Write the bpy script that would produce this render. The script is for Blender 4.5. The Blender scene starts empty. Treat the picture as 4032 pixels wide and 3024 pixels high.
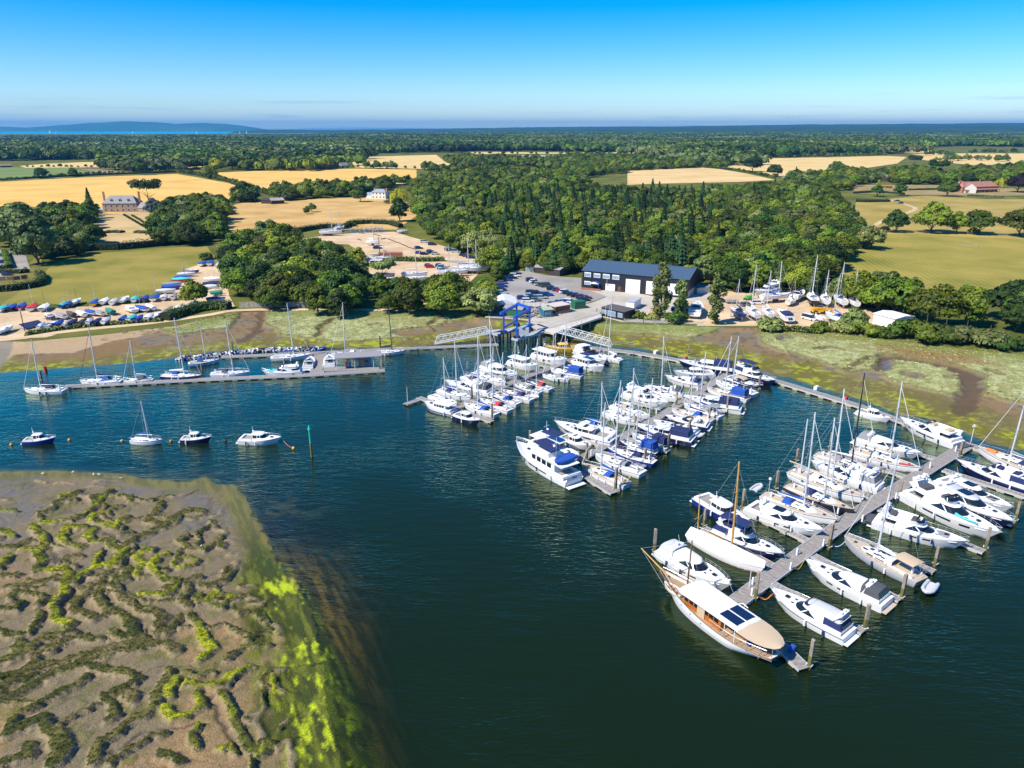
import bpy, math, random, time
import numpy as np
from mathutils import Vector, Matrix
random.seed(7); T0 = time.time()
scn = bpy.context.scene
COL = scn.collection
# ---------------------------------------------------------------- camera, sky, sun, exposure
CAM_H, F, Y0 = 60.0, 2870.0, 505.0
PITCH = math.atan((1512-Y0)/F)
cam_d = bpy.data.cameras.new('camera'); cam = bpy.data.objects.new('camera', cam_d); COL.objects.link(cam)
cam.location = (0, 0, CAM_H); cam.rotation_euler = (math.pi/2-PITCH, 0, 0)
cam_d.sensor_width = 36; cam_d.lens = F/4032*36; cam_d.clip_start = 0.5; cam_d.clip_end = 200000
scn.camera = cam
SUN_EL = math.radians(47); SH = math.atan2(0.51, 0.86)          # direction the shadows fall in
w = bpy.data.worlds.new('World'); scn.world = w; w.use_nodes = True
nt = w.node_tree; bg = nt.nodes['Background']
sky = nt.nodes.new('ShaderNodeTexSky'); sky.sky_type = 'NISHITA'; sky.sun_disc = False
sky.sun_elevation = SUN_EL; sky.sun_rotation = math.pi/2-(SH+math.pi); sky.altitude = 60; sky.air_density = 1.0; sky.dust_density = 0.0; sky.ozone_density = 6.0
hs = nt.nodes.new('ShaderNodeHueSaturation'); hs.inputs['Saturation'].default_value = 1.62; hs.inputs['Value'].default_value = 1.0
nt.links.new(sky.outputs[0], hs.inputs['Color']); tn = nt.nodes.new('ShaderNodeVectorMath'); tn.operation = 'MULTIPLY'; tn.inputs[1].default_value = (.94, 1.0, 1.18); nt.links.new(hs.outputs[0], tn.inputs[0])
tc_ = nt.nodes.new('ShaderNodeTexCoord'); mp_ = nt.nodes.new('ShaderNodeMapping'); mp_.inputs['Scale'].default_value = (3.2, 3.2, 95); mp_.inputs['Location'].default_value = (2.0, .3, 0); nt.links.new(tc_.outputs['Generated'], mp_.inputs['Vector'])
cn = nt.nodes.new('ShaderNodeTexNoise'); cn.inputs['Scale'].default_value = 1.6; cn.inputs['Detail'].default_value = 7; cn.inputs['Roughness'].default_value = .62; nt.links.new(mp_.outputs[0], cn.inputs['Vector'])
cr_ = nt.nodes.new('ShaderNodeMapRange'); cr_.inputs[1].default_value = .55; cr_.inputs[2].default_value = .72; cr_.inputs[4].default_value = .55; nt.links.new(cn.outputs[0], cr_.inputs[0])
sx_ = nt.nodes.new('ShaderNodeSeparateXYZ'); nt.links.new(tc_.outputs['Generated'], sx_.inputs[0]); bn = nt.nodes.new('ShaderNodeMapRange'); bn.interpolation_type = 'SMOOTHSTEP'; bn.inputs[1].default_value = .06; bn.inputs[2].default_value = .012; nt.links.new(sx_.outputs['Z'], bn.inputs[0])
ml_ = nt.nodes.new('ShaderNodeMath'); ml_.operation = 'MULTIPLY'; nt.links.new(cr_.outputs[0], ml_.inputs[0]); nt.links.new(bn.outputs[0], ml_.inputs[1])
cm_ = nt.nodes.new('ShaderNodeMix'); cm_.data_type = 'RGBA'; cm_.inputs[7].default_value = (2.6, 3.9, 6.2, 1); nt.links.new(ml_.outputs[0], cm_.inputs[0]); nt.links.new(tn.outputs[0], cm_.inputs[6]); nt.links.new(cm_.outputs[2], bg.inputs[0]); bg.inputs[1].default_value = 0.108
sun_d = bpy.data.lights.new('sun', 'SUN'); sun = bpy.data.objects.new('sun', sun_d); COL.objects.link(sun)
sun_d.energy = 5.0; sun_d.angle = math.radians(0.5); sun_d.color = (1.0, 0.93, 0.80)
sd = Vector((math.cos(SH)*math.cos(SUN_EL), math.sin(SH)*math.cos(SUN_EL), -math.sin(SUN_EL)))
sun.rotation_euler = sd.to_track_quat('-Z', 'Y').to_euler()
vs = scn.view_settings; scn.display_settings.display_device = 'sRGB'
vs.view_transform = 'Standard'; vs.look = 'None'; vs.exposure = 0.5; vs.gamma = 1.0; vs.use_curve_mapping = False
cy = scn.cycles; cy.max_bounces = 6; cy.diffuse_bounces = 2; cy.glossy_bounces = 3; cy.transparent_max_bounces = 12; cy.transmission_bounces = 4
cy.volume_bounces = 0; cy.use_denoising = True; cy.use_adaptive_sampling = True; cy.adaptive_threshold = 0.015
cy.caustics_reflective = False; cy.caustics_refractive = False; scn.render.use_persistent_data = False

# ---------------------------------------------------------------- picking ground points (4032 x 3024 photograph coordinates)
REG = dict(A=(2400,1700,900/2212),B=(3100,1500,932/2209),C=(2500,2000,1000/2212),D=(2000,1250,1100/2212),E=(1550,1150,950/2212),
 F=(0,1150,1600/2212),G=(1800,950,1100/2212),H=(0,950,1000/2212),I=(1100,800,1000/2212),J=(2800,950,1232/2212),K=(0,1800,1500/2033),
 L=(0,450,1400/2212),M=(1300,450,1400/2212),N=(2600,450,1432/2212),P=(3000,2000,800/2212),Q=(2250,1650,400/2212),R=(2500,1350,560/2212),
 S=(2000,1450,560/2212),T=(1650,1400,560/2212),U=(700,1200,900/2212),V=(2600,1150,900/1270),W=(3400,1500,632/1203),
 a=(1850,1150,600/1270),b=(2250,1000,600/1270),c=(0,1300,560/1270),d=(2020,1700,300/1270),e=(2980,480,1052/1270),f=(0,600,1000/1270),O=(0,0,1))
CT, ST = math.cos(PITCH), math.sin(PITCH)
def Z(t, x, y): r = REG[t]; return r[0]+x*r[2], r[1]+y*r[2]
def at(px, py, z=0.0):
    x = (px-2016)/F; y = -(py-1512)/F
    d = (x, CT+y*ST, -ST+y*CT); k = (z-CAM_H)/d[2]
    return Vector((d[0]*k, d[1]*k, z))
def pt(t, x, y, z=0.0): return at(*Z(t, x, y), z)
def top_z(g, py):
    "height at which a point above ground point g is seen on picture row py"
    k = (1512-py)/F
    return CAM_H+g[1]*(k*CT-ST)/(CT+k*ST)
def px_per_m(g): return F/(g[1]*CT-(g[2]-CAM_H)*ST)

# ---------------------------------------------------------------- noise in numpy
_rs = np.random.RandomState(5); _G = _rs.rand(256, 256)
def vnoise(x, y, s=1.0, o=0.0):
    x = x/s+o*17.3+1000; y = y/s+o*31.7+1000
    xi = np.floor(x).astype(int); yi = np.floor(y).astype(int); fx = x-xi; fy = y-yi
    fx = fx*fx*(3-2*fx); fy = fy*fy*(3-2*fy)
    g = lambda a, b: _G[a & 255, b & 255]
    return (g(xi, yi)*(1-fx)+g(xi+1, yi)*fx)*(1-fy)+(g(xi, yi+1)*(1-fx)+g(xi+1, yi+1)*fx)*fy
def fbm(x, y, s, o=0.0, n=4):
    v = 0; a = 0.5; t = 0
    for i in range(n): v = v+a*vnoise(x, y, s/2**i, o+i); t += a; a *= 0.5
    return v/t
def seg_dist(x, y, poly, closed=False):
    "distance to a polyline, arrays in, array out"
    best = np.full(x.shape, 1e9)
    P_ = list(poly)+([poly[0]] if closed else [])
    for (ax, ay), (bx, by) in zip(P_[:-1], P_[1:]):
        dx, dy = bx-ax, by-ay; L2 = dx*dx+dy*dy+1e-9
        t = np.clip(((x-ax)*dx+(y-ay)*dy)/L2, 0, 1)
        best = np.minimum(best, (x-ax-t*dx)**2+(y-ay-t*dy)**2)
    return np.sqrt(best)
def inside(x, y, poly):
    c = np.zeros(np.shape(x), bool); n = len(poly)
    for i in range(n):
        (ax, ay), (bx, by) = poly[i], poly[(i+1) % n]
        if ay == by: continue
        m = ((ay > y) != (by > y)) & (x < (bx-ax)*(y-ay)/(by-ay)+ax)
        c ^= m
    return c
def sstep(a, b, v): t = np.clip((v-a)/(b-a), 0, 1); return t*t*(3-2*t)
def gp(t, pts, z=0.0): return [tuple(pt(t, *p, z)[:2]) for p in pts]

# ---------------------------------------------------------------- materials
MATS = {}
def mat(name, col, rough=0.6, metal=0.0, spec=0.5, bump=0.0, bscale=20.0, var=0.0, vscale=1.0, coat=0.0, objvar=0.0, alpha=None):
    if name in MATS: return MATS[name]
    m = bpy.data.materials.new(name); m.use_nodes = True; MATS[name] = m
    n = m.node_tree.nodes; l = m.node_tree.links; b = n['Principled BSDF']
    b.inputs['Base Color'].default_value = (*col, 1); b.inputs['Roughness'].default_value = rough; b.inputs['Metallic'].default_value = metal
    b.inputs['Specular IOR Level'].default_value = spec; b.inputs['Coat Weight'].default_value = coat
    src = None
    if var > 0:
        tc = n.new('ShaderNodeNewGeometry'); no = n.new('ShaderNodeTexNoise'); no.inputs['Scale'].default_value = vscale; no.inputs['Detail'].default_value = 5
        l.new(tc.outputs['Position'], no.inputs['Vector'])
        mr = n.new('ShaderNodeMapRange'); mr.inputs[1].default_value = 0.3; mr.inputs[2].default_value = 0.7; mr.inputs[3].default_value = 1-var; mr.inputs[4].default_value = 1+var
        l.new(no.outputs[0], mr.inputs[0])
        mx = n.new('ShaderNodeVectorMath'); mx.operation = 'SCALE'; mx.inputs[0].default_value = col; l.new(mr.outputs[0], mx.inputs['Scale'])
        l.new(mx.outputs[0], b.inputs['Base Color']); src = mx
    if bump > 0:
        tc = n.new('ShaderNodeNewGeometry'); no = n.new('ShaderNodeTexNoise'); no.inputs['Scale'].default_value = bscale; no.inputs['Detail'].default_value = 4
        l.new(tc.outputs['Position'], no.inputs['Vector']); bp = n.new('ShaderNodeBump'); bp.inputs['Strength'].default_value = bump; bp.inputs['Distance'].default_value = 0.1
        l.new(no.outputs[0], bp.inputs['Height']); l.new(bp.outputs[0], b.inputs['Normal'])
    return m
def field_mat(name, c1, c2, s=0.02, stripe=0.0, ang=0.0, period=6.0, rough=0.95, fine=3.0):
    "two-colour ground with broad and fine variation and, if asked, faint tramlines"
    if name in MATS: return MATS[name]
    m = bpy.data.materials.new(name); m.use_nodes = True; MATS[name] = m
    n = m.node_tree.nodes; l = m.node_tree.links; b = n['Principled BSDF']; b.inputs['Roughness'].default_value = rough; b.inputs['Specular IOR Level'].default_value = 0.1
    g = n.new('ShaderNodeNewGeometry')
    a = n.new('ShaderNodeTexNoise'); a.inputs['Scale'].default_value = s; a.inputs['Detail'].default_value = 7; a.inputs['Roughness'].default_value = 0.6; l.new(g.outputs['Position'], a.inputs['Vector'])
    c = n.new('ShaderNodeTexNoise'); c.inputs['Scale'].default_value = fine; c.inputs['Detail'].default_value = 3; l.new(g.outputs['Position'], c.inputs['Vector'])
    ad = n.new('ShaderNodeMath'); ad.operation = 'MULTIPLY_ADD'; ad.inputs[1].default_value = 0.35; l.new(c.outputs[0], ad.inputs[0]); l.new(a.outputs[0], ad.inputs[2])
    last = ad.outputs[0]
    if stripe > 0:
        vr = n.new('ShaderNodeVectorRotate'); vr.rotation_type = 'Z_AXIS'; vr.inputs['Angle'].default_value = ang; l.new(g.outputs['Position'], vr.inputs['Vector'])
        wv = n.new('ShaderNodeTexWave'); wv.inputs['Scale'].default_value = 0.314/period*2; wv.inputs['Distortion'].default_value = 1.2; wv.inputs['Detail'].default_value = 2; wv.inputs['Detail Scale'].default_value = .3
        l.new(vr.outputs[0], wv.inputs['Vector'])
        ad2 = n.new('ShaderNodeMath'); ad2.operation = 'MULTIPLY_ADD'; ad2.inputs[1].default_value = stripe; l.new(wv.outputs['Fac'], ad2.inputs[0]); l.new(last, ad2.inputs[2]); last = ad2.outputs[0]
    cr = n.new('ShaderNodeValToRGB'); cr.color_ramp.elements[0].position = 0.5; cr.color_ramp.elements[1].position = 0.85
    cr.color_ramp.elements[0].color = (*c1, 1); cr.color_ramp.elements[1].color = (*c2, 1); l.new(last, cr.inputs[0]); l.new(cr.outputs[0], b.inputs['Base Color'])
    return m

# ---------------------------------------------------------------- mesh helpers
def link(name, me, parent=None, m=None):
    o = bpy.data.objects.new(name, me); COL.objects.link(o)
    if parent is not None: o.parent = parent
    if m is not None and me is not None: me.materials.append(m)
    return o
def tag(o, label, cat, group=None, kind=None):
    if label: o['label'] = label
    if cat: o['category'] = cat
    if group: o['group'] = group
    if kind: o['kind'] = kind
    return o
def empty(name, loc=(0, 0, 0), rz=0.0):
    o = bpy.data.objects.new(name, None); COL.objects.link(o); o.location = loc; o.rotation_euler = (0, 0, rz); o.empty_display_size = 0.3
    return o
def copy_tree(o, parent=None):
    c = o.copy(); COL.objects.link(c); c.parent = parent
    for ch in o.children: copy_tree(ch, c)
    return c
class MB:
    def __init__(s): s.v = []; s.f = []
    def add(s, vs, fs):
        n = len(s.v); s.v += [tuple(p) for p in vs]; s.f += [tuple(i+n for i in f) for f in fs]; return s
    def box(s, x0, x1, y0, y1, z0, z1):
        v = [(x, y, z) for z in (z0, z1) for y in (y0, y1) for x in (x0, x1)]
        return s.add(v, [(0, 2, 3, 1), (4, 5, 7, 6), (0, 1, 5, 4), (2, 6, 7, 3), (0, 4, 6, 2), (1, 3, 7, 5)])
    def bar(s, p, q, w, h):
        p = Vector(p); q = Vector(q); d = (q-p).normalized(); up = Vector((0, 0, 1)) if abs(d.z) < 0.95 else Vector((1, 0, 0))
        a = d.cross(up).normalized()*w/2; b = a.cross(d).normalized()*h/2
        v = [c+sx*a+sy*b for c in (p, q) for sx, sy in ((-1, -1), (1, -1), (1, 1), (-1, 1))]
        return s.add(v, [(0, 1, 2, 3), (7, 6, 5, 4), (0, 4, 5, 1), (1, 5, 6, 2), (2, 6, 7, 3), (3, 7, 4, 0)])
    def tube(s, pts, r, n=6, r2=None):
        pts = [Vector(p) for p in pts]; rings = []
        for i, p in enumerate(pts):
            d = (pts[min(i+1, len(pts)-1)]-pts[max(i-1, 0)]).normalized()
            up = Vector((0, 0, 1)) if abs(d.z) < 0.9 else Vector((1, 0, 0))
            a = d.cross(up).normalized(); b = a.cross(d)
            rr = r if r2 is None else r+(r2-r)*i/(len(pts)-1)
            rings.append([p+rr*(math.cos(k*2*math.pi/n)*a+math.sin(k*2*math.pi/n)*b) for k in range(n)])
        return s.loft(rings, True, True, True)
    def loft(s, rings, closed=True, cap0=False, cap1=False):
        n = len(rings[0]); v = [p for r in rings for p in r]; f = []
        for i in range(len(rings)-1):
            for k in range(n if closed else n-1):
                k2 = (k+1) % n; f.append((i*n+k, i*n+k2, (i+1)*n+k2, (i+1)*n+k))
        if cap0: f.append(tuple(range(n-1, -1, -1)))
        if cap1: f.append(tuple((len(rings)-1)*n+k for k in range(n)))
        return s.add(v, f)
    def prism(s, poly, z0, z1):
        return s.loft([[(x, y, z0) for x, y in poly], [(x, y, z1) for x, y in poly]], True, True, True)
    def sphere(s, c, r, n=8, sz=1.0):
        rings = []
        for i in range(1, n//2+1):
            a = math.pi*i/(n//2+1); rings.append([(c[0]+r*math.sin(a)*math.cos(k*2*math.pi/n), c[1]+r*math.sin(a)*math.sin(k*2*math.pi/n), c[2]+r*sz*math.cos(a)) for k in range(n)])
        return s.loft(rings, True, True, True)
    def mesh(s, name):
        me = bpy.data.meshes.new(name); me.from_pydata(s.v, [], s.f); me.update(); return me
    def build(s, name, m, parent=None, smooth=0, label=None):
        me = s.mesh(name)
        import bmesh
        bm = bmesh.new(); bm.from_mesh(me); bmesh.ops.recalc_face_normals(bm, faces=bm.faces); bm.to_mesh(me); bm.free()
        if smooth:
            me.polygons.foreach_set('use_smooth', [True]*len(me.polygons)); me.set_sharp_from_angle(angle=math.radians(smooth))
        o = link(name, me, parent, m)
        if label: o['label'] = label
        return o
def np_mesh(name, V, Fq, m=None, smooth=False, cols=None, attrs=None, parent=None):
    "fast mesh from numpy verts and an (n,k) index array"
    me = bpy.data.meshes.new(name); nv = len(V); nf, k = Fq.shape
    me.vertices.add(nv); me.vertices.foreach_set('co', np.asarray(V, np.float32).ravel())
    me.loops.add(nf*k); me.loops.foreach_set('vertex_index', np.asarray(Fq, np.int32).ravel())
    me.polygons.add(nf); me.polygons.foreach_set('loop_start', np.arange(nf, dtype=np.int32)*k)
    me.update(calc_edges=True)
    if smooth: me.polygons.foreach_set('use_smooth', np.ones(nf, bool))
    if cols is not None:
        a = me.color_attributes.new('tint', 'FLOAT_COLOR', 'POINT'); c = np.ones((nv, 4), np.float32); c[:, :3] = cols; a.data.foreach_set('color', c.ravel())
    for kx, (dom, arr) in (attrs or {}).items():
        a = me.attributes.new(kx, 'FLOAT', dom); a.data.foreach_set('value', np.asarray(arr, np.float32).ravel())
    me.update()
    if m is not None: me.materials.append(m)
    return me
def grid_faces(nx, ny):
    i = np.arange(nx-1)[None, :]+np.arange(ny-1)[:, None]*nx
    return np.stack([i, i+1, i+1+nx, i+nx], -1).reshape(-1, 4)
def sheet(name, poly, z, m, kind='structure'):
    "a flat sheet from a list of ground points"
    me = bpy.data.meshes.new(name); me.from_pydata([(p[0], p[1], z) for p in poly], [], [tuple(range(len(poly)))]); me.update()
    if me.polygons[0].normal.z < 0:
        me.flip_normals()
    return tag(link(name, me, None, m), None, None, None, kind)
# ================================================================ THE SETTING
GZ = 2.0
def tint_mat(name, rough=0.9, fine=6.0, amt=0.45, bump=0.8, bscale=5.0, spec=0.2):
    m = bpy.data.materials.new(name); m.use_nodes = True; n = m.node_tree.nodes; l = m.node_tree.links; b = n['Principled BSDF']
    b.inputs['Roughness'].default_value = rough; b.inputs['Specular IOR Level'].default_value = spec
    at_ = n.new('ShaderNodeAttribute'); at_.attribute_name = 'tint'; g = n.new('ShaderNodeNewGeometry')
    no = n.new('ShaderNodeTexNoise'); no.inputs['Scale'].default_value = fine; no.inputs['Detail'].default_value = 6; no.inputs['Roughness'].default_value = 0.7; l.new(g.outputs['Position'], no.inputs['Vector'])
    mr = n.new('ShaderNodeMapRange'); mr.inputs[1].default_value = 0.3; mr.inputs[2].default_value = 0.7; mr.inputs[3].default_value = 1-amt; mr.inputs[4].default_value = 1+amt; l.new(no.outputs[0], mr.inputs[0])
    vm = n.new('ShaderNodeVectorMath'); vm.operation = 'SCALE'; l.new(at_.outputs['Color'], vm.inputs[0]); l.new(mr.outputs[0], vm.inputs['Scale']); l.new(vm.outputs[0], b.inputs['Base Color'])
    n2 = n.new('ShaderNodeTexNoise'); n2.inputs['Scale'].default_value = bscale; n2.inputs['Detail'].default_value = 5; l.new(g.outputs['Position'], n2.inputs['Vector'])
    bp = n.new('ShaderNodeBump'); bp.inputs['Strength'].default_value = bump; bp.inputs['Distance'].default_value = 0.15; l.new(n2.outputs[0], bp.inputs['Height']); l.new(bp.outputs[0], b.inputs['Normal'])
    ra = n.new('ShaderNodeAttribute'); ra.attribute_name = 'wet'
    rr = n.new('ShaderNodeMapRange'); rr.inputs[3].default_value = rough; rr.inputs[4].default_value = 0.32; l.new(ra.outputs['Fac'], rr.inputs[0]); l.new(rr.outputs[0], b.inputs['Roughness'])
    return m
MUDM = tint_mat('mud_and_marsh')

# ---- foreground marsh: exposed shore line, then the weed edge under water
SHORE = gp('O', [(-900,1840),(0,1862),(250,1858),(480,1870),(600,1893),(760,1912),(800,1888),(830,1925),(905,1925),(940,2010),(985,2080),(1030,2170),(1090,2270),(1150,2360),
                 (1190,2430),(1225,2540),(1240,2590),(1250,2680),(1265,2780),(1290,2900),(1320,3024),(1360,3300),(1380,3700)])+[(-60, 20), (-260, 20)]
RIDGES = [(30,1,[(600,190),(520,235),(515,270),(440,320),(370,345),(250,355)]),(20,1,[(640,215),(710,215),(700,240)]),(28,1,[(590,300),(500,320),(490,350),(560,365),(600,385),(640,345),(690,325)]),
(42,2,[(1075,300),(1000,290),(940,340),(880,370),(820,400),(740,430),(680,460)]),(28,2,[(870,250),(850,290),(800,320),(790,345),(830,360)]),
(38,1,[(200,370),(160,400),(230,420),(250,470),(210,520),(230,560),(190,600),(200,620),(330,615),(370,640),(360,690),(350,730),(300,790),(290,830),(310,880),(370,900)]),
(36,1,[(450,380),(350,380),(335,430),(370,480),(430,490)]),(38,1,[(500,390),(470,420),(500,460),(600,450),(600,480),(680,500),(640,540),(610,580),(520,600),(430,640),(400,680)]),
(28,2,[(430,540),(350,550),(320,580),(400,600)]),(24,1,[(550,510),(520,560),(500,590)]),(34,2,[(680,610),(620,610),(560,640),(520,690),(440,710)]),
(46,3,[(680,610),(670,660),(600,690),(540,710),(520,760),(560,800),(620,850),(700,880),(720,940),(740,970),(640,960),(620,940)]),(36,2,[(480,740),(400,780),(390,820),(460,850),(500,880),(560,860),(600,830)]),
(44,2,[(620,700),(640,740),(700,800),(760,820),(830,830),(870,870),(840,910)]),(36,2,[(960,870),(930,930),(840,940)]),(38,1,[(820,500),(760,510),(730,540),(770,570),(740,640)]),
(36,1,[(900,530),(840,540),(810,590),(850,640),(880,660),(950,670),(900,740),(760,740)]),(36,2,[(950,670),(920,700),(880,700)]),(20,1,[(1070,560),(1000,545),(920,560),(930,590),(1000,595),(1060,570)]),
(34,2,[(1060,650),(1010,680),(1020,720),(960,760),(990,800)]),(36,1,[(1080,740),(1050,750),(1060,780),(1110,770),(1170,730)]),(24,1,[(1130,790),(1190,800),(1240,750)]),(24,2,[(1250,560),(1255,600),(1210,660),(1130,690),(1080,680)]),
(46,1,[(1020,850),(1060,900),(1080,960),(1110,1000),(1130,1040),(1080,1090)]),(34,3,[(1390,830),(1430,880),(1440,930),(1380,950),(1320,980)]),(28,2,[(1420,700),(1440,740),(1400,790),(1330,790)]),
(36,3,[(0,930),(60,960),(120,960)]),(36,3,[(370,900),(380,950),(290,970),(220,1000),(180,1040),(120,990)]),(38,2,[(540,970),(400,990),(320,1010),(280,1040)]),(50,3,[(0,1110),(60,1090),(130,1060),(100,1030)]),
(50,2,[(-80,1270),(0,1240),(60,1200),(140,1160),(220,1130),(340,1100),(450,1070),(560,1040),(680,1010),(800,1000),(900,1000),(940,1040)]),(44,3,[(-80,1360),(0,1310),(80,1270),(160,1230),(230,1190),(330,1150),(460,1130),(560,1140),(690,1160),(740,1190),(700,1230),(620,1260),(560,1290)]),
(40,3,[(30,1490),(50,1430),(110,1380),(200,1340),(300,1280),(400,1230),(480,1180)]),(50,3,[(900,1160),(890,1220),(850,1270),(830,1340),(780,1390),(700,1420),(640,1470),(560,1510),(520,1580),(500,1640)]),
(70,3,[(70,1470),(140,1440),(230,1400),(250,1470),(300,1500),(330,1570),(300,1640)]),(60,3,[(0,1640),(150,1600),(160,1560)]),(40,3,[(580,1400),(620,1380),(560,1290)]),(34,1,[(940,1200),(910,1260),(900,1300)]),
(36,1,[(1000,1220),(1080,1240),(1160,1230),(1250,1180),(1350,1140)]),(40,1,[(1080,1240),(1060,1290),(1090,1350),(1030,1380),(940,1390),(880,1360)]),(40,1,[(1180,1260),(1220,1350),(1250,1430),(1290,1480),(1340,1550),(1400,1590),(1430,1550)]),
(24,1,[(1450,1180),(1470,1250),(1520,1260)]),(24,2,[(1560,1320),(1550,1400),(1500,1460)]),(14,3,[(1440,1200),(1410,1290),(1440,1350)]),(40,3,[(860,1590),(940,1600),(980,1640)]),(34,1,[(1060,1450),(1030,1500),(1060,1550)]),
(36,1,[(1170,1560),(1230,1530),(1260,1580)]),(36,2,[(1480,1560),(1530,1530),(1560,1590),(1540,1640)]),(30,1,[(1620,1530),(1660,1560),(1640,1620)]),(34,1,[(1190,480),(1230,450),(1290,450)]),(36,1,[(1230,520),(1290,520)]),
(30,2,[(1290,590),(1360,590)]),(36,1,[(1480,900),(1530,910),(1490,940)]),(30,2,[(1480,790),(1530,790)]),(24,2,[(1290,690),(1360,690),(1420,700)]),(30,1,[(0,570),(60,540),(0,600)]),(34,2,[(20,640),(90,640)]),
(30,2,[(40,700),(150,690),(250,670),(330,650)]),(40,3,[(60,760),(120,720),(200,740),(240,770),(200,800)]),(30,3,[(0,820),(80,830),(110,790)]),(30,3,[(200,850),(180,900),(170,940)]),(24,1,[(0,440),(60,430),(0,400)]),
(34,2,[(20,490),(90,480),(150,450)]),(30,1,[(120,500),(200,490),(240,500)]),(14,1,[(0,290),(90,300)]),(16,1,[(330,215),(390,200)]),(14,2,[(210,310),(240,340)]),(22,2,[(380,240),(420,230)]),(30,3,[(560,1290),(640,1250),(700,1230)]),
(44,2,[(860,1000),(700,1040),(560,1080),(420,1110)]),(22,2,[(1000,420),(950,450),(1010,500),(1100,505),(1170,460),(1200,400),(1120,350)]),(20,2,[(1250,820),(1300,850),(1340,830)]),(30,3,[(1200,1100),(1300,1030),(1420,1010)]),
(26,2,[(640,270),(600,290),(590,310)]),(22,2,[(660,380),(640,420),(700,400)]),(18,2,[(480,690),(440,760),(400,800)]),(26,3,[(200,1010),(260,960),(330,960)]),(26,2,[(600,1640),(700,1560),(820,1500),(900,1480)]),(20,3,[(980,1170),(1060,1190),(1160,1170)])]
CHANNELS = [(9,[(2300,960),(1900,1050),(1700,1100),(1470,1125),(1430,1105),(1060,1170),(1030,1110),(900,1110),(760,1140),(600,1110),(400,1100)]),(30,[(250,400),(290,480),(300,560),(390,640),(400,720),(330,830),(340,870),(420,960)]),
 (30,[(720,470),(690,560),(700,640),(580,720),(580,780),(680,850),(750,900),(780,960),(950,960)]),(24,[(1360,1140),(1180,1250),(1130,1290),(1150,1400),(1290,1550),(1400,1610),(1450,1540),(1600,1480)]),
 (22,[(380,640),(460,600),(600,600)]),(20,[(900,480),(700,480),(560,400)]),(24,[(-40,1270),(200,1165),(420,1110),(600,1110)]),(20,[(640,1640),(600,1560),(760,1470),(860,1440),(1110,1420)])]
def loc_scale(x, y): a = pt('K', x, y, .3); b = pt('K', x+10, y, .3); return (b-a).length/10
def ridge_fields(X, Y):
    H = np.zeros(X.shape); kind = np.zeros(X.shape)
    wx = X+.75*(fbm(X, Y, 2.6, 1)-.5)*2+.30*(vnoise(X, Y, .5, 9)-.5); wy = Y+.75*(fbm(X, Y, 2.6, 2)-.5)*2+.30*(vnoise(X, Y, .5, 11)-.5)
    for wd, kd, pl in RIDGES:
        P_ = gp('K', pl, .3); sc = np.mean([loc_scale(*p) for p in pl]); r = wd*sc*.64
        xs = [p[0] for p in P_]; ys = [p[1] for p in P_]; m = (X > min(xs)-r*2-3) & (X < max(xs)+r*2+3) & (Y > min(ys)-r*2-3) & (Y < max(ys)+r*2+3)
        if not m.any(): continue
        d = seg_dist(wx[m], wy[m], P_); h = 1-sstep(r*.70, r*1.5, d); h *= .85+.15*(1-np.clip(d/r, 0, 1)**2)
        Hm = H[m]; km = kind[m]; up = h > Hm; Hm[up] = h[up]; km[up] = kd; H[m] = Hm; kind[m] = km
    nz = np.abs(fbm(wx*.7, wy, 7.0, 101, 2)-.5); hx = (1-sstep(.010, .040, nz))*sstep(.30, .42, fbm(X, Y, 12, 103))*(H < .05)*.93; kind = np.where((hx > .3) & (H < .05), 2+(fbm(X, Y, 9, 105) > .5), kind); H = np.maximum(H, hx)
    C = np.zeros(X.shape)
    for wd, pl in CHANNELS:
        P_ = gp('K', pl, .3); sc = np.mean([loc_scale(*p) for p in pl if p[0] > -100 and p[1] > 0]); r = wd*sc*.5
        xs = [p[0] for p in P_]; ys = [p[1] for p in P_]; m = (X > min(xs)-r-3) & (X < max(xs)+r+3) & (Y > min(ys)-r-3) & (Y < max(ys)+r+3)
        if not m.any(): continue
        d = seg_dist(wx[m], wy[m], P_); C[m] = np.maximum(C[m], 1-sstep(r*.5, r*1.4, d))
    return H, kind, C
SHOAL = gp('O', [(-900,1800),(300,1835),(600,1848),(800,1832),(1000,1850),(1180,1900),(1290,1980),(1370,2100),(1440,2250),(1485,2400),(1475,2560),(1505,2750),(1560,3024),(1640,3300),(1760,3700)])+[(-40, 20), (-260, 20)]
def marsh_bed(X, Y):
    "height of the near bed; positive where the mud stands clear of the water"
    d = seg_dist(X, Y, SHORE, True); s = np.where(inside(X, Y, SHORE), d, -d)+1.6*(fbm(X, Y, 9, 4)-.5)
    d2 = seg_dist(X, Y, SHOAL, True); d2 = np.where(inside(X, Y, SHOAL), d2, 0)+.01; q = np.clip(-s, 0, 99); k = q/(q+d2)
    deep = np.where(inside(X, Y, SHOAL), 0, seg_dist(X, Y, SHOAL, True))
    return s, np.where(s > 0, .06+.24*sstep(0, 10, s), .06-.85*k**1.35-deep*.4)
MX = np.arange(-104, 12, .19); MY = np.arange(46, 131, .19)
X, Y = np.meshgrid(MX, MY)
S_, B_ = marsh_bed(X, Y)
H_, K_, C_ = ridge_fields(X, Y)
H_ *= sstep(1.5, 5.5, S_)
lump = fbm(X, Y, .7, 21, 3)
ZB = B_+H_*(.62+.5*(lump-.5))-C_*.22*(1-H_)+.05*(fbm(X, Y, 1.2, 13)-.5)*2
def mixc(c, c2, f): f = f[..., None]; return c*(1-f)+np.array(c2)*f
big = fbm(X, Y, 14, 31); med = fbm(X, Y, 3, 33); sml = fbm(X, Y, .8, 35)
col = np.zeros(X.shape+(3,))+np.array((.180, .142, .085))
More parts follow.
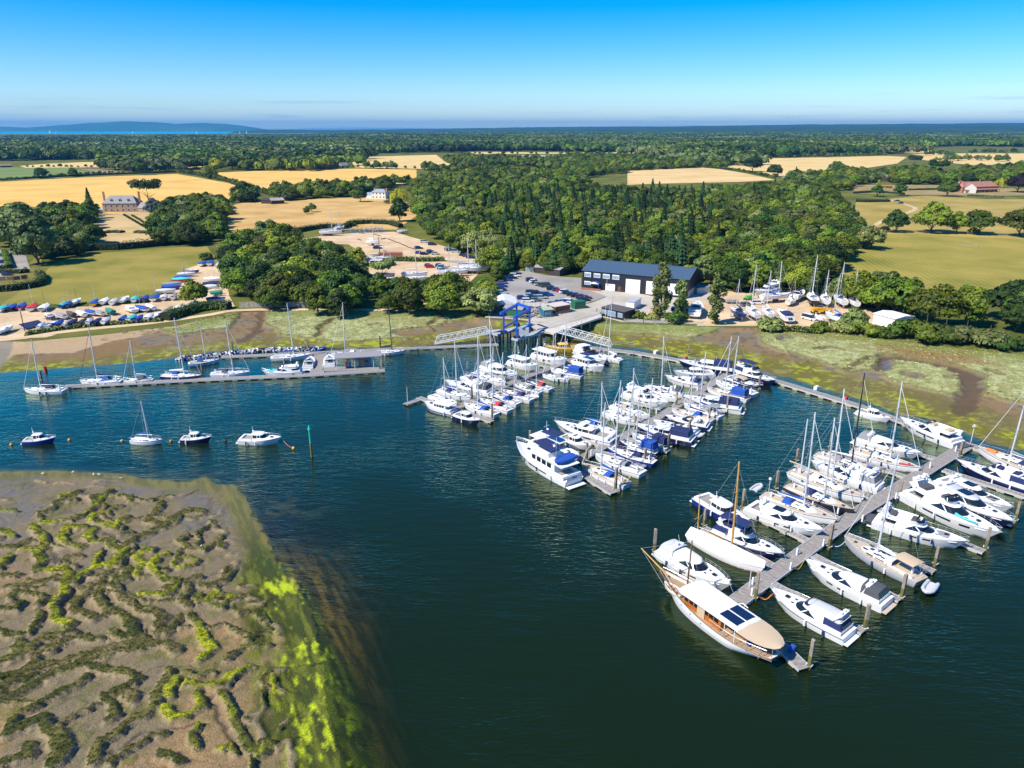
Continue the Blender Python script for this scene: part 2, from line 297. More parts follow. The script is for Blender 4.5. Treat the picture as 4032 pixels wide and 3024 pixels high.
col = mixc(col, (.26, .170, .082), sstep(.42, .62, big)*sstep(88, 62, Y+.2*X))          # orange-brown pans of the near marsh
col = mixc(col, (.135, .125, .12), sstep(.50, .6, fbm(X, Y, 8, 37))*.8*sstep(84, 108, Y))       # grey silt
col = mixc(col, (.10, .105, .03), sstep(.56, .72, med)*.6)
col = mixc(col, (.27, .205, .12), sstep(.12, .5, H_)*(1-sstep(.72, .9, H_)))                  # bare banks
col = mixc(col, (.085, .07, .05), C_*(1-sstep(.1, .5, H_))*.85)
wx2 = X+1.6*(fbm(X, Y, 3, 141)-.5); wy2 = Y+1.6*(fbm(X, Y, 3, 142)-.5); nz2 = np.abs(fbm(wx2*.9, wy2*.9, 2.6, 143, 2)-.5); rill = (1-sstep(.01, .05, nz2))*(1-sstep(0, .3, H_))*sstep(0, 3, S_); col = mixc(col, (.085, .068, .045), rill*.6*sstep(.42, .6, fbm(X, Y, 6, 144))); ZB = ZB-.06*rill
hmk = sstep(.60, .68, fbm(X, Y, 1.5, 145))*sstep(.45, .6, fbm(X, Y, 9, 146))*(1-sstep(0, .2, H_))*sstep(3, 7, S_); col = mixc(col, (.12, .12, .03), hmk*.8); ZB = ZB+.14*hmk
col = mixc(col, (.13, .115, .045), sstep(.5, .7, fbm(X, Y, .6, 147))*.45)
top = sstep(.70, .88, H_+.35*(sml-.5))
cb = np.zeros(X.shape+(3,)); jit = med*.6+sml*.4
far_yel = sstep(70, 100, Y+.15*X)
c1_ = mixc(np.zeros(X.shape+(3,))+np.array((.10, .11, .022)), (.30, .32, .015), sstep(.44, .60, jit))
c2_ = mixc(np.zeros(X.shape+(3,))+np.array((.085, .082, .025)), (.16, .135, .06), sstep(.45, .6, jit))
c3_ = mixc(np.zeros(X.shape+(3,))+np.array((.05, .058, .016)), (.13, .12, .035), sstep(.42, .62, jit))
cb = np.where((K_ == 1)[..., None], c1_, np.where((K_ == 2)[..., None], c2_, c3_)); cb = mixc(cb, (.21, .19, .04), sstep(.5, .62, fbm(X, Y, 5, 41))*far_yel*.5)
col = col*(1-top[..., None])+cb*top[..., None]
# weed on the outer slope and under the shallow water
wn = fbm(X*1.6+Y*.9, (Y-X*.5)*.22, 1.0, 44)
weed = sstep(0, 1, (3.5+5.5*sstep(96, 80, Y)-S_)/3)*(1-sstep(.3, .7, H_))*sstep(.30, .55, fbm(X, Y, 5, 45)+.25*sstep(6, 1, S_))
green = mixc(np.zeros(X.shape+(3,))+np.array((.045, .052, .008)), (.12, .135, .012), sstep(.42, .62, wn))
so_ = sstep(100, 86, Y+.12*X); green = mixc(np.zeros(X.shape+(3,))+np.array((.11, .105, .03)), (.16, .145, .04), sstep(.4, .6, wn))*(1-so_[..., None])+green*so_[..., None]
green = mixc(green, (.045, .06, .008), sstep(.52, .64, fbm(X*1.3+Y*.6, (Y-X*.4)*.4, 1.8, 46))*so_*.8); green = mixc(green, (.46, .55, .012), sstep(.52, .68, fbm(X, Y, 4.5, 47)*.45+fbm(X*1.5+Y*.7, (Y-X*.4)*.5, .8, 48)*.55)*sstep(96, 84, Y)*sstep(7, 1, S_)*sstep(-5, -1, S_)*.9)
brown = mixc(np.zeros(X.shape+(3,))+np.array((.10, .062, .016)), (.30, .18, .035), sstep(.4, .65, wn))
dark = mixc(np.zeros(X.shape+(3,))+np.array((.045, .035, .035)), (.16, .13, .08), sstep(.52, .7, fbm(X, Y, 3, 49)))
south = sstep(82, 66, Y)
wc = mixc(green, (0, 0, 0), np.zeros(X.shape)); out = sstep(-.5, -3.5, S_+3*south+2*(fbm(X, Y, 6, 51)-.5)); wc = wc*(1-out[..., None])+brown*out[..., None]
nd = np.maximum(sstep(88, 100, Y), sstep(-6, -10, S_)*.6)*sstep(-1, -3, S_); wc = wc*(1-nd[..., None])+dark*nd[..., None]
col = col*(1-weed[..., None])+wc*weed[..., None]
wet = np.clip((1-top)*.35+C_*.9+sstep(2, -.5, S_)*.5, 0, 1)
_r = np.random.RandomState(9); m_ = (top > .55) & (S_ > .3) & (_r.rand(*top.shape) < .55); TUFTS = (X[m_], Y[m_], ZB[m_], K_[m_], jit[m_])
V = np.stack([X, Y, ZB], -1).reshape(-1, 3)
keep = (S_ > -26).ravel()
Fq = grid_faces(len(MX), len(MY)); Fq = Fq[keep[Fq].all(1)]
me = np_mesh('mudflat', V, Fq, MUDM, True, col.reshape(-1, 3), {'wet': ('POINT', wet.ravel())})
tag(link('mudflat', me), None, None, None, 'structure')

# ---- far shore: mud, weed and salt marsh up to the land line
WL = gp('O', [(-900,1530),(-250,1500),(0,1467),(405,1436),(673,1410),(871,1383),(1066,1365),(1229,1365),(1500,1372),(1713,1358),(1880,1338),(1990,1325),(2100,1318),(2194,1330),(2330,1350),(2411,1363),(2550,1375),(2710,1408),(2830,1426),(2981,1461),(3057,1477),
                      (3112,1485),(3234,1529),(3413,1579),(3541,1635),(3636,1643),(3762,1686),(3902,1745),(4032,1774),(4400,1880),(5200,2100)])
BACK = WL+[(330, 60), (420, 500), (-420, 500)]
LANDL = gp('O', [(-900,1345),(-200,1338),(100,1345),(400,1318),(700,1282),(850,1246),(940,1222),(1300,1222),(1550,1226),(1790,1226),(1911,1256),(2143,1272),(2302,1273),(2461,1275),(2645,1280),(2800,1286),(2995,1292),(3190,1298),(3301,1314),(3524,1342),(3914,1386),(4032,1397),(4500,1440),(5200,1520)], GZ)
MARSH = [gp('O', [(-900,1330),(310,1316),(557,1323),(620,1305),(700,1322),(904,1290),(935,1240),(850,1230),(500,1290),(-900,1300)], 1),
 gp('O', [(1060,1240),(1045,1275),(1100,1312),(1240,1330),(1374,1345),(1480,1335),(1600,1330),(1550,1305),(1700,1288),(1790,1265),(1905,1258),(1900,1210),(1060,1200)], 1),
 gp('G', [(980,640),(1015,680),(1200,712),(1330,728),(1500,735),(1700,755),(1850,782),(1870,760),(2000,745),(2110,700),(2212,690),(2212,600),(980,600)], 1),
 gp('J', [(345,690),(350,715),(430,760),(600,805),(750,850),(850,880),(950,930),(1180,925),(1330,1010),(1600,1065),(1790,1110),(1790,1060),(1770,985),(1880,1000),(1900,1080),(2212,1160),(2700,1260),(2700,560),(345,600)], 1)]
CREEK = [(2.2, gp('J', [(1250,830),(1500,860),(1700,900),(1830,960),(1850,1010),(1830,1100),(1790,1200)], 1)), (1.6, gp('J', [(1250,840),(1230,880),(1210,910)], 1)), (.9, gp('J', [(1390,940),(1470,960)], 1)),
 (.45, gp('J', [(700,770),(850,760),(930,780)], 1)), (.4, gp('J', [(560,790),(700,830),(760,850)], 1)), (1.0, gp('J', [(490,690),(550,700)], 1)), (.4, gp('J', [(960,910),(1060,840),(1150,830)], 1)), (.5, gp('J', [(1650,970),(1760,990),(1780,960)], 1)), (.8, gp('J', [(1950,920),(2030,945)], 1)),
 (1.2, gp('U', [(560,60),(800,90),(830,150),(780,250),(620,330),(560,420)], 1)), (.5, gp('U', [(1500,150),(1380,240),(1350,300)], 1)), (.3, gp('E', [(430,210),(420,260),(350,300),(380,340)], 1)), (.3, gp('U', [(1830,200),(1920,190),(1980,200)], 1))]
POOLS = [gp('J', p, 1) for p in ([(480,685),(550,682),(552,712),(500,712)], [(1240,842),(1292,846),(1278,912),(1205,915)], [(1400,938),(1460,945),(1480,965),(1400,965)], [(1955,920),(2030,940),(2030,950)])]
def shore_bed(X, Y):
    d = seg_dist(X, Y, WL); s = np.where(inside(X, Y, BACK), d, -d)+2.2*(fbm(X, Y, 12, 61)-.5)
    return s, np.where(s > 0, 1.15*sstep(-8, 34, s)-.05, .02+s*.22)
GX = np.arange(-215, 235, .5); GY = np.arange(96, 292, .4)
X, Y = np.meshgrid(GX, GY)
S_, B_ = shore_bed(X, Y)
wx = X+3.4*(fbm(X, Y, 7, 63)-.5)+1.5*(vnoise(X, Y, 1.3, 64)-.5); wy = Y+3.4*(fbm(X, Y, 7, 65)-.5)+1.5*(vnoise(X, Y, 1.3, 66)-.5)
M_ = np.zeros(X.shape)
for pl in MARSH: M_ = np.maximum(M_, inside(wx, wy, pl)*1.0)
ch = np.zeros(X.shape)
for r, pl in CREEK: ch = np.maximum(ch, 1-sstep(r*.8, r*1.3, seg_dist(wx, wy, pl)))
pool = np.zeros(X.shape)
for pl in POOLS: pool = np.maximum(pool, inside(wx, wy, pl)*1.0)
ch = np.maximum(ch, pool)
M_ = M_*(1-ch)
def blur(a): return (a+np.roll(a, 1, 0)+np.roll(a, -1, 0)+np.roll(a, 1, 1)+np.roll(a, -1, 1))/5
Ms = blur(M_)
dl = seg_dist(X, Y, LANDL); LP = LANDL+[(420, 600), (-420, 600)]; dl = np.where(inside(X, Y, LP), dl, -dl)
Z2 = B_+Ms*(.55+.22*fbm(X, Y, 2.5, 67))+.10*(fbm(X, Y, 1.5, 68)-.5)-ch*.35*sstep(6, 14, S_)
Z2 = Z2+(1.96-Z2)*sstep(-3.5, 0, dl)*(S_ > 0)
Z2 = np.where(dl > 2, 1.7, Z2)
med = fbm(X, Y, 4, 71); sml = fbm(X, Y, 1.2, 72); big = fbm(X, Y, 16, 73); hf = vnoise(X, Y, .8, 74)
col = np.zeros(X.shape+(3,))+np.array((.21, .145, .075)); col = mixc(col, (.16, .145, .125), sstep(.5, .62, med)*.7); col = mixc(col, (.085, .06, .035), sstep(.56, .68, sml)*.6)
band = sstep(17, 7, S_+8*(big-.5)*2+5*(med-.5)*2)*sstep(-3, .6, S_)
alg = mixc(np.zeros(X.shape+(3,))+np.array((.13, .125, .016)), (.32, .34, .015), sstep(.48, .64, med*.4+sml*.3+hf*.3)); alg = mixc(alg, (.13, .10, .05), sstep(.5, .6, fbm(X, Y, 5, 75))*.55)
col = col*(1-band[..., None]*.9)+alg*band[..., None]*.9
mc = mixc(np.zeros(X.shape+(3,))+np.array((.25, .265, .10)), (.37, .385, .18), sstep(.42, .6, sml)); mc = mixc(mc, (.24, .22, .075), sstep(.54, .66, med)*.5)
mc = mixc(mc, (.24, .14, .05), sstep(.46, .56, big)*sstep(30, 42, S_)*.85); mc = mixc(mc, (.17, .20, .045), sstep(-10, -3, dl)*.8)
edge = np.clip((blur(blur(blur(blur(M_))))-.05)*1.05, 0, 1); edge = (M_ > 0)*(1-sstep(.8, 1, edge)); mc = mixc(mc, (.12, .115, .035), edge*.8)
col = col*(1-Ms[..., None])+mc*Ms[..., None]
col = mixc(col, (.10, .065, .035), np.clip(ch-Ms, 0, 1)*sstep(4, 8, S_)*.8)
col = mixc(col, (.12, .12, .13), pool*.9)
# sand and slipway at the left end
sandm = inside(wx, wy, gp('O', [(-900,1500),(0,1420),(60,1390),(270,1385),(420,1345),(700,1300),(940,1230),(-900,1230)], 1))
col = mixc(col, (.42, .30, .17), blur(sandm*1.0)*sstep(.25, .5, fbm(X, Y, 3, 77)+.25)*.9)
brn = inside(wx, wy, gp('O', [(60,1400),(260,1390),(420,1350),(540,1340),(520,1372),(380,1400),(140,1420)], 1)); col = mixc(col, (.20, .125, .05), blur(brn*1.0)*.8)
slip = inside(X, Y, gp('c', [(-400,215),(-400,140),(150,112),(85,220),(0,345)], .5)); col = mixc(col, (.21, .19, .15), slip*.9); col = mixc(col, (.16, .17, .02), slip*sstep(9, 3, S_)*.8)
wet2 = np.clip(sstep(5, -1, S_)*.45+ch*.3+pool, 0, 1)
keep = ((S_ > -12) & (dl < 4)).ravel(); V = np.stack([X, Y, Z2], -1).reshape(-1, 3); Fq = grid_faces(len(GX), len(GY)); Fq = Fq[keep[Fq].all(1)]
me = np_mesh('salt_marsh', V, Fq, MUDM, True, col.reshape(-1, 3), {'wet': ('POINT', wet2.ravel())})
tag(link('salt_marsh', me), None, None, None, 'structure')

TUFTS2 = []
_r = np.random.RandomState(8); m_ = (M_ > .9) & (_r.rand(*M_.shape) < .22); TUFTS2 = (X[m_], Y[m_], Z2[m_], sml[m_], big[m_])
# ---- water, one sheet, with the depth of the bed under it
wxs = np.concatenate([[-1500, -800, -400, -300], np.arange(-230, 250, 1.0), [300, 400, 800, 1500]]); wys = np.concatenate([[-400, -100, 0, 20], np.arange(36, 262, 1.0)])
X, Y = np.meshgrid(wxs, wys)
s1, b1 = marsh_bed(X, Y); s2, b2 = shore_bed(X, Y)
b1 = np.where(s1 < -25, -9, b1); b2 = np.where(s2 < -11.5, -9, b2)
bed = np.maximum(b1, b2); depth = np.clip(-bed, 0, 6)
V = np.stack([X, Y, np.zeros(X.shape)], -1).reshape(-1, 3)
wm = bpy.data.materials.new('river_water'); wm.use_nodes = True; n = wm.node_tree.nodes; l = wm.node_tree.links; n.clear()
o_ = n.new('ShaderNodeOutputMaterial'); g = n.new('ShaderNodeNewGeometry')
bodyb = n.new('ShaderNodeBsdfDiffuse'); bodyb.inputs['Color'].default_value = (.0060, .0135, .0030, 1)
tr = n.new('ShaderNodeBsdfTransparent'); tr.inputs['Color'].default_value = (.80, .88, .80, 1)
da = n.new('ShaderNodeAttribute'); da.attribute_name = 'depth'
ex = n.new('ShaderNodeMath'); ex.operation = 'MULTIPLY'; ex.inputs[1].default_value = -1.45; l.new(da.outputs['Fac'], ex.inputs[0])
ep = n.new('ShaderNodeMath'); ep.operation = 'EXPONENT'; l.new(ex.outputs[0], ep.inputs[0])
mx1 = n.new('ShaderNodeMixShader'); l.new(ep.outputs[0], mx1.inputs[0]); l.new(bodyb.outputs[0], mx1.inputs[1]); l.new(tr.outputs[0], mx1.inputs[2])
gl = n.new('ShaderNodeBsdfGlossy'); gl.inputs['Roughness'].default_value = .13; gl.inputs['Color'].default_value = (.85, 1.0, .66, 1)
def wn_(scale, sx, sy, rot, detail=3):
    mp = n.new('ShaderNodeMapping'); mp.inputs['Rotation'].default_value = (0, 0, rot); mp.inputs['Scale'].default_value = (sx, sy, 1); l.new(g.outputs['Position'], mp.inputs['Vector'])
    no = n.new('ShaderNodeTexNoise'); no.inputs['Scale'].default_value = scale; no.inputs['Detail'].default_value = detail; l.new(mp.outputs[0], no.inputs['Vector']); return no
w1 = wn_(1.9, .45, 1.3, .1); w2 = wn_(.55, .5, 1.2, .25, 2); w3 = wn_(.03, 1, 1, 0, 2)
am = n.new('ShaderNodeMath'); am.operation = 'MULTIPLY_ADD'; am.inputs[1].default_value = 1.6; l.new(w2.outputs[0], am.inputs[0]); l.new(w1.outputs[0], am.inputs[2])
bp = n.new('ShaderNodeBump'); bp.inputs['Distance'].default_value = .16; l.new(am.outputs[0], bp.inputs['Height'])
sr = n.new('ShaderNodeMapRange'); sr.inputs[1].default_value = .35; sr.inputs[2].default_value = .65; sr.inputs[1].default_value = .42; sr.inputs[2].default_value = .58; sr.inputs[3].default_value = .30; sr.inputs[4].default_value = .80; l.new(w3.outputs[0], sr.inputs[0]); l.new(sr.outputs[0], bp.inputs['Strength'])
l.new(bp.outputs[0], gl.inputs['Normal'])
fr = n.new('ShaderNodeFresnel'); fr.inputs['IOR'].default_value = 1.33; l.new(bp.outputs[0], fr.inputs['Normal'])
f2 = n.new('ShaderNodeMath'); f2.operation = 'MULTIPLY'; l.new(fr.outputs[0], f2.inputs[0]); l.new(fr.outputs[0], f2.inputs[1]); f3 = n.new('ShaderNodeMath'); f3.operation = 'MULTIPLY_ADD'; f3.use_clamp = True; f3.inputs[1].default_value = 9.5; l.new(f2.outputs[0], f3.inputs[0]); l.new(fr.outputs[0], f3.inputs[2])
mx2 = n.new('ShaderNodeMixShader'); l.new(f3.outputs[0], mx2.inputs[0]); l.new(mx1.outputs[0], mx2.inputs[1]); l.new(gl.outputs[0], mx2.inputs[2]); l.new(mx2.outputs[0], o_.inputs['Surface'])
me = np_mesh('water', V, grid_faces(len(wxs), len(wys)), wm, False, None, {'depth': ('POINT', depth.ravel())})
tag(link('water', me), None, None, None, 'structure')

# ---- base ground out to the horizon, sea, fields
grassm = field_mat('rough_grass', (.06, .085, .012), (.17, .165, .035), .03)
land = LANDL+[(700, 240), (3000, 600), (14000, 9500), (14000, 26000), (1200, 26000), (-1300, 9000), (-3500, 8700), (-9500, 8600), (-9500, 1000), (-500, 170)]
sheet('ground', land, GZ, grassm)
sheet('sea', [(-60000, 7500), (9000, 7500), (60000, 60000), (-60000, 60000)], .5, mat('sea_water', (.0, .30, .50), .6, spec=.3))
WHEAT = field_mat('ripe_wheat', (.52, .30, .065), (.72, .46, .13), .02, .22, .5, 9)
WHEAT2 = field_mat('cut_stubble', (.52, .34, .12), (.68, .50, .21), .02, .22, -.3, 7)
DRY = field_mat('dry_meadow', (.38, .23, .07), (.60, .39, .15), .035, .10, .9, 5)
MEAD = field_mat('green_meadow', (.15, .165, .025), (.34, .27, .06), .025, .12, .2, 5)
LAWN = field_mat('mown_grass', (.13, .135, .03), (.25, .20, .06), .05)
SAND = field_mat('sandy_gravel', (.47, .33, .19), (.66, .50, .32), .08, fine=1.2)
TAR = field_mat('car_park_tarmac', (.24, .22, .205), (.37, .345, .32), .06)
CONC = field_mat('concrete', (.37, .33, .27), (.52, .47, .40), .1)
FIELDS = []
def F_(name, t, pts, m, dz, z=GZ):
    P_ = gp(t, pts, z); FIELDS.append(P_); sheet(name, P_, z+dz, m)
F_('wheat_field', 'O', [(-200,722),(0,716),(320,699),(696,685),(785,700),(900,722),(1000,745),(900,800),(330,850),(-200,880)], WHEAT, .10)
F_('wheat_field', 'O', [(753,683),(1000,674),(1400,664),(1640,668),(1640,720),(1420,735),(1380,752),(1025,752),(900,722)], WHEAT, .12)
F_('wheat_field', 'M', [(110,268),(660,252),(720,300),(860,345),(560,340),(160,332)], WHEAT2, .14)
F_('green_field', 'O', [(-300,665),(0,660),(253,658),(400,687),(158,708),(-300,722)], field_mat('green_crop', (.13, .19, .05), (.19, .24, .075), .02, .1, .8, 6), .16)
F_('ploughed_field', 'L', [(470,338),(850,345),(830,362),(640,378),(560,355)], field_mat('ploughed_earth', (.24, .17, .10), (.31, .23, .15), .03), .18)
F_('stubble_field', 'L', [(120,322),(300,308),(700,290),(690,330),(160,334)], WHEAT2, .20)
F_('stubble_field', 'L', [(900,156),(1300,150),(1720,146),(1740,150),(1400,158),(950,164)], WHEAT2, .4)
F_('stubble_field', 'L', [(1165,255),(1240,250),(1240,262),(1180,265)], WHEAT2, .4)
F_('stubble_field', 'L', [(1160,322),(1300,320),(1290,342),(1180,345)], WHEAT, .3)
F_('wheat_field', 'L', [(1800,248),(1990,252),(1980,262),(1810,258)], WHEAT2, .3)
F_('wheat_field', 'M', [(870,235),(1400,238),(2050,232),(2050,243),(1400,246),(900,248)], WHEAT2, .3)
F_('green_field', 'M', [(1180,256),(1700,252),(1720,264),(1200,266)], field_mat('crop_fleece', (.30, .36, .27), (.42, .47, .38), .03), .34)
F_('wheat_field', 'M', [(1060,275),(1400,278),(1400,286),(1060,288)], WHEAT, .3)
F_('wheat_field', 'M', [(640,338),(860,338),(860,348),(660,350)], WHEAT, .3)
F_('stubble_field', 'N', [(-200,345),(300,323),(520,360),(700,400),(480,412),(0,422),(-200,430)], field_mat('pale_stubble', (.52, .35, .14), (.70, .50, .23), .02, .1, .2, 7), .14)
F_('wheat_field', 'N', [(380,322),(650,268),(1000,262),(1380,253),(1500,260),(1440,300),(1230,330),(760,388),(580,348)], WHEAT2, .16)
F_('wheat_field', 'N', [(1340,215),(1560,212),(1800,238),(2300,238),(2300,300),(1900,310),(1660,285),(1500,268),(1620,255)], WHEAT2, .2)
F_('wheat_field', 'O', [(3420,545),(3800,548),(3800,552),(3420,549)], WHEAT2, .5)
F_('dry_meadow', 'O', [(905,820),(930,800),(1150,790),(1300,780),(1500,775),(1640,805),(1640,850),(1560,905),(1190,905),(1100,880),(950,925),(880,930)], DRY, .06)
F_('paddock', 'f', [(500,300),(780,290),(800,330),(760,455),(520,470),(400,440)], field_mat('parched_lawn', (.36, .25, .10), (.55, .40, .19), .05, .2, 1.2, 4), .05)
F_('grass_field', 'H', [(-100,560),(0,440),(380,350),(400,260),(480,180),(900,100),(1400,60),(1800,40),(1900,180),(1500,330),(1320,470),(700,545)], field_mat('boatyard_meadow', (.15, .16, .025), (.30, .24, .055), .05, .10, .4, 4), .05)
F_('grass_field', 'O', [(-300,1150),(0,1060),(110,1040),(160,1000),(170,1060),(140,1110),(0,1200),(-300,1280)], LAWN, .07)
F_('gravel_court', 'O', [(-300,1010),(0,985),(100,1000),(118,1060),(0,1092),(-300,1120)], TAR, .12)
F_('meadow', 'O', [(3290,1070),(3340,1010),(3420,930),(3460,910),(4032,925),(4500,940),(4700,1160),(4032,1190),(3700,1160),(3550,1170),(3430,1150)], MEAD, .05)
F_('paddock', 'e', [(460,510),(470,380),(560,372),(800,350),(1100,368),(1500,370),(1700,520),(1270,560),(950,545),(700,530),(560,540)], field_mat('grazed_paddock', (.24, .20, .04), (.42, .31, .09), .03, .05, .2, 5), .07)
F_('lawn', 'e', [(450,340),(470,300),(900,300),(1500,330),(1500,350),(900,350)], field_mat('garden_lawn', (.22, .18, .07), (.38, .28, .13), .04), .06)
def track(name, t, pts, wd, m, dz, z=GZ):
    P_ = [pt(t, *p, z) for p in pts]; Lf = []; Rt = []
    for i, p in enumerate(P_):
        d = P_[min(i+1, len(P_)-1)]-P_[max(i-1, 0)]; d.z = 0; d.normalize(); nn = Vector((-d.y, d.x, 0))*wd/2; Lf.append(p+nn); Rt.append(p-nn)
    me = bpy.data.meshes.new(name); nn = len(P_); me.from_pydata([(q.x, q.y, z+dz) for q in Lf+Rt], [], [(i, i+nn, i+1+nn, i+1) for i in range(nn-1)]); me.update()
    tag(link(name, me, None, m), None, None, None, 'structure')
track('farm_track', 'e', [(630,372),(660,378),(700,390),(745,405),(755,415),(730,428),(660,450),(600,470),(560,492),(545,525)], 3.4, SAND, .12)
track('shore_path', 'F', [(-300,272),(0,262),(140,248),(300,222),(500,200),(800,172),(1000,145),(1150,122),(1250,102),(1400,96),(1600,97),(1790,90),(1900,95),(2212,100)], 3.2, SAND, .05)
track('shore_path', 'E', [(0,100),(200,105),(500,100),(700,95),(800,92)], 3.0, SAND, .05)
F_('sand_yard', 'H', [(-200,600),(0,600),(400,590),(900,560),(1300,540),(1400,470),(1530,330),(1620,240),(1740,205),(2000,215),(1960,320),(2000,480),(2050,580),(1900,560),(1640,590),(1420,650),(1300,690),(1000,720),(600,745),(220,790),(210,830),(500,812),(400,840),(0,850),(-200,860)], SAND, .08)
F_('sand_yard', 'I', [(160,320),(340,290),(700,255),(1000,250),(1130,290),(1450,380),(1700,480),(1760,520),(1750,600),(1650,700),(900,720),(780,600),(780,470),(600,360),(250,350)], SAND, .08)
F_('sand_yard', 'J', [(-100,350),(60,350),(330,370),(700,420),(960,450),(1330,500),(1320,560),(900,635),(500,600),(0,600),(-100,600)], SAND, .08)
F_('boat_shed_yard', 'G', [(900,340),(1000,370),(1450,415),(1600,450),(1830,440),(1930,400),(2000,420),(1980,480),(1950,560),(1950,660),(1700,650),(1300,640),(1140,600),(1140,560),(900,640),(690,640),(600,670),(560,640),(600,600),(1060,490),(1190,440)], CONC, .10)
F_('car_park', 'G', [(440,235),(540,235),(700,270),(860,285),(985,290),(980,370),(1100,400),(1190,437),(1060,480),(900,545),(690,600),(250,600),(240,560),(300,450),(380,330)], TAR, .06)
F_('yard_road', 'I', [(1440,510),(1500,500),(1700,512),(1780,520),(1760,550),(1600,535)], TAR, .12)
F_('sheltered_yard_apron', 'G', [(1820,480),(1960,470),(1985,520),(1960,640),(1830,640),(1780,580)], SAND, .13)
# far land rising above eye level on the right, the island across the sea on the left
HILLM = field_mat('far_woodland', (.022, .045, .022), (.045, .075, .03), .004, fine=.02)
def ridge_hill(name, pts, dist, depth, m, base=510):
    "a long hill: crest row per picture column, built as a real ridge with two slopes"
    xs = np.linspace(pts[0][0], pts[-1][0], 140); rows = np.interp(xs, [p[0] for p in pts], [p[1] for p in pts]); rows = rows-.9*(np.abs(np.sin(xs*.021)*np.cos(xs*.0137))+np.array([random.random() for _ in xs])*.9)
    rings = []
    for kx in (0, .12, .5, .88, 1):
        rg = []
        for x_, r_ in zip(xs, rows):
            dx = (x_-2016)/F; yy = dist+depth*kx; g_ = (dx*dist*1.05, yy); hz = top_z((0, dist+depth/2), r_)
            zz = {0: -2, .12: hz*.55, .5: hz, .88: hz*.6, 1: -2}[kx]; rg.append((g_[0], g_[1], max(zz, -2) if kx in (0, 1) else max(zz, 1)))
        rings.append(rg)
    me = MB().loft(rings, False); o = me.build(name, m, None, 60); tag(o, None, None, None, 'structure')
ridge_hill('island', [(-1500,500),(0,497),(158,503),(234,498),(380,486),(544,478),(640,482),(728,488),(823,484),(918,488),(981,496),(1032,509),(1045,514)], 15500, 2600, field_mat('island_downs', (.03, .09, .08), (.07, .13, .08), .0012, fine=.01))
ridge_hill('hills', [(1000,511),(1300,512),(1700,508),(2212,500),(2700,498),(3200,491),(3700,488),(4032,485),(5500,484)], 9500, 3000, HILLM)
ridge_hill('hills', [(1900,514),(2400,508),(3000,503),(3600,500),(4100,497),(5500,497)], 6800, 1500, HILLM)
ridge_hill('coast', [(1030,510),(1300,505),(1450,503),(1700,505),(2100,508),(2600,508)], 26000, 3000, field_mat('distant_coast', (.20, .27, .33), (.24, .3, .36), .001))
# ---- haze
hz_ = MB().box(-20000, 20000, -300, 32000, -1, 320).build('haze', None); tag(hz_, None, None, None, 'stuff')
hm = bpy.data.materials.new('haze'); hm.use_nodes = True; hn = hm.node_tree.nodes; hn.clear(); ho = hn.new('ShaderNodeOutputMaterial'); pv = hn.new('ShaderNodeVolumePrincipled')
pv.inputs['Color'].default_value = (.07, .46, .92, 1); pv.inputs['Density'].default_value = 5.0e-5; pv.inputs['Anisotropy'].default_value = .1; hm.node_tree.links.new(pv.outputs[0], ho.inputs['Volume']); hz_.data.materials.append(hm)
print('setting', round(time.time()-T0, 1), flush=True)
# ================================================================ BOAT BUILDERS (x forward, y to port, z up, waterline at 0)
W_ = mat('gelcoat_white', (.80, .80, .79), .28, spec=.5)
W2 = mat('deck_white', (.74, .74, .72), .55)
CREAM = mat('cream_paint', (.72, .66, .52), .5)
NAVY = mat('navy_hull', (.012, .020, .085), .25)
BLUEH = mat('blue_hull', (.015, .04, .24), .25)
BLACKH = mat('black_hull', (.018, .02, .028), .25)
GREYH = mat('grey_hull', (.42, .44, .48), .3)
GLASS = mat('dark_glass', (.012, .016, .022), .08, spec=.8)
TEAK = mat('teak_deck', (.50, .41, .30), .7, var=.18, vscale=9)
WOOD = mat('varnished_wood', (.42, .13, .02), .3, var=.25, vscale=6)
SPRUCE = mat('golden_spar', (.55, .30, .07), .4)
DKWOOD = mat('dark_timber', (.13, .06, .03), .5)
ALU = mat('aluminium', (.72, .73, .75), .35, .3)
STEEL = mat('steel_rail', (.62, .64, .67), .3, .5)
WIRE = mat('rigging_wire', (.35, .36, .38), .4)
CNAVY = mat('navy_canvas', (.014, .025, .10), .9)
CBLUE = mat('blue_canvas', (.012, .075, .36), .9)
CRED = mat('red_canvas', (.50, .035, .03), .9)
CGREY = mat('grey_canvas', (.25, .26, .28), .9)
CLGREY = mat('pale_grey_canvas', (.52, .53, .55), .9)
CDARK = mat('charcoal_canvas', (.07, .075, .085), .9)
CTAN = mat('tan_canvas', (.52, .40, .27), .9)
CWHITE = mat('white_canvas', (.78, .78, .78), .9, bump=.25, bscale=1.2)
CMAUVE = mat('mauve_canvas', (.28, .15, .19), .9)
CGREEN = mat('green_canvas', (.01, .22, .15), .9)
CPURP = mat('purple_canvas', (.06, .035, .18), .9)
CAQUA = mat('aqua_cover', (.06, .50, .50), .8)
RUB = mat('grey_rubber', (.48, .50, .52), .6)
DKRUB = mat('dark_rubber', (.05, .05, .055), .6)
BLACK = mat('black_plastic', (.02, .02, .022), .5)
REDP = mat('red_paint', (.50, .03, .025), .45)
ORANGE = mat('orange_paint', (.80, .20, .02), .5)
YEL = mat('yellow_paint', (.75, .45, .02), .5)
SOLAR = mat('solar_panel', (.008, .02, .06), .12, spec=.8)
FENDN = mat('navy_fender', (.02, .03, .10), .5)
CANV = dict(navy=CNAVY, blue=CBLUE, red=CRED, grey=CGREY, lgrey=CLGREY, dark=CDARK, tan=CTAN, white=CWHITE, mauve=CMAUVE, green=CGREEN, purple=CPURP, aqua=CAQUA)
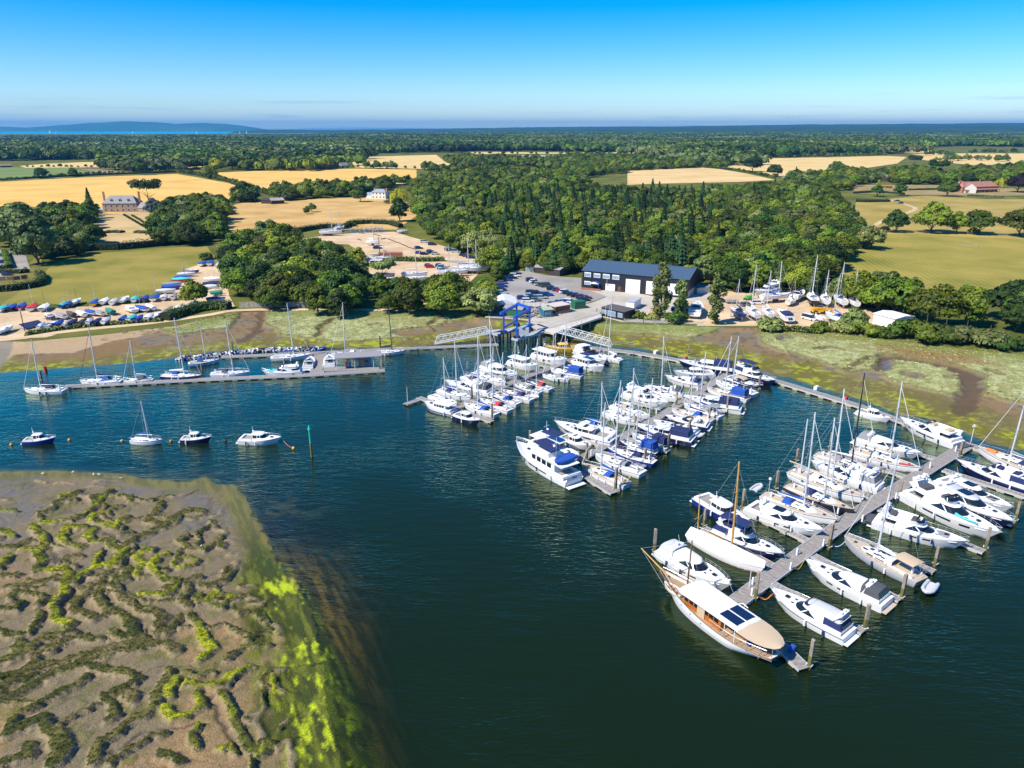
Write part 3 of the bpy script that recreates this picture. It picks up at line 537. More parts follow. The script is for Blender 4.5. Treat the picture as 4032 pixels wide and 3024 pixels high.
HULLC = dict(white=W_, navy=NAVY, blue=BLUEH, black=BLACKH, grey=GREYH, red=REDP, cream=CREAM, yellow=YEL, wood=WOOD)

class Hull:
    def __init__(s, L, B, fb, kind='sail', tr=None):
        s.L, s.B, s.fb, s.kind = L, B, fb, kind
        s.tr = tr if tr is not None else {'sail': .66, 'motor': .90, 'trawl': .84, 'classic': .35}[kind]
    def half(s, t):
        if s.kind == 'motor': return s.B/2*(1-max(0, (t-.42)/.58)**2.5)*(1-(1-s.tr)*max(0, (.42-t)/.42)**1.5)
        if s.kind == 'trawl': return s.B/2*(1-max(0, (t-.5)/.5)**2.6)*(1-(1-s.tr)*max(0, (.5-t)/.5)**1.6)
        return s.B/2*(1-max(0, (t-.42)/.58)**2.0)*(1-(1-s.tr)*max(0, (.42-t)/.42)**(1.7 if s.kind == 'sail' else 2.2))
    def sheer(s, t):
        k = {'sail': (.92, .26), 'motor': (.80, .55), 'trawl': (.80, .75), 'classic': (.85, .9)}[s.kind]
        z = s.fb*(k[0]+k[1]*t*t)
        if s.kind == 'classic': z += s.fb*.25*max(0, .25-t)/.25
        return z
    def sec(s, t, u):
        "point on the starboard half section: u = 0 sheer, 1 keel line"
        b = max(s.half(t), .02); z0 = s.sheer(t); kd = -.35
        pr = {'sail': [(0, 1, 1), (.35, .985, .55), (.62, .86, 0), (.85, .5, -.6), (1, 0, -1)],
              'motor': [(0, 1, 1), (.35, .94-.22*t**3, .5), (.62, .88-.5*t**2.5, 0), (.85, .5-.3*t*t, -.6), (1, 0, -1)],
              'trawl': [(0, 1, 1), (.35, .96-.3*t**4, .5), (.62, .9-.45*t**3, 0), (.85, .55-.3*t*t, -.7), (1, 0, -1)],
              'classic': [(0, 1, 1), (.35, .97, .5), (.62, .84, 0), (.85, .45, -.6), (1, 0, -1)]}[s.kind]
        for (u0, y0, h0), (u1, y1, h1) in zip(pr, pr[1:]):
            if u <= u1+1e-9:
                k = (u-u0)/(u1-u0); y = y0+(y1-y0)*k; h = h0+(h1-h0)*k; break
        z = h*z0 if h >= 0 else -h*kd
        rk = {'sail': .045, 'motor': .13, 'trawl': .10, 'classic': .14}[s.kind]; rs = {'sail': .03, 'motor': 0, 'trawl': .02, 'classic': .16}[s.kind]
        x = -s.L/2+s.L*t-(1-max(h, -.3))*s.L*(rk*max(0, (t-.6)/.4)**1.6)+(1-max(h, 0))*s.L*rs*max(0, (.3-t)/.3)
        return x, b*y, z
    def ts(s, n=15): return [1-(1-i/(n-1))**1.35 if False else i/(n-1) for i in range(n)]
    def hull(s, mb, n=15):
        U = (0, .18, .35, .5, .62, .85, 1); rings = []
        for t in s.ts(n):
            t = t if t < .999 else 1
            st = [s.sec(t, u) for u in U]; rings.append([(x, -y, z) for x, y, z in st]+[(x, y, z) for x, y, z in st[-2::-1]])
        mb.loft(rings, False); r0 = rings[0]; mb.add(r0, [tuple(range(len(r0)))]); return mb
    def band(s, mb, u0, u1, t0=0, t1=1, off=.012, n=14, sides=(-1, 1)):
        for sd in sides:
            rings = []
            for i in range(n):
                t = t0+(t1-t0)*i/(n-1); a = s.sec(t, u0); b = s.sec(t, u1); rings.append([(a[0], sd*(a[1]+off), a[2]), (b[0], sd*(b[1]+off), b[2])])
            mb.loft(rings, False)
        return mb
    def deck(s, mb, t0=0, t1=1, drop=.05, inset=.03, n=15, camber=.03, dz=0):
        rings = []
        for i in range(n):
            t = t0+(t1-t0)*i/(n-1); x, b, z = s.sec(t, 0); b = max(b-inset, .01); z = z-drop+dz
            rings.append([(x, -b, z), (x, -b*.5, z+camber*b), (x, 0, z+camber*b*1.4), (x, b*.5, z+camber*b), (x, b, z)])
        return mb.loft(rings, False)
    def edge(s, t, out=0.0, up=0.0, side=1):
        x, b, z = s.sec(t, 0); return Vector((x, side*(b+out), z+up))
    def toe(s, mb, r=.035, up=.02, t0=0, t1=1, n=16, out=0):
        for sd in (-1, 1): mb.tube([s.edge(t0+(t1-t0)*i/(n-1), out, up, sd) for i in range(n)], r, 4)
        return mb
    def rails(s, mb, t0, t1, h, n=6, bow=True, r=.02, mid=True, inn=-.06):
        for sd in (-1, 1):
            P_ = [s.edge(t0+(t1-t0)*i/(n-1), inn, h, sd) for i in range(n)]
            mb.tube(P_, r, 4)
            if mid: mb.tube([p-Vector((0, 0, h*.48)) for p in P_], r*.55, 3)
            for p in P_: mb.tube([p-Vector((0, 0, h)), p], r*.8, 4)
        if bow:
            a = s.edge(t1, inn, h, 1); b = s.edge(t1, inn, h, -1); mb.tube([a, ((a+b)/2)+Vector((s.L*.012, 0, 0)), b], r, 4)
        return mb

def plan(xa, xf, w, z, k=.5, aw=.94, slope=0.0, n=9, p=.8):
    "plan outline of a deckhouse: square stern corners, rounded front"
    xm = xa+(xf-xa)*k; pts = [(xa, -w*aw)]
    for i in range(n):
        a = -math.pi/2+math.pi*i/(n-1); pts.append((xm+(xf-xm)*math.cos(a)**p if abs(math.cos(a)) > 1e-6 else xm, w*(math.copysign(abs(math.sin(a))**.75, math.sin(a)))))
    pts.append((xa, w*aw))
    return [(x, y, z+slope*(x-xa)) for x, y in pts]
def fender(parent, h, t, side, m=None):
    p = h.edge(t, .14, -.15, side); mb = MB().tube([p, p-Vector((0, 0, .16)), p-Vector((0, 0, .62)), p-Vector((0, 0, .75))], .13, 7); mb.build('fender', m or W_, parent, 50)
def hatch(parent, x, y, z, l=.5, w=.5, name='hatch', m=None): MB().box(x-l/2, x+l/2, y-w/2, y+w/2, z-.04, z+.05).build(name, m or GLASS, parent)
def dinghy_parts(root, x, y, z, L=2.8, rz=0.0, m=None, name='tender', cover=None):
    "inflatable tender"
    B = L*.5; mb = MB(); pts = [(-L/2, -B*.36), (-L*.1, -B*.4), (L*.25, -B*.36), (L*.42, -B*.18), (L*.5, 0), (L*.42, B*.18), (L*.25, B*.36), (-L*.1, B*.4), (-L/2, B*.36)]
    c, s_ = math.cos(rz), math.sin(rz); q = lambda a, b, h=0: (x+a*c-b*s_, y+a*s_+b*c, z+h)
    mb.tube([q(a, b, .12*max(0, a/L)*2) for a, b in pts], L*.075, 7); tb = mb.build(name, m or RUB, root, 60)
    fl = MB(); fl.add([q(a, b, -.03) for a, b in pts], [tuple(range(len(pts)))]); fl.build('floor', cover or CLGREY, tb)
    if cover:
        cv = MB(); n_ = len(pts)-1; rings = [[q(pts[i][0], pts[i][1]*k, .14+.16*(1-k*k)+.1*max(0, pts[i][0]/L)) for k in (1, .6, .2, 0)] for i in range(5)]
        cv.loft(rings, False); cv.loft([[q(pts[i][0], -pts[i][1]*k, .14+.16*(1-k*k)+.1*max(0, pts[i][0]/L)) for k in (1, .6, .2, 0)] for i in range(5)], False); cv.build('cover', cover, tb, 60)
    return tb
def outboard(root, x, y, z, m=BLACK):
    mb = MB().box(x-.35, x+.1, y-.2, y+.2, z+.25, z+.75); mb.box(x-.2, x, y-.09, y+.09, z-.5, z+.25); return mb.build('outboard', m, root)

def place(name, bow, stern, zb, zs):
    a = pt(*bow, zb); b = pt(*stern, zs); dx, dy = a.x-b.x, a.y-b.y
    return math.hypot(dx, dy), Vector(((a.x+b.x)/2, (a.y+b.y)/2, 0)), math.atan2(dy, dx)

BOATS = []           # (location, half length, label) for naming the piles and posts beside them
def sailboat(label, bow, stern, group, mast=None, hull='white', boom='blue', hood='blue', deck='white', stripe='navy', L=None, B=None, teak=False, jib='white', mat_m=None, tent=None, bimini=None, wheel=True,
             z=0.0, keel=False, fend=2, cat='sailing yacht', name='sailing_yacht', cover=None, dome=False, mizzen=False, lite=False, furled=True, ext=None, mt=.57, windows=True, loc=None, rot=None, boot=None):
    if loc is None: L0, c, rot = place(name, bow, stern, 1.25+z, 1.0+z)
    else: L0, c = L, Vector(loc)
    L = L or L0; B = B or (.9+.235*L if L > 7 else .34*L); fb = .55+.055*L
    r = empty(name, (c.x, c.y, z), rot); tag(r, label, cat, group); h = Hull(L, B, fb, 'sail'); BOATS.append((c, L/2, label, rot))
    n = 13
    hm = HULLC[hull]; h.hull(MB(), n).build('hull', hm, r, 35)
    h.deck(MB(), n=n).build('deck', TEAK if teak else W2, r, 40)
    if stripe: h.band(MB(), .08, .14).build('stripe', CANV.get(stripe) or HULLC[stripe], r)
    h.band(MB(), .565, .64).build('boot_stripe', HULLC[boot] if boot else (NAVY if hull != 'navy' else REDP), r)
    if keel:
        MB().loft([[(L*.12, 0, -.1), (L*.0, .16, -.1), (-L*.12, 0, -.1), (L*.0, -.16, -.1)], [(L*.06, 0, -1.5), (0, .10, -1.5), (-L*.10, 0, -1.5), (0, -.1, -1.5)]], True, True, True).build('keel', NAVY, r)
        MB().box(-L*.43, -L*.37, -.05, .05, -1.2, .1).build('rudder', W_, r)
    zd = h.sheer(.5)-.04
    # coachroof
    x0, x1, wd = -.12*L, .27*L, B*.30; hh = .30+.012*L
    MB().loft([plan(x0, x1, wd, zd-.05, .35), plan(x0, x1-.04*L, wd*.94, zd+hh*.75, .35, slope=-.02), plan(x0+.05, x1-.07*L, wd*.84, zd+hh, .35, slope=-.025), plan(x0+.1, x1-.12*L, wd*.4, zd+hh+.05, .35, slope=-.025)], True, False, True).build('coachroof', W_ if not cover else CANV[cover], r, 40)
    if windows:
        for sd in (-1, 1):
            for a, b in ((-.09, .02), (.045, .13)) if L > 8 else ((-.08, .1),):
                MB().add([(a*L, sd*(wd*.985+.012), zd+hh*.22), (b*L, sd*(wd*.985+.012), zd+hh*.20), (b*L, sd*(wd*.95+.012), zd+hh*.62), (a*L, sd*(wd*.95+.012), zd+hh*.66)], [(0, 1, 2, 3)]).build('window', GLASS, r)
    hatch(r, .12*L, 0, zd+hh+.03, .5, .5)
    if not lite:
        hatch(r, .34*L, 0, h.sheer(.84)+.03, .45, .45); hatch(r, .0*L, wd*.45, zd+hh+.02, .6, .22); hatch(r, .0*L, -wd*.45, zd+hh+.02, .6, .22)
    # cockpit
    ca, cf = -.44*L, x0-.02*L; cw = B*.25
    ck = MB()
    for sd in (-1, 1): ck.box(ca, cf, min(sd*cw, sd*(cw+.22)), max(sd*cw, sd*(cw+.22)), zd-.1, zd+.24)
    ck.build('coaming', W2, r)
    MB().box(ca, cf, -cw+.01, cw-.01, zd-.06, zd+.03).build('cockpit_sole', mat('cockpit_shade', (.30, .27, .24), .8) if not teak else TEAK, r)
    st = MB(); [st.box(ca+.2, cf-.1, min(sd*cw*.5, sd*cw), max(sd*cw*.5, sd*cw), zd+.03, zd+.14) for sd in (-1, 1)]; st.build('bench', W2 if not teak else TEAK, r)
    if wheel and L > 9.5:
        wp = Vector((ca+.16*(cf-ca), 0, zd+.85)); MB().tube([wp+Vector((0, .5*math.cos(k*math.pi/5), .5*math.sin(k*math.pi/5))) for k in range(11)], .025, 4).build('wheel', STEEL, r)
        MB().box(wp.x+.05, wp.x+.3, -.15, .15, zd, zd+.9).build('binnacle', W_, r)
    if hood:
        rings = []; hw = cw+.22; hz = zd+hh
        for k, (xx, zz) in enumerate(((cf+.95, hz-.05), (cf+.55, hz+.42), (cf+.1, hz+.58), (cf-.55, hz+.52))):
            rings.append([(xx-.1*(j in (0, 6)), hw*math.sin(a), hz-.2+(zz-hz+.2)*max(math.cos(a), 0)**.55 if k else hz-.1+.08*math.cos(a)) for j, a in enumerate([-math.pi/2+math.pi*i/6 for i in range(7)])])
        MB().loft(rings, False).build('sprayhood', CANV[hood], r, 40)
        MB().add([(cf+.86, -hw*.45, hz+.10), (cf+.86, hw*.45, hz+.10), (cf+.60, hw*.42, hz+.38), (cf+.60, -hw*.42, hz+.38)], [(0, 1, 2, 3)]).build('hood_window', GLASS, r)
    if bimini or tent:
        cm = CANV[bimini or tent]; bz = zd+1.95; b0, b1 = ca+.1, cf-.7 if bimini else cf+.1; bw = cw+.35
        MB().loft([[(b0, -bw, bz-.12), (b0, -bw*.5, bz), (b0, bw*.5, bz), (b0, bw, bz-.12)], [(b1, -bw, bz-.10), (b1, -bw*.5, bz+.05), (b1, bw*.5, bz+.05), (b1, bw, bz-.10)]], False).build('bimini' if bimini else 'cockpit_tent', cm, r, 50)
        fr = MB(); [fr.tube([(xx, sd*bw, zd), (xx, sd*bw, bz-.12)], .02, 4) for xx in (b0, b1) for sd in (-1, 1)]; fr.build('frame', STEEL, r)
        if tent: MB().loft([[(b0, -bw, bz-.12), (b1, -bw, bz-.1)], [(b0-.1, -bw, zd+.4), (b1, -bw, zd+.3)]], False).loft([[(b0, bw, bz-.12), (b1, bw, bz-.1)], [(b0-.1, bw, zd+.4), (b1, bw, zd+.3)]], False).loft([[(b0, -bw, bz-.12), (b0, bw, bz-.12)], [(b0-.15, -bw, zd+.4), (b0-.15, bw, zd+.4)]], False).build('side_screen', cm, r)
    # rig
    if mast is not False:
        mx = L*(mt-.5); g = Vector((c.x+mx*math.cos(rot), c.y+mx*math.sin(rot), 0))
        mh = (top_z(g, Z(*mast)[1]) if mast else 1.28*L+1+z)-z; mh = max(6 if mast is None else 4, min(mh, 2.0*L+3)); mm = mat_m or ALU; mr = .06+.0095*L
        zm = zd+hh; bm_ = MB(); bm_.tube([(mx, 0, zd), (mx-.01*mh, 0, mh*.6), (mx-.022*mh, 0, mh)], mr, 8, mr*.62).build('mast', mm, r, 60); bm = Vector((mx, 0, zm)); topv = Vector((mx-.022*mh, 0, mh))
        for kx in ((.36, .66) if L > 10.5 else (.5,)):
            zz = zm+(mh-zm)*kx
            for sd in (-1, 1): MB().tube([(mx-.01*mh*kx, 0, zz), (mx-.012*mh*kx-.25, sd*B*.30*(1.1-.4*kx), zz+.06)], .03, 4).build('spreader', mm, r)
        bl = .36*L; bz = zm+.75
        MB().tube([(mx-.1, 0, bz), (mx-bl, 0, bz+.05)], .055+.003*L, 6).build('boom', mm, r, 50)
        if boom:
            MB().tube([(mx-.02, 0, bz+.75), (mx-.16, 0, bz+.42), (mx-.5*bl, 0, bz+.30), (mx-bl*.99, 0, bz+.13)], .20+.004*L, 8, .10).build('sail_cover', CANV[boom], r, 60)
        rg = MB(); chn = Vector((mx-.2, 0, 0)); tc = h.edge(mt-.01, -.05, 0)
        fore = Vector((h.edge(.985).x, 0, h.sheer(1)+.1)); aft = Vector((-L/2+.05, 0, h.sheer(0)+.1)); fs = topv*0.93+Vector((mx*.07, 0, 0)); fs = Vector((mx-.02*mh*.93, 0, mh*.94))
        for sd in (-1, 1):
            e = h.edge(mt-.01, -.08, 0, sd); q1 = Vector((mx-.012*mh*.6-.25, sd*B*.27, zm+(mh-zm)*(.36 if L > 10.5 else .5)+.06)); rg.tube([e, q1, fs], .016, 3); rg.tube([e, Vector((mx, 0, zm+(mh-zm)*.36))], .014, 3)
        rg.tube([aft, topv], .016, 3); rg.build('rigging', WIRE, r)
        if jib and furled: MB().tube([fore, fore+(fs-fore)*.05, fore+(fs-fore)*.5, fs], .05, 6, .035).build('furled_jib', CANV[jib], r, 60)
        else: MB().tube([fore, fs], .016, 3).build('forestay', WIRE, r)
        if mizzen:
            m2 = -.36*L; MB().tube([(m2, 0, zd), (m2-.1, 0, mh*.62)], mr*.75, 6, mr*.5).build('mizzen_mast', mm, r, 60)
            MB().tube([(m2, 0, zd+1.6), (m2-.17*L, 0, zd+1.6)], .12, 6).build('mizzen_cover', CANV[boom or 'white'], r, 60)
    if not lite:
        h.rails(MB(), .10, .965, .62, 8, True, .017).build('guard_rail', STEEL, r)
        pp = MB(); a = h.edge(.02, -.06, .65, 1); b = h.edge(.02, -.06, .65, -1); pp.tube([h.edge(.10, -.06, .62, 1), a, b, h.edge(.10, -.06, .62, -1)], .02, 4); pp.build('pushpit', STEEL, r)
    else: h.rails(MB(), .12, .96, .6, 4, True, .02, False).build('guard_rail', STEEL, r)
    for i in range(fend):
        for sd in (-1, 1): fender(r, h, .34+.16*i, sd, FENDN if random.random() < .35 else W_)
    if dome: MB().tube([(-L*.46, B*.3, zd), (-L*.46, B*.3, zd+2.4)], .035, 4).sphere((-L*.46, B*.3, zd+2.6), .26, 8).build('radome', W_, r, 60)
    if ext: ext(r, h, L, B, zd)
    return r

def motorboat(label, bow, stern, group, hull='white', style='sport', tent=None, bimini=None, cover=None, L=None, B=None, stripe=None, fb=None, teak=False, sunroof=False, tender=None, arch=True, fend=2, hwin=True,
              cat='motor yacht', name='motor_yacht', shade=None, z=0.0, lite=False, ext=None, kayak=None, loc=None, rot=None, boot='navy', roofm=None, keel=False):
    if loc is None: L0, c, rot = place(name, bow, stern, 1.7+z, .7+z)
    else: L0, c = L, Vector(loc)
    L = L or L0; B = B or (.25*L+1.0 if L > 8 else .34*L); fb = fb or (.55+.075*L)
    kind = 'trawl' if style in ('trawler',) else 'motor'
    r = empty(name, (c.x, c.y, z), rot); tag(r, label, cat, group); h = Hull(L, B, fb, kind); BOATS.append((c, L/2, label, rot))
    h.hull(MB(), 17).build('hull', HULLC[hull], r, 35)
    h.deck(MB(), n=15).build('deck', W2, r, 40)
    h.band(MB(), .57, .66).build('boot_stripe', HULLC[boot], r)
    if hull != 'white' : h.band(MB(), 0, .07, 0, 1, .02).build('gunwale', W_, r)
    if stripe: h.band(MB(), .12, .19).build('stripe', HULLC.get(stripe) or CANV[stripe], r)
    if hwin and L > 10:
        for a, b in ((.30, .42), (.45, .60), (.68, .78)) if L > 13 else ((.42, .5), (.56, .64)): [h.band(MB(), .16, .30, a, b, .016, 5, (sd,)).build('hull_window', GLASS, r) for sd in (-1, 1)]
    MB().box(-L/2-.055*L, -L/2+.05, -B*.40, B*.40, .18, .32).build('bathing_platform', TEAK if teak else W2, r)
    zd = h.sheer(.45)-.03; s_ = L/13.0
    def wal(rings, nm, m, sm=40, cap=True): return MB().loft(rings, True, False, cap).build(nm, m, r, sm)
    wins = None
    if style in ('sport', 'fly', 'coupe'):
        # foredeck moulding
        wal([plan(-.1*L, .41*L, B*.36, zd+.02, .35, slope=.012), plan(-.1*L, .385*L, B*.31, zd+.26*s_+.08, .3, slope=.008), plan(-.1*L, .30*L, B*.18, zd+.36*s_+.1, .3)], 'foredeck', W_)
        a0, f0 = -.26*L, .19*L; w0 = B*.385; z1 = zd+.34*s_; z2 = zd+1.02*s_; z3 = zd+1.26*s_
        wal([plan(a0, f0, w0, zd-.05, .3), plan(a0, f0-.01*L, w0*.98, z1, .3)], 'cabin_side', W_, 40, False)
        gs = wal([plan(a0+.015*L, f0-.015*L, w0*.965, z1-.01, .3), plan(a0+.03*L, f0-.135*L, w0*.84, z2, .3)], 'window', GLASS, 40, False)
        # white pillars over the glass
        pl_ = MB()
        for sd in (-1, 1):
            pl_.add([(a0, sd*(w0*.94), z1-.02), (a0+.10*L, sd*(w0*.975+.012), z1-.02), (a0+.20*L, sd*(w0*.86+.015), z2+.01), (a0+.02*L, sd*(w0*.83), z2+.01)], [(0, 1, 2, 3)])
            pl_.add([(f0-.16*L, sd*(w0*.985+.01), z1-.02), (f0-.145*L, sd*(w0*.975+.01), z1-.02), (f0-.215*L, sd*(w0*.85+.016), z2+.01), (f0-.235*L, sd*(w0*.85+.016), z2+.01)], [(0, 1, 2, 3)])
        pl_.build('pillar', W_, r)
        ra = a0-.05*L if style != 'fly' else a0-.13*L
        wal([plan(ra, f0-.12*L, w0*.87, z2-.02, .35), plan(ra, f0-.125*L, w0*.88, z2+.08*s_, .35), plan(ra+.05, f0-.15*L, w0*.76, z3, .35, slope=-.01), plan(ra+.3, f0-.2*L, w0*.35, z3+.06, .35)], 'roof', roofm or W_)
        if sunroof: MB().loft([plan(-.16*L, -.01*L, w0*.5, z3+.055, .8), plan(-.155*L, -.015*L, w0*.49, z3+.085, .8)], True, False, True).build('sunroof', GLASS, r)
        if style == 'fly':
            f1 = f0-.165*L; k0 = ra+.05; zf = z3-.03
            wal([plan(k0, f1, w0*.84, zf-.06, .45), plan(k0-.05*L, f1+.02*L, w0*.90, zf+.5*s_, .45), plan(k0-.05*L, f1+.01*L, w0*.86, zf+.52*s_, .45), plan(k0, f1-.02*L, w0*.80, zf+.03, .45)], 'flybridge', W_, 30, True)
            wal([plan(f1-.06*L, f1+.015*L, w0*.80, zf+.5*s_, .2), plan(f1-.075*L, f1-.02*L, w0*.72, zf+.82*s_, .2)], 'windscreen', GLASS, 40, False)
            sm_ = CANV[shade or 'dark']
            MB().loft([plan(k0+.02*L, k0+.115*L, w0*.66, zf+.02, .9), plan(k0+.025*L, k0+.11*L, w0*.6, zf+.5*s_, .9)], True, False, True).build('seat_cover', sm_, r, 40)
            MB().loft([plan(f1-.135*L, f1-.05*L, w0*.5, zf+.02, .6), plan(f1-.13*L, f1-.06*L, w0*.4, zf+.62*s_, .6)], True, False, True).build('helm_cover', sm_, r, 40)
            if arch:
                ax = k0+.01*L; MB().bar((ax+.04*L, w0*.86, zf+.4*s_), (ax-.02*L, w0*.72, zf+1.25*s_), .5*s_, .12).bar((ax+.04*L, -w0*.86, zf+.4*s_), (ax-.02*L, -w0*.72, zf+1.25*s_), .5*s_, .12).box(ax-.04*L, ax+.01*L, -w0*.74, w0*.74, zf+1.2*s_, zf+1.32*s_).build('radar_arch', W_, r)
                MB().sphere((ax-.01*L, .5*s_, zf+1.55*s_), .26*s_, 8).sphere((ax-.01*L, -.5*s_, zf+1.5*s_), .2*s_, 8).build('radome', W_, r, 60)
            if bimini:
                bz = zf+1.9*s_; MB().loft([[(k0-.02*L, -w0*.8, bz-.1), (k0-.02*L, 0, bz), (k0-.02*L, w0*.8, bz-.1)], [(f1-.03*L, -w0*.75, bz-.1), (f1-.03*L, 0, bz+.06), (f1-.03*L, w0*.75, bz-.1)]], False).build('bimini', CANV[bimini], r, 50)
                fr = MB(); [fr.tube([(xx, sd*w0*.78, zf+.3), (xx, sd*w0*.78, bz-.1)], .025, 4) for xx in (k0, f1-.04*L) for sd in (-1, 1)]; fr.build('frame', STEEL, r)
            if cover: MB().loft([plan(k0-.03*L, f1+.02*L, w0*.88, zf+.5*s_, .55, p=.5), plan(k0, f1-.02*L, w0*.7, zf+.72*s_, .55), plan(k0+.06*L, f1-.09*L, w0*.25, zf+.8*s_, .55)], True, False, True).build('flybridge_cover', CANV[cover], r, 60)
        elif arch:
            ax = a0-.01*L; MB().bar((ax+.02*L, w0*.9, zd+.2), (ax-.02*L, w0*.7, z3+.35*s_), .6*s_, .14).bar((ax+.02*L, -w0*.9, zd+.2), (ax-.02*L, -w0*.7, z3+.35*s_), .6*s_, .14).box(ax-.05*L, ax, -w0*.72, w0*.72, z3+.28*s_, z3+.42*s_).build('radar_arch', W_, r)
            MB().sphere((ax-.02*L, 0, z3+.68*s_), .28*s_, 8).tube([(ax-.02*L, .6*s_, z3+.4*s_), (ax-.06*L, .65*s_, z3+1.7*s_)], .02, 3).build('radome', W_, r, 60)
        za, zb_, tf = a0, z3, w0
    elif style == 'open':
        wal([plan(-.1*L, .41*L, B*.37, zd+.02, .35, slope=.012), plan(-.1*L, .38*L, B*.31, zd+.24*s_+.08, .3, slope=.008), plan(-.1*L, .28*L, B*.18, zd+.34*s_+.1, .3)], 'foredeck', W_)
        a0, f0 = -.24*L, .13*L; w0 = B*.38; z1 = zd+.34*s_; z3 = zd+.95*s_
        wal([plan(a0, f0, w0, zd-.05, .3), plan(a0, f0-.01*L, w0*.98, z1, .3)], 'cabin_side', W_, 40, True)
        wal([plan(a0+.1*L, f0-.015*L, w0*.965, z1-.01, .3), plan(a0+.12*L, f0-.12*L, w0*.86, z3, .3)], 'windscreen', GLASS, 40, False)
        ax = a0+.02*L; MB().bar((ax+.04*L, w0*.98, zd+.2), (ax-.04*L, w0*.75, zd+1.55*s_), .5*s_, .14).bar((ax+.04*L, -w0*.98, zd+.2), (ax-.04*L, -w0*.75, zd+1.55*s_), .5*s_, .14).box(ax-.07*L, ax-.01*L, -w0*.76, w0*.76, zd+1.5*s_, zd+1.64*s_).build('radar_arch', W_, r)
        if bimini:
            bz = zd+1.6*s_; MB().loft([[(a0-.02*L, -w0*.8, bz-.2), (a0-.02*L, 0, bz), (a0-.02*L, w0*.8, bz-.2)], [(f0-.16*L, -w0*.82, bz-.25), (f0-.16*L, 0, bz+.06), (f0-.16*L, w0*.82, bz-.25)], [(f0-.10*L, -w0*.8, z3-.1), (f0-.09*L, 0, z3), (f0-.10*L, w0*.8, z3-.1)]], False).build('bimini', CANV[bimini], r, 50)
        za = a0
    elif style == 'trawler':
        s_ *= .84 if L > 13 else 1
        wal([plan(-.02*L, .33*L, B*.34, zd+.05, .4, slope=.02), plan(-.02*L, .32*L, B*.32, zd+.5*s_, .4, slope=.015)], 'forward_cabin', W_)
        a0, f0 = -.30*L, .10*L; w0 = B*.40; z1 = zd+.75*s_; z2 = zd+1.45*s_; z3 = zd+1.75*s_
        wal([plan(a0, f0, w0, zd-.05, .8), plan(a0, f0-.01*L, w0*.97, z3, .8)], 'cabin_side', W_, 30, True)
        wb = 0
        for k in range(4):
            x_ = a0+.05*L+k*.085*L
            for sd in (-1, 1): MB().box(x_, x_+.06*L, min(sd*w0*.96, sd*(w0*1.0+.02)), max(sd*w0*.96, sd*(w0*1.0+.02)), z1, z2).build('window', GLASS, r)
        MB().loft([[(f0-.004*L, -w0*.55, z1), (f0+.012*L, 0, z1), (f0-.004*L, w0*.55, z1)], [(f0-.012*L, -w0*.55, z2), (f0+.002*L, 0, z2), (f0-.012*L, w0*.55, z2)]], False).build('windscreen', GLASS, r)
        wal([plan(a0-.14*L, f0+.03*L, w0*1.12, z3-.01, .8), plan(a0-.14*L, f0+.03*L, w0*1.12, z3+.12, .8)], 'roof', W_, 30)
        if L > 13:   # upper wheelhouse and flying bridge
            wal([plan(a0+.12*L, f0-.01*L, w0*.82, z3+.1, .7), plan(a0+.13*L, f0-.05*L, w0*.78, z3+.85*s_, .7)], 'flybridge', W_, 30)
        if bimini:
            bz = z3+1.7*s_; MB().loft([[(a0+.08*L, -w0*.85, bz-.1), (a0+.08*L, 0, bz), (a0+.08*L, w0*.85, bz-.1)], [(f0-.02*L, -w0*.85, bz-.1), (f0-.02*L, 0, bz+.05), (f0-.02*L, w0*.85, bz-.1)]], False).build('bimini', CANV[bimini], r, 50)
            fr = MB(); [fr.tube([(xx, sd*w0*.8, z3), (xx, sd*w0*.8, bz-.1)], .03, 4) for xx in (a0+.09*L, f0-.03*L) for sd in (-1, 1)]; fr.build('frame', STEEL, r)
        MB().tube([(a0+.10*L, 0, z3), (a0+.10*L, 0, z3+3.6*s_)], .07, 6, .04).bar((a0+.10*L, -.8*s_, z3+2.5*s_), (a0+.10*L, .8*s_, z3+2.5*s_), .06, .06).sphere((a0+.13*L, 0, z3+1.9*s_), .24*s_, 8).build('signal_mast', W_, r, 60)
        za = a0
    elif style == 'cabin':
        a0, f0 = -.16*L, .16*L; w0 = B*.36; z1 = zd+.4; z2 = zd+1.05; z3 = zd+1.3
        wal([plan(-.05*L, .36*L, B*.34, zd+.02, .35, slope=.01), plan(-.05*L, .34*L, B*.27, zd+.35, .3), ], 'foredeck', W_)
        wal([plan(a0, f0, w0, zd-.05, .6), plan(a0, f0-.01*L, w0*.98, z1, .6)], 'cabin_side', W_, 40, False)
        wal([plan(a0+.01*L, f0-.01*L, w0*.96, z1-.01, .6), plan(a0+.02*L, f0-.09*L, w0*.86, z2, .6)], 'window', GLASS, 40, False)
        pb = MB()
        for sd in (-1, 1):
            for xx in (a0+.02*L, a0+.13*L, a0+.2*L): pb.add([(xx-.05, sd*(w0*.965+.012), z1-.02), (xx+.05, sd*(w0*.965+.012), z1-.02), (xx+.05, sd*(w0*.865+.012), z2), (xx-.05, sd*(w0*.865+.012), z2)], [(0, 1, 2, 3)])
        pb.build('pillar', W_, r)
        wal([plan(a0-.03*L, f0-.05*L, w0*.95, z2-.02, .6), plan(a0-.03*L, f0-.055*L, w0*.95, z2+.08, .6), plan(a0, f0-.08*L, w0*.7, z3-.06, .6)], 'roof', W_)
        if sunroof: MB().box(-.07*L, -.01*L, -w0*.5, -.05, z3-.07, z3-.02).box(-.07*L, -.01*L, .05, w0*.5, z3-.07, z3-.02).build('sunroof', GLASS, r)
        if arch: MB().tube([(a0, 0, z3-.1), (a0-.1, 0, z3+1.2)], .04, 5).sphere((a0, 0, z3+.25), .2, 8).build('antenna', W_, r, 60)
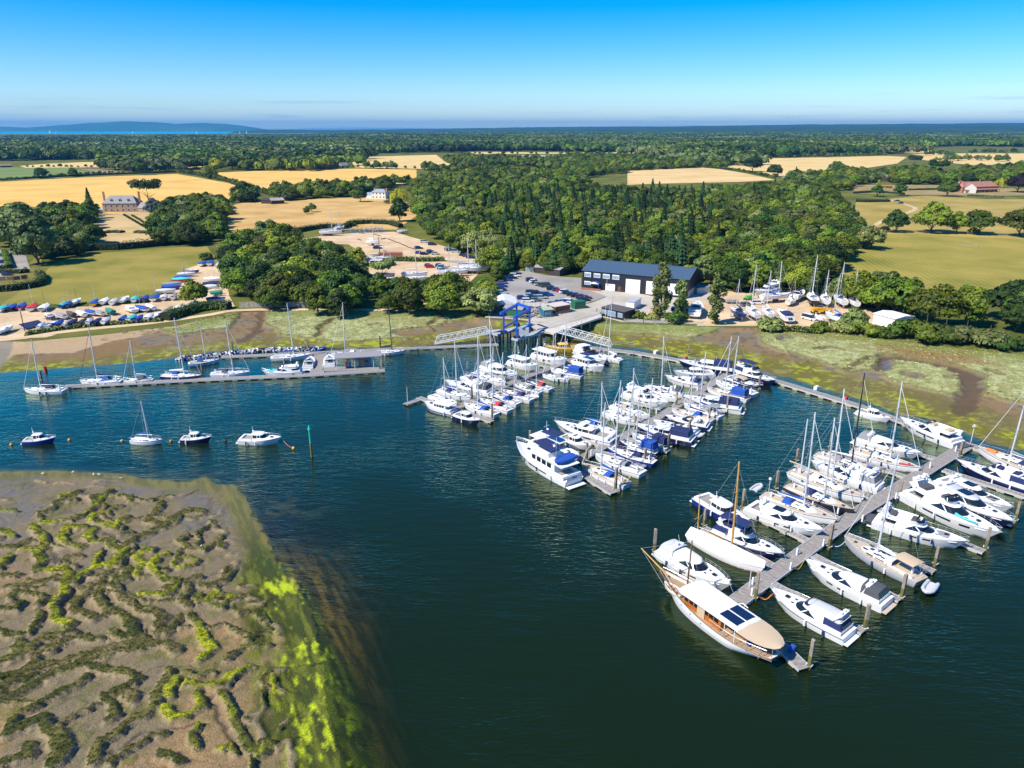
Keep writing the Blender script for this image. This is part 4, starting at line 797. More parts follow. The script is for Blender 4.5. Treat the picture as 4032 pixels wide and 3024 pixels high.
        outboard(r, -L/2-.1, .35 if L > 8 else 0, .4, BLACK)
        if L > 8: outboard(r, -L/2-.1, -.35, .4, BLACK)
        za = a0
    # cockpit
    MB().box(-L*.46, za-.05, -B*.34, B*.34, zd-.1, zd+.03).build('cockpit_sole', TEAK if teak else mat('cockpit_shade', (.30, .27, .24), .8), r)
    sb = MB().box(-L*.46, -L*.46+.6*s_, -B*.34, B*.34, zd+.03, zd+.45*s_); [sb.box(-L*.46, za-.05, min(sd*B*.36, sd*B*.42), max(sd*B*.36, sd*B*.42), zd-.1, zd+.42*s_) for sd in (-1, 1)]; sb.build('stern_seat', W_, r)
    if tent:
        tz = zd+1.55*s_; tw = B*.38; xa_, xb_ = -L*.45, za+.02*L
        MB().loft([[(xa_-.1, -tw, zd+.3), (xa_-.1, -tw*.5, zd+.3), (xa_-.1, tw*.5, zd+.3), (xa_-.1, tw, zd+.3)], [(xa_+.25, -tw*.9, tz-.25), (xa_+.25, -tw*.5, tz-.08), (xa_+.25, tw*.5, tz-.08), (xa_+.25, tw*.9, tz-.25)], [(xb_, -tw*.92, tz-.1), (xb_, -tw*.5, tz+.1), (xb_, tw*.5, tz+.1), (xb_, tw*.92, tz-.1)]], False).build('cockpit_tent', CANV[tent], r, 40)
        MB().loft([[(xa_-.1, -tw, zd+.3), (xb_, -tw, zd+.3)], [(xa_+.25, -tw*.9, tz-.25), (xb_, -tw*.92, tz-.1)]], False).loft([[(xa_-.1, tw, zd+.3), (xb_, tw, zd+.3)], [(xa_+.25, tw*.9, tz-.25), (xb_, tw*.92, tz-.1)]], False).build('side_screen', CANV[tent], r)
        MB().add([(xa_-.12+.06, -tw*.7, zd+.55), (xa_-.12+.06, tw*.7, zd+.55), (xa_+.15, tw*.65, tz-.42), (xa_+.15, -tw*.65, tz-.42)], [(0, 1, 2, 3)]).build('tent_window', GLASS, r)
    hatch(r, .27*L, 0, h.sheer(.77)+.30*s_ if style != 'cabin' else zd+.45, .55, .55)
    if not lite and L > 9: hatch(r, .18*L, B*.13, zd+.42*s_, .4, .3); hatch(r, .18*L, -B*.13, zd+.42*s_, .4, .3)
    if not lite: h.rails(MB(), .50, .985, .62*min(s_, 1.1)+.05, 7, True, .022, L > 11).build('bow_rail', STEEL, r)
    else: h.rails(MB(), .5, .98, .6, 4, True, .022, False).build('bow_rail', STEEL, r)
    MB().box(L*.47, L*.505, -.12, .12, h.sheer(1)-.1, h.sheer(1)+.04).build('anchor_roller', STEEL, r)
    for i in range(fend):
        for sd in (-1, 1): fender(r, h, .22+.22*i, sd, FENDN if random.random() < .4 else W_)
    if tender: dinghy_parts(r, -L/2-.045*L, 0, .62, min(B*.8, 3.2), math.pi/2, CANV.get(tender, RUB) if tender != 'rib' else RUB, 'tender', CANV.get(tender))
    if kayak:
        y_ = B*.28; MB().tube([(.10*L, -y_, zd+.6*s_), (.14*L, -y_, zd+.55*s_), (.26*L, -y_*.9, zd+.62*s_), (.32*L, -y_*.85, zd+.68*s_)], .26, 7, .12).build('kayak', CANV[kayak], r, 60)
    if ext: ext(r, h, L, B, zd)
    return r
# ================================================================ THE BOATS
g1, g2, g3, g4 = 'boats on the nearest pontoon', 'boats on the middle pontoon', 'boats on the left cluster pontoon', 'boats along the long visitor pontoon'
# ---- the wooden ship
def classic():
    L0, c, rot = place('x', ('C', 212, 545), ('C', 1235, 1280), 2.3, 1.9)
    L, B, fb = L0, 5.0, 1.55; r = empty('wooden_ship', (c.x, c.y, 0), rot); tag(r, 'classic white ship with varnished deckhouse, tan stern awning and bowsprit', 'ship', None); BOATS.append((c, L/2, r['label'], rot))
    h = Hull(L, B, fb, 'classic', .42); h.hull(MB(), 21).build('hull', W_, r, 40); h.deck(MB(), drop=.35, inset=.12, n=17).build('deck', mat('ship_deck_planks', (.38, .255, .15), .7, var=.2, vscale=6), r, 40)
    h.toe(MB(), .085, .03, n=22).build('cap_rail', DKWOOD, r); h.band(MB(), .60, .68).build('boot_stripe', REDP, r)
    zd = h.sheer(.45)-.33
    a0, f0, w0 = -.14*L, .20*L, 1.75; zt = zd+1.95
    MB().loft([plan(a0, f0, w0, zd-.05, .85), plan(a0, f0, w0, zt, .85)], True, False, True).build('deckhouse', WOOD, r, 30)
    for k in range(7):
        x_ = a0+.4+k*(f0-a0-1.2)/6.6
        for sd in (-1, 1):
            if k == 3: MB().box(x_-.35, x_+.9, min(sd*w0, sd*(w0+.05)), max(sd*w0, sd*(w0+.05)), zd+.1, zt-.05).build('canvas_screen', CTAN, r)
            else: fw = MB().box(x_, x_+.62, min(sd*w0, sd*(w0+.03)), max(sd*w0, sd*(w0+.03)), zd+.95, zt-.35).build('window', GLASS, r)
    MB().loft([plan(a0-.15*L, f0+.5, w0+.55, zt+.02, .93), plan(a0-.15*L, f0+.5, w0+.55, zt+.12, .93), plan(a0-.14*L, f0+.2, w0*.7, zt+.32, .93)], True, True, True).build('roof', W_, r, 40)
    for y0, y1 in ((-1.62, -.12), (.12, 1.62)): MB().box(a0-.12*L, a0+.02*L, y0, y1, zt+.335-.16*0, zt+.37).build('solar_panel', SOLAR, r)
    for sd in (-1, 1):
        for xx in (a0-.13*L, a0-.05*L): MB().tube([(xx, sd*(w0+.4), zd), (xx, sd*(w0+.4), zt)], .05, 5).build('post', W_, r)
    aw = []
    for x_, w_ in ((a0-.145*L, 2.3), (-.36*L, 2.25), (-.42*L, 2.0), (-.47*L, 1.6), (-.51*L, .95), (-.525*L, .2)): aw.append([(x_, -w_, zt+.02), (x_, -w_*.5, zt+.12), (x_, 0, zt+.2), (x_, w_*.5, zt+.12), (x_, w_, zt+.02)])
    MB().loft(aw, False).build('awning', CTAN, r, 50)
    [MB().tube([(x_, sd*y_, zd), (x_, sd*y_, zt)], .035, 4).build('awning_post', STEEL, r) for x_, y_ in ((-.36*L, 2.1), (-.44*L, 1.75), (-.50*L, .9)) for sd in (-1, 1)]
    h.rails(MB(), .03, .42, .95, 8, False, .025, True, -.1).build('guard_rail', STEEL, r); h.rails(MB(), .70, .97, .5, 5, False, .03, False, -.1).build('bow_rail', STEEL, r)
    bs = Vector((L*.47, 0, h.sheer(.97)+.05)); tip = bs+Vector((4.4, 0, 1.15)); MB().tube([bs-Vector((1.2, 0, .2)), bs, tip], .15, 8, .07).build('bowsprit', SPRUCE, r, 60)
    mx = .235*L; MB().tube([(mx, 0, zd), (mx-.15, 0, zd+8.6)], .15, 8, .07).bar((mx-.08, -1.5, zd+4.4), (mx-.08, 1.5, zd+4.4), .07, .07).build('mast', DKWOOD, r, 60)
    rg = MB(); tp = Vector((mx-.15, 0, zd+8.4)); rg.tube([tip, tp], .02, 3); rg.tube([tip, (L*.44, 0, .5)], .02, 3); [rg.tube([h.edge(.70, 0, 0, sd), tp], .02, 3) for sd in (-1, 1)]; rg.build('rigging', WIRE, r)
    MB().loft([[(.29*L, -.9, zd+.35), (.29*L, 0, zd+.75), (.29*L, .9-.2, zd+.35)], [(.235*L, -1.1, zd+.3), (.235*L, 0, zd+.7), (.235*L, .7, zd+.3)]], False).box(.24*L, .29*L, -.7, .4, zd, zd+.5).build('hatch_cover', mat('brown_canvas', (.22, .13, .09), .9), r)
    # ship's boat on the foredeck and the small skylight
    hb = Hull(3.4, 1.35, .55, 'sail', .7); ob = hb.hull(MB(), 9).build('ships_boat', CREAM, r, 40); ob.location = (.30*L, 1.15, zd+.35); hb.toe(MB(), .03, .01, n=9).build('gunwale', W_, ob); th = MB(); [th.box(x_, x_+.2, -.5, .5, .35, .42) for x_ in (-.8, 0, .7)]; th.build('thwart', WOOD, ob)
    MB().loft([[(.365*L, -.35, zd+.1), (.365*L, 0, zd+.6), (.365*L, .35, zd+.1)], [(.405*L, -.3, zd+.2), (.405*L, 0, zd+.65), (.405*L, .3, zd+.2)]], False).build('skylight', DKWOOD, r)
    MB().box(-.34*L, -.315*L, .3, .9, zd, zd+.45).build('crate', CBLUE, r); MB().tube([(-.30*L, -.3, zd), (-.30*L, -.3, zd+1.0)], .28, 8, .2).build('winch', CWHITE, r, 50)
    MB().tube([(-.10*L, -2.35, zd), (-.10*L, -2.4, zd+1.9), (-.13*L, -2.45, zd+2.3), (-.17*L, -2.45, zd+2.1)], .06, 6).build('davit', W_, r)
    for t_ in (.30, .47, .53, .66): 
        for sd in (-1,): fender(r, h, t_, sd, mat('green_fender', (.05, .14, .09), .6))
    [h.band(MB(), .2, .27, .48+.1*k, .49+.1*k, .02, 3, (sd,)).build('porthole', GLASS, r) for k in range(3) for sd in (-1, 1)]
classic()
motorboat('white motor yacht with domed white hardtop and grey stern canvas, beside the wooden ship', ('C', 835, 685), ('C', 245, 368), g1, style='sport', tent='lgrey', hwin=True)
# ---- covered classic yacht
def covered(r, h, L, B, zd):
    rings = []
    for i in range(15):
        t = i/14; x, b, z = h.sec(t, 0); pk = .85*(1-abs(t-.5)*.9)+.15; rings.append([(x, -b-.06, z-.25), (x, -b-.04, z+.03), (x, -b*.5, z+.25+pk*.45), (x, 0, z+.3+pk), (x, b*.5, z+.25+pk*.45), (x, b+.04, z+.03), (x, b+.06, z-.25)])
    MB().loft(rings, False, False, False).build('boat_cover', CWHITE, r, 60)
sailboat('white yacht under a full white cover with two golden wooden masts', ('C', 1130, 522), ('C', 484, 215), g1, mast=('A', 1272, 295), boom=None, hood=None, mat_m=SPRUCE, stripe=None, ext=covered, wheel=False, jib=None, fend=0, boot='red', B=3.7, mizzen=False)
zr = BOATS[-1]; q_ = empty('mizzen_mast_base'); bpy.data.objects.remove(q_)
r_ = bpy.data.objects['sailing_yacht']; MB().tube([(-.40*zr[1]*2, 0, 1.2), (-.42*zr[1]*2, 0, 8.2)], .11, 8, .06).bar((-.41*zr[1]*2, -.9, 4.2), (-.41*zr[1]*2, .9, 4.2), .06, .06).build('mizzen_mast', SPRUCE, r_, 60)
motorboat('navy hulled flybridge motor yacht with navy canvas, bow to the walkway', ('C', 1300, 402), ('C', 700, 185), g1, hull='navy', style='fly', tent='navy', bimini='navy', shade='navy')
motorboat('blue hulled cabin cruiser with white hardtop and grey outboards, furthest out', ('A', 1362, 885), ('A', 868, 640), g1, hull='blue', style='cabin', L=11.5, cat='cabin cruiser', name='cabin_cruiser')
motorboat('large white sports yacht with grey glass sides and four roof panes', ('A', 2078, 965), ('A', 1345, 735), g1, style='sport', sunroof=True, L=None, fend=3)
sailboat('grey decked cutter with blue sail cover and stern davits', ('B', 462, 1295), ('A', 1480, 610), g1, mast=('B', 270, 300), boom='blue', hood='blue', teak=True, tent=None, dome=True, fend=2, ext=lambda r, h, L, B, zd: dinghy_parts(r, -L/2-1.1, 0, 2.0, 2.8, math.pi/2))
sailboat('black hulled deck saloon yacht with navy sprayhood', ('B', 628, 1208), ('B', -10, 975), g1, mast=('B', 480, 350), hull='black', boom='white', hood='navy', teak=True, dome=True)
sailboat('long white ketch with tan boom cover and navy waterline stripe', ('B', 722, 1095), ('B', 30, 840), g1, mast=('B', 590, 80), boom='tan', hood='white', mizzen=True, teak=True, fend=2)
motorboat('white flybridge motor yacht with grey stern tent and cream bathing platform', ('B', 215, 748), ('B', 870, 1000), g1, style='fly', tent='grey', shade='white', hwin=True)
sailboat('white yacht with tall black mast and bright blue dinghy on the foredeck', ('B', 868, 852), ('B', 265, 680), g1, mast=('J', 1120, 935), mat_m=BLACK, boom='white', hood='grey', teak=True, ext=lambda r, h, L, B, zd: MB().tube([(L*.30, .1, zd+.35), (L*.40, 0, zd+.4), (L*.46, 0, zd+.45)], .35, 8, .2).build('dinghy', CBLUE, r, 60))
sailboat('white yacht with red gear on its foredeck, twin headstays and tan sail cover', ('B', 1245, 812), ('B', 595, 645), g1, mast=('B', 1108, 10), boom='tan', hood='lgrey', teak=True, stripe='navy', ext=lambda r, h, L, B, zd: MB().tube([(L*.22, -.9, zd+.25), (L*.32, -.75, zd+.25), (L*.41, -.4, zd+.3)], .22, 7, .12).build('rolled_sail', CRED, r, 60))
motorboat('white motor yacht with white foredeck cover, grey enclosed cockpit and two radomes', ('B', 1258, 680), ('B', 650, 545), g1, style='sport', tent='grey', roofm=W2)
motorboat('small white cuddy cruiser tied to the back walkway alone', ('B', 930, 322), ('B', 700, 292), g1, style='cabin', L=7.4, fend=1, cat='cabin cruiser', name='cabin_cruiser')
motorboat('large white flybridge yacht with dark tender on its stern platform', ('B', 1048, 345), ('B', 1600, 595), g1, style='fly', tender='dark', shade='tan', teak=True, arch=False)
sailboat('white yacht with orange dinghy lying on the foredeck', ('B', 1780, 620), ('B', 2500, 905), g1, mast=('J', 2205, 970), boom='grey', hood='navy', teak=True, bimini='lgrey', ext=lambda r, h, L, B, zd: MB().tube([(L*.25, 0, zd+.3), (L*.30, 0, zd+.36), (L*.38, 0, zd+.36)], .42, 8, .3).build('dinghy', ORANGE, r, 60))
motorboat('navy hulled flybridge yacht with navy canvas and solar roof at the right edge', ('B', 1572, 738), ('B', 2290, 1020), g1, hull='navy', style='fly', shade='navy', teak=True, tent='navy')
motorboat('white sports yacht with three roof vents and dark foredeck pad', ('B', 2108, 1190), ('B', 1420, 935), g1, style='sport', sunroof=True, fend=2, ext=lambda r, h, L, B, zd: MB().box(.17*L, .29*L, -B*.17, B*.17, zd+.46, zd+.56).build('sun_pad', CDARK, r))
motorboat('silver decked sports yacht with navy hull and glass roof', ('B', 2122, 1335), ('B', 1345, 1000), g1, hull='navy', style='sport', sunroof=True, roofm=mat('silver_paint', (.50, .52, .55), .3), tender='dark', fend=1)
motorboat('white flybridge yacht with turquoise kayak on the foredeck', ('B', 1992, 1448), ('B', 1125, 1055), g1, style='fly', shade='dark', kayak='aqua', fend=2, hwin=True)
motorboat('white flybridge yacht with charcoal seat covers, nearest of the four side by side', ('B', 1692, 1510), ('B', 815, 1300), g1, style='fly', shade='dark', tender='dark', fend=3, ext=lambda r, h, L, B, zd: MB().box(.19*L, .30*L, -B*.19, B*.19, zd+.50, zd+.60).build('sun_pad', CGREY, r))
sailboat('grey hulled modern yacht with flush teak deck, tan bimini and tender astern', ('P', 893, 312), ('P', 1745, 790), g1, mast=('B', 1045, 680), hull='grey', boom='white', hood='lgrey', bimini='tan', teak=True, stripe=None, mt=.56, ext=lambda r, h, L, B, zd: (dinghy_parts(r, -L/2-1.3, .3, .75, 3.4, math.pi/2+.3), [MB().box(x0*L, x1*L, y_-.14, y_+.14, zd+.34+.16, zd+.34+.2).build('deck_window', GLASS, r) for x0, x1 in ((-.09, -.03), (0, .06), (.14, .20)) for y_ in (-.75, .75)]))
motorboat('sleek white coupe yacht with long hull windows and teak stern platform', ('P', 465, 560), ('P', 1365, 1050), g1, style='sport', teak=True, tent='dark', fend=2, hwin=True)
motorboat('white flybridge yacht with pale grey bridge cover and navy cockpit screens', ('P', 92, 872), ('P', 955, 1395), g1, style='fly', cover='lgrey', tent='navy', stripe='navy', fend=2, hwin=False)

# ---- middle pontoon
def trawler_ext(r, h, L, B, zd):
    t = dinghy_parts(r, -.33*L, -.2, zd+2.7, 4.6, math.pi/2+.15, CBLUE, 'tender', CBLUE)
    MB().loft([[(-L/2+.02, -B*.36, .9), (-L/2+.02, B*.36, .9)], [(-L/2-.02, -B*.36, zd+.6), (-L/2-.02, B*.36, zd+.6)]], False).build('transom_board', W_, r)
    cu = bpy.data.curves.new('boat_name', 'FONT'); cu.body = 'Risk'; cu.size = .7; cu.extrude = .01; cu.align_x = 'CENTER'; o_ = bpy.data.objects.new('text', cu); COL.objects.link(o_); bpy.context.view_layer.update(); me_ = bpy.data.meshes.new_from_object(o_); bpy.data.objects.remove(o_); me_.name = 'boat_name'; me_.materials.clear(); o = link('boat_name', me_, r, CBLUE); o.location = (-L/2-.05, 0, 1.55); o.rotation_euler = (math.pi/2, 0, -math.pi/2)
    h.rails(MB(), .55, .99, .95, 8, True, .03).build('high_bow_rail', STEEL, r)
    [h.band(MB(), .27, .33, .45+.1*k, .465+.1*k, .02, 3, (sd,)).build('porthole', GLASS, r) for k in range(4) for sd in (-1, 1)]
motorboat('big white trawler yacht with navy bimini and blue covered tender on the boat deck', ('D', 75, 1010), ('D', 515, 1300), g2, style='trawler', bimini='navy', ext=trawler_ext, fend=3, L=17.6, B=4.9, fb=1.6, cat='motor yacht')
motorboat('white trawler with navy canvas roofs and tall signal mast, behind the biggest one', ('S', 1045, 1365), ('S', 450, 1185), g2, style='trawler', bimini='navy', L=12.5, fend=1)
motorboat('white cabin cruiser with two roof hatches, stern to the river', ('S', 1305, 1185), ('S', 840, 1070), g2, style='cabin', sunroof=True, cat='cabin cruiser', name='cabin_cruiser', arch=False)
motorboat('white motor cruiser with navy topside band and white covered foredeck gear', ('S', 845, 870), ('S', 1520, 1110), g2, style='cabin', sunroof=True, stripe='navy', L=14, fend=1)
sailboat('white yacht with bright blue sail cover and yellow outboard at the stern', ('S', 1690, 985), ('S', 1140, 830), g2, mast=('S', 1478, 215), boom='blue', hood='blue', stripe='navy')
sailboat('white yacht without sprayhood lying outside, beam to the walkway', ('S', 1985, 825), ('S', 1490, 665), g2, mast=('S', 1855, 300), boom='white', hood='white', stripe='grey')
sailboat('white yacht with cream canvas cockpit and tall mast', ('S', 2195, 725), ('S', 1605, 570), g2, mast=('S', 1980, 0), boom='white', hood='tan', stripe=None)
motorboat('long white flybridge cruiser with dark side windows among the masts', ('R', 522, 940), ('R', -140, 790), g2, style='fly', shade='white', fend=1)
sailboat('pale grey hulled yacht with grey sprayhood and black fenders', ('R', 652, 860), ('R', 90, 705), g2, mast=('D', 1240, 155), boom='white', hood='lgrey', stripe=None, fend=3)
motorboat('white cruiser with solar panels on the roof and charcoal stern tent', ('R', 150, 655), ('R', 745, 790), g2, style='sport', tent='dark', sunroof=True)
motorboat('white sports cruiser with navy stern tent beneath the red cover', ('R', 465, 495), ('R', 1030, 655), g2, style='sport', tent='navy', stripe='red')
motorboat('white fishing cruiser with small wheelhouse', ('R', 600, 435), ('R', 1225, 490), g2, style='cabin', L=10.5, fend=1, cat='cabin cruiser', name='cabin_cruiser')
motorboat('navy hulled saloon yacht with navy cockpit tent on the back walkway', ('R', 815, 300), ('R', 1395, 425), g2, hull='navy', style='cabin', tent='navy', L=15)
motorboat('navy hulled flybridge yacht with navy bimini beyond the right hand masts', ('R', 2200, 592), ('R', 1575, 440), g2, hull='navy', style='fly', bimini='navy', shade='white', tent='navy')
motorboat('navy hulled cruiser with tan canopy covers', ('R', 1990, 655), ('R', 1430, 555), g2, hull='navy', style='open', bimini='tan')
sailboat('white yacht with navy hood and grey stern platform, outermost by the far post', ('R', 1252, 582), ('R', 1885, 795), g2, mast=('D', 1830, 148), boom='navy', hood='navy')
sailboat('white yacht with teak deck and bright sky blue hood', ('R', 1120, 690), ('R', 1775, 870), g2, mast=('D', 1765, 150), boom=None, hood='blue', tent='blue', teak=True)
motorboat('white motor cruiser with navy tent and navy side panels', ('R', 885, 855), ('R', 1500, 1010), g2, style='cabin', tent='navy', L=13.5, stripe='navy')
sailboat('white yacht with sagging blue sail cover and grey bimini', ('R', 755, 930), ('R', 1350, 1140), g2, mast=('R', 880, 140), boom='blue', hood='grey', bimini='grey')
sailboat('white yacht with teak deck, navy sail cover and light blue hood', ('R', 568, 1012), ('R', 1220, 1205), g2, mast=('R', 825, 240), boom='navy', hood='blue', teak=True)
motorboat('navy hulled open sports boat with white deck', ('R', 450, 1110), ('R', 1150, 1300), g2, hull='navy', style='open')
motorboat('white open sports boat with pink towel and grey stern tender', ('R', 272, 1190), ('R', 975, 1420), g2, style='open', tender='rib')
motorboat('navy hulled cruiser with navy tent and white hoops', ('R', 105, 1290), ('R', 775, 1500), g2, hull='navy', style='cabin', tent='navy', L=13)
sailboat('white yacht with blue sail cover and navy tent by the finger post', ('Q', 1312, 295), ('Q', 2130, 620), g2, mast=('D', 1140, 480), boom='blue', hood='navy', tent='navy')
sailboat('navy trimmed yacht with wide blue boom cover and blue tent', ('Q', 1042, 452), ('Q', 1880, 715), g2, mast=('D', 1045, 560), hull='navy', boom='blue', hood='blue', tent='blue')
sailboat('royal blue hulled yacht with navy hood and yellow gear astern', ('Q', 772, 612), ('Q', 1825, 935), g2, mast=('D', 945, 560), hull='blue', boom='white', hood='navy', teak=False)
sailboat('large white centre cockpit yacht with grey hood and two wheels', ('Q', 502, 745), ('Q', 1570, 1170), g2, mast=('D', 890, 495), boom='navy', hood='grey')
def buoys(r, h, L, B, zd):
    for y_ in (-B*.26, B*.2): MB().tube([(-L*.475, y_+.3*math.cos(k*math.pi/4), zd+.75+.3*math.sin(k*math.pi/4)) for k in range(9)], .085, 6).build('lifebuoy', YEL, r, 60)
sailboat('white yacht with blue sail cover and two yellow lifebuoys, nearest the end finger', ('Q', 222, 955), ('Q', 1230, 1420), g2, mast=('D', 738, 670), boom='blue', hood='blue', teak=True, fend=3, ext=buoys)

# ---- left cluster
motorboat('white trawler with blue boot top and red waterline', ('T', 82, 705), ('T', 550, 875), g3, style='trawler', L=None, fend=1, stripe=None, boot='blue', ext=lambda r, h, L, B, zd: (h.band(MB(), .42, .565, 0, 1, .014).build('blue_band', BLUEH, r), h.band(MB(), .665, .72, 0, 1, .016).build('red_band', REDP, r)))
motorboat('small white wheelhouse boat with purple navy hull, at the end finger', ('T', 950, 985), ('T', 565, 920), g3, hull='navy', style='cabin', fend=2, cat='cabin cruiser', name='cabin_cruiser', arch=False)
sailboat('white yacht with blue sail cover and blue hood, nearest in the left cluster', ('T', 697, 732), ('T', 1215, 905), g3, mast=('E', 762, 585), boom='blue', hood='blue')
sailboat('white yacht with red sprayhood and small lifebuoy', ('T', 942, 660), ('T', 1425, 845), g3, mast=('E', 890, 505), boom='navy', hood='red')
sailboat('white yacht with mauve sail cover and blue hood', ('T', 1102, 580), ('T', 1555, 740), g3, mast=('E', 980, 550), boom='mauve', hood='blue')
sailboat('white yacht with navy sail cover and purple hood', ('T', 1275, 520), ('T', 1765, 680), g3, mast=('E', 1102, 450), boom='navy', hood='purple')
sailboat('small white yacht with black boom cover and pale dinghy alongside', ('T', 1475, 430), ('T', 1900, 560), g3, mast=('E', 1215, 480), boom='navy', hood='dark', ext=lambda r, h, L, B, zd: dinghy_parts(r, -L*.42, B*.75, .3, 2.6, 0, W2))
sailboat('white yacht with orange red hood and faded red sail cover', ('T', 1655, 385), ('T', 2055, 515), g3, mast=('E', 1298, 425), boom='red', hood='red')
sailboat('small bare white yacht with unshipped boom at the outer finger', ('T', 590, 735), ('T', 175, 610), g3, mast=('T', 370, 35), boom=None, hood=None, lite=False)
sailboat('white yacht with blue sail cover lying across the outer finger', ('T', 808, 640), ('T', 308, 520), g3, mast=('E', 572, 440), boom='blue', hood='navy')
motorboat('white sports cruiser with charcoal camper canvas and stern inflatable', ('T', 515, 415), ('T', 1020, 565), g3, style='sport', tent='dark', tender='rib', L=13)
sailboat('white yacht with charcoal hood half hidden in the cluster', ('T', 1128, 470), ('T', 685, 320), g3, mast=('E', 790, 370), boom='blue', hood='dark')
sailboat('white yacht with the tallest mast of the left cluster', ('T', 1350, 425), ('T', 835, 265), g3, mast=('E', 905, 225), boom='white', hood='lgrey')
motorboat('white sports cruiser with raked grey arch windows', ('T', 1565, 315), ('T', 1000, 185), g3, style='sport', tent='grey', fend=1, stripe='navy')
motorboat('white trawler with flying bridge and white signal mast', ('E', 1330, 675), ('E', 1062, 640), g3, style='trawler', L=None, fend=1)
motorboat('white motor cruiser with dark square windows', ('E', 1550, 620), ('E', 1325, 590), g3, style='trawler', fend=2, L=12)
motorboat('white tugboat style cruiser with navy awning', ('E', 1930, 690), ('E', 1650, 640), g3, style='trawler', bimini='navy', fend=1)
sailboat('broad white yacht lying beam on with a navy sheer line', ('E', 1362, 745), ('E', 1615, 790), g3, mast=('E', 1500, 370), boom='white', hood='grey')
sailboat('white yacht with blue cockpit tent', ('E', 1435, 692), ('E', 1735, 765), g3, mast=('E', 1575, 300), boom='blue', hood='blue', tent='blue')
motorboat('white cruiser with white cockpit covers in front of the footbridge', ('E', 1950, 640), ('E', 1700, 540), g3, style='open', tent='white', fend=1)
sailboat('white yacht with very tall white mast in front of the footbridge', ('E', 1880, 560), ('E', 2090, 620), g3, mast=('E', 1942, 0), boom='white', hood='white')
def workext(r, h, L, B, zd): h.rails(MB(), .03, .45, .8, 4, False, .03, False).build('hand_rail', YEL, r)
motorboat('yellow workboat with small wheelhouse beside the pier', ('E', 1440, 490), ('E', 1632, 520), g3, hull='yellow', style='cabin', L=10, fend=2, ext=workext, cat='workboat', name='workboat', boot='black')
bpy.data.objects['workboat'].children[0]
for ch in bpy.data.objects['workboat'].children:
    if ch.name.split('.')[0] in ('deck', 'cabin_side', 'roof', 'foredeck', 'gunwale', 'stern_seat'): ch.data.materials[0] = mat('yellow_deck', (.70, .47, .10), .6)

# ---- long visitor pontoon
sailboat('white yacht with navy sail cover at the outer end of the long pontoon', ('F', 127, 522), ('F', 352, 532), g4, mast=('F', 165, 260), boom='navy', hood='navy')
sailboat('white yacht with navy sail cover and navy furled jib', ('F', 432, 478), ('F', 662, 480), g4, mast=('F', 468, 195), boom='navy', hood='blue', jib='navy')
sailboat('white yacht with white sail cover, second along the long pontoon', ('F', 668, 474), ('F', 832, 470), g4, mast=('F', 708, 260), boom='white', hood='dark')
sailboat('navy hulled yacht on the long pontoon', ('F', 1098, 452), ('F', 880, 452), g4, mast=('F', 952, 140), hull='navy', boom='white', hood='blue')
sailboat('white yacht with black boom cover in the middle of the long pontoon', ('F', 1362, 430), ('F', 1147, 442), g4, mast=('F', 1225, 150), boom='dark', hood='dark', stripe='grey')
motorboat('white motor yacht with turquoise foredeck cover', ('U', 812, 632), ('U', 1205, 645), g4, style='fly', shade='white', arch=True, fend=1, ext=lambda r, h, L, B, zd: MB().loft([plan(.16*L, .40*L, B*.30, zd+.30, .3, slope=.02), plan(.17*L, .38*L, B*.26, zd+.48, .3, slope=.02)], True, False, True).build('foredeck_cover', CAQUA, r, 40))
motorboat('small white boat with navy canopy, left of the linking pontoon', ('U', 1282, 505), ('U', 1262, 600), g4, style='open', bimini='navy', L=8.6, B=3.1, fend=1)
motorboat('small white boat with grey canopy, right of the linking pontoon', ('U', 1462, 485), ('U', 1468, 585), g4, style='open', bimini='grey', L=9, B=3.2, fend=1)
sailboat('white yacht with bright blue sail cover on the inner pontoon', ('U', 1290, 475), ('U', 897, 510), g4, mast=('F', 1570, 60), boom='blue', hood=None)
sailboat('white yacht with grey sail cover and portholes, by the fuel dock', ('U', 1477, 465), ('U', 1812, 470), g4, mast=('F', 1863, 55), boom='grey', hood='white')
sailboat('white racing yacht with black mast, last on the inner pontoon', ('U', 2200, 435), ('U', 1905, 455), g4, mast=('U', 2045, 25), mat_m=BLACK, boom='navy', hood=None, jib=None)
sailboat('short white yacht with blue canvas among the dinghies', ('U', 405, 518), ('U', 98, 562), g4, mast=('U', 237, 195), boom='navy', hood='blue')
# ---- moored in the river
g5 = 'boats on moorings in the open river'
motorboat('blue hulled fishing boat with wheelhouse, moored in the open river far left', ('F', 302, 778), ('F', 130, 808), g5, hull='blue', style='cabin', fend=0, cat='fishing boat', name='fishing_boat')
sailboat('small white sloop with blue boom cover moored alone in the river', ('F', 882, 796), ('F', 712, 798), g5, mast=('F', 770, 592), boom='blue', hood=None, jib='blue', fend=0, cat='sailing boat')
motorboat('small navy hulled cabin boat moored in the river behind the sloop', ('F', 1150, 775), ('F', 987, 798), g5, hull='navy', style='cabin', fend=1, cat='cabin boat')
motorboat('white dive boat with antennae and orange lifebuoy moored in the river', ('F', 1530, 785), ('F', 1308, 800), g5, style='cabin', fend=2, cat='dive boat', name='dive_boat', L=None)
print('boats', round(time.time()-T0, 1), flush=True)
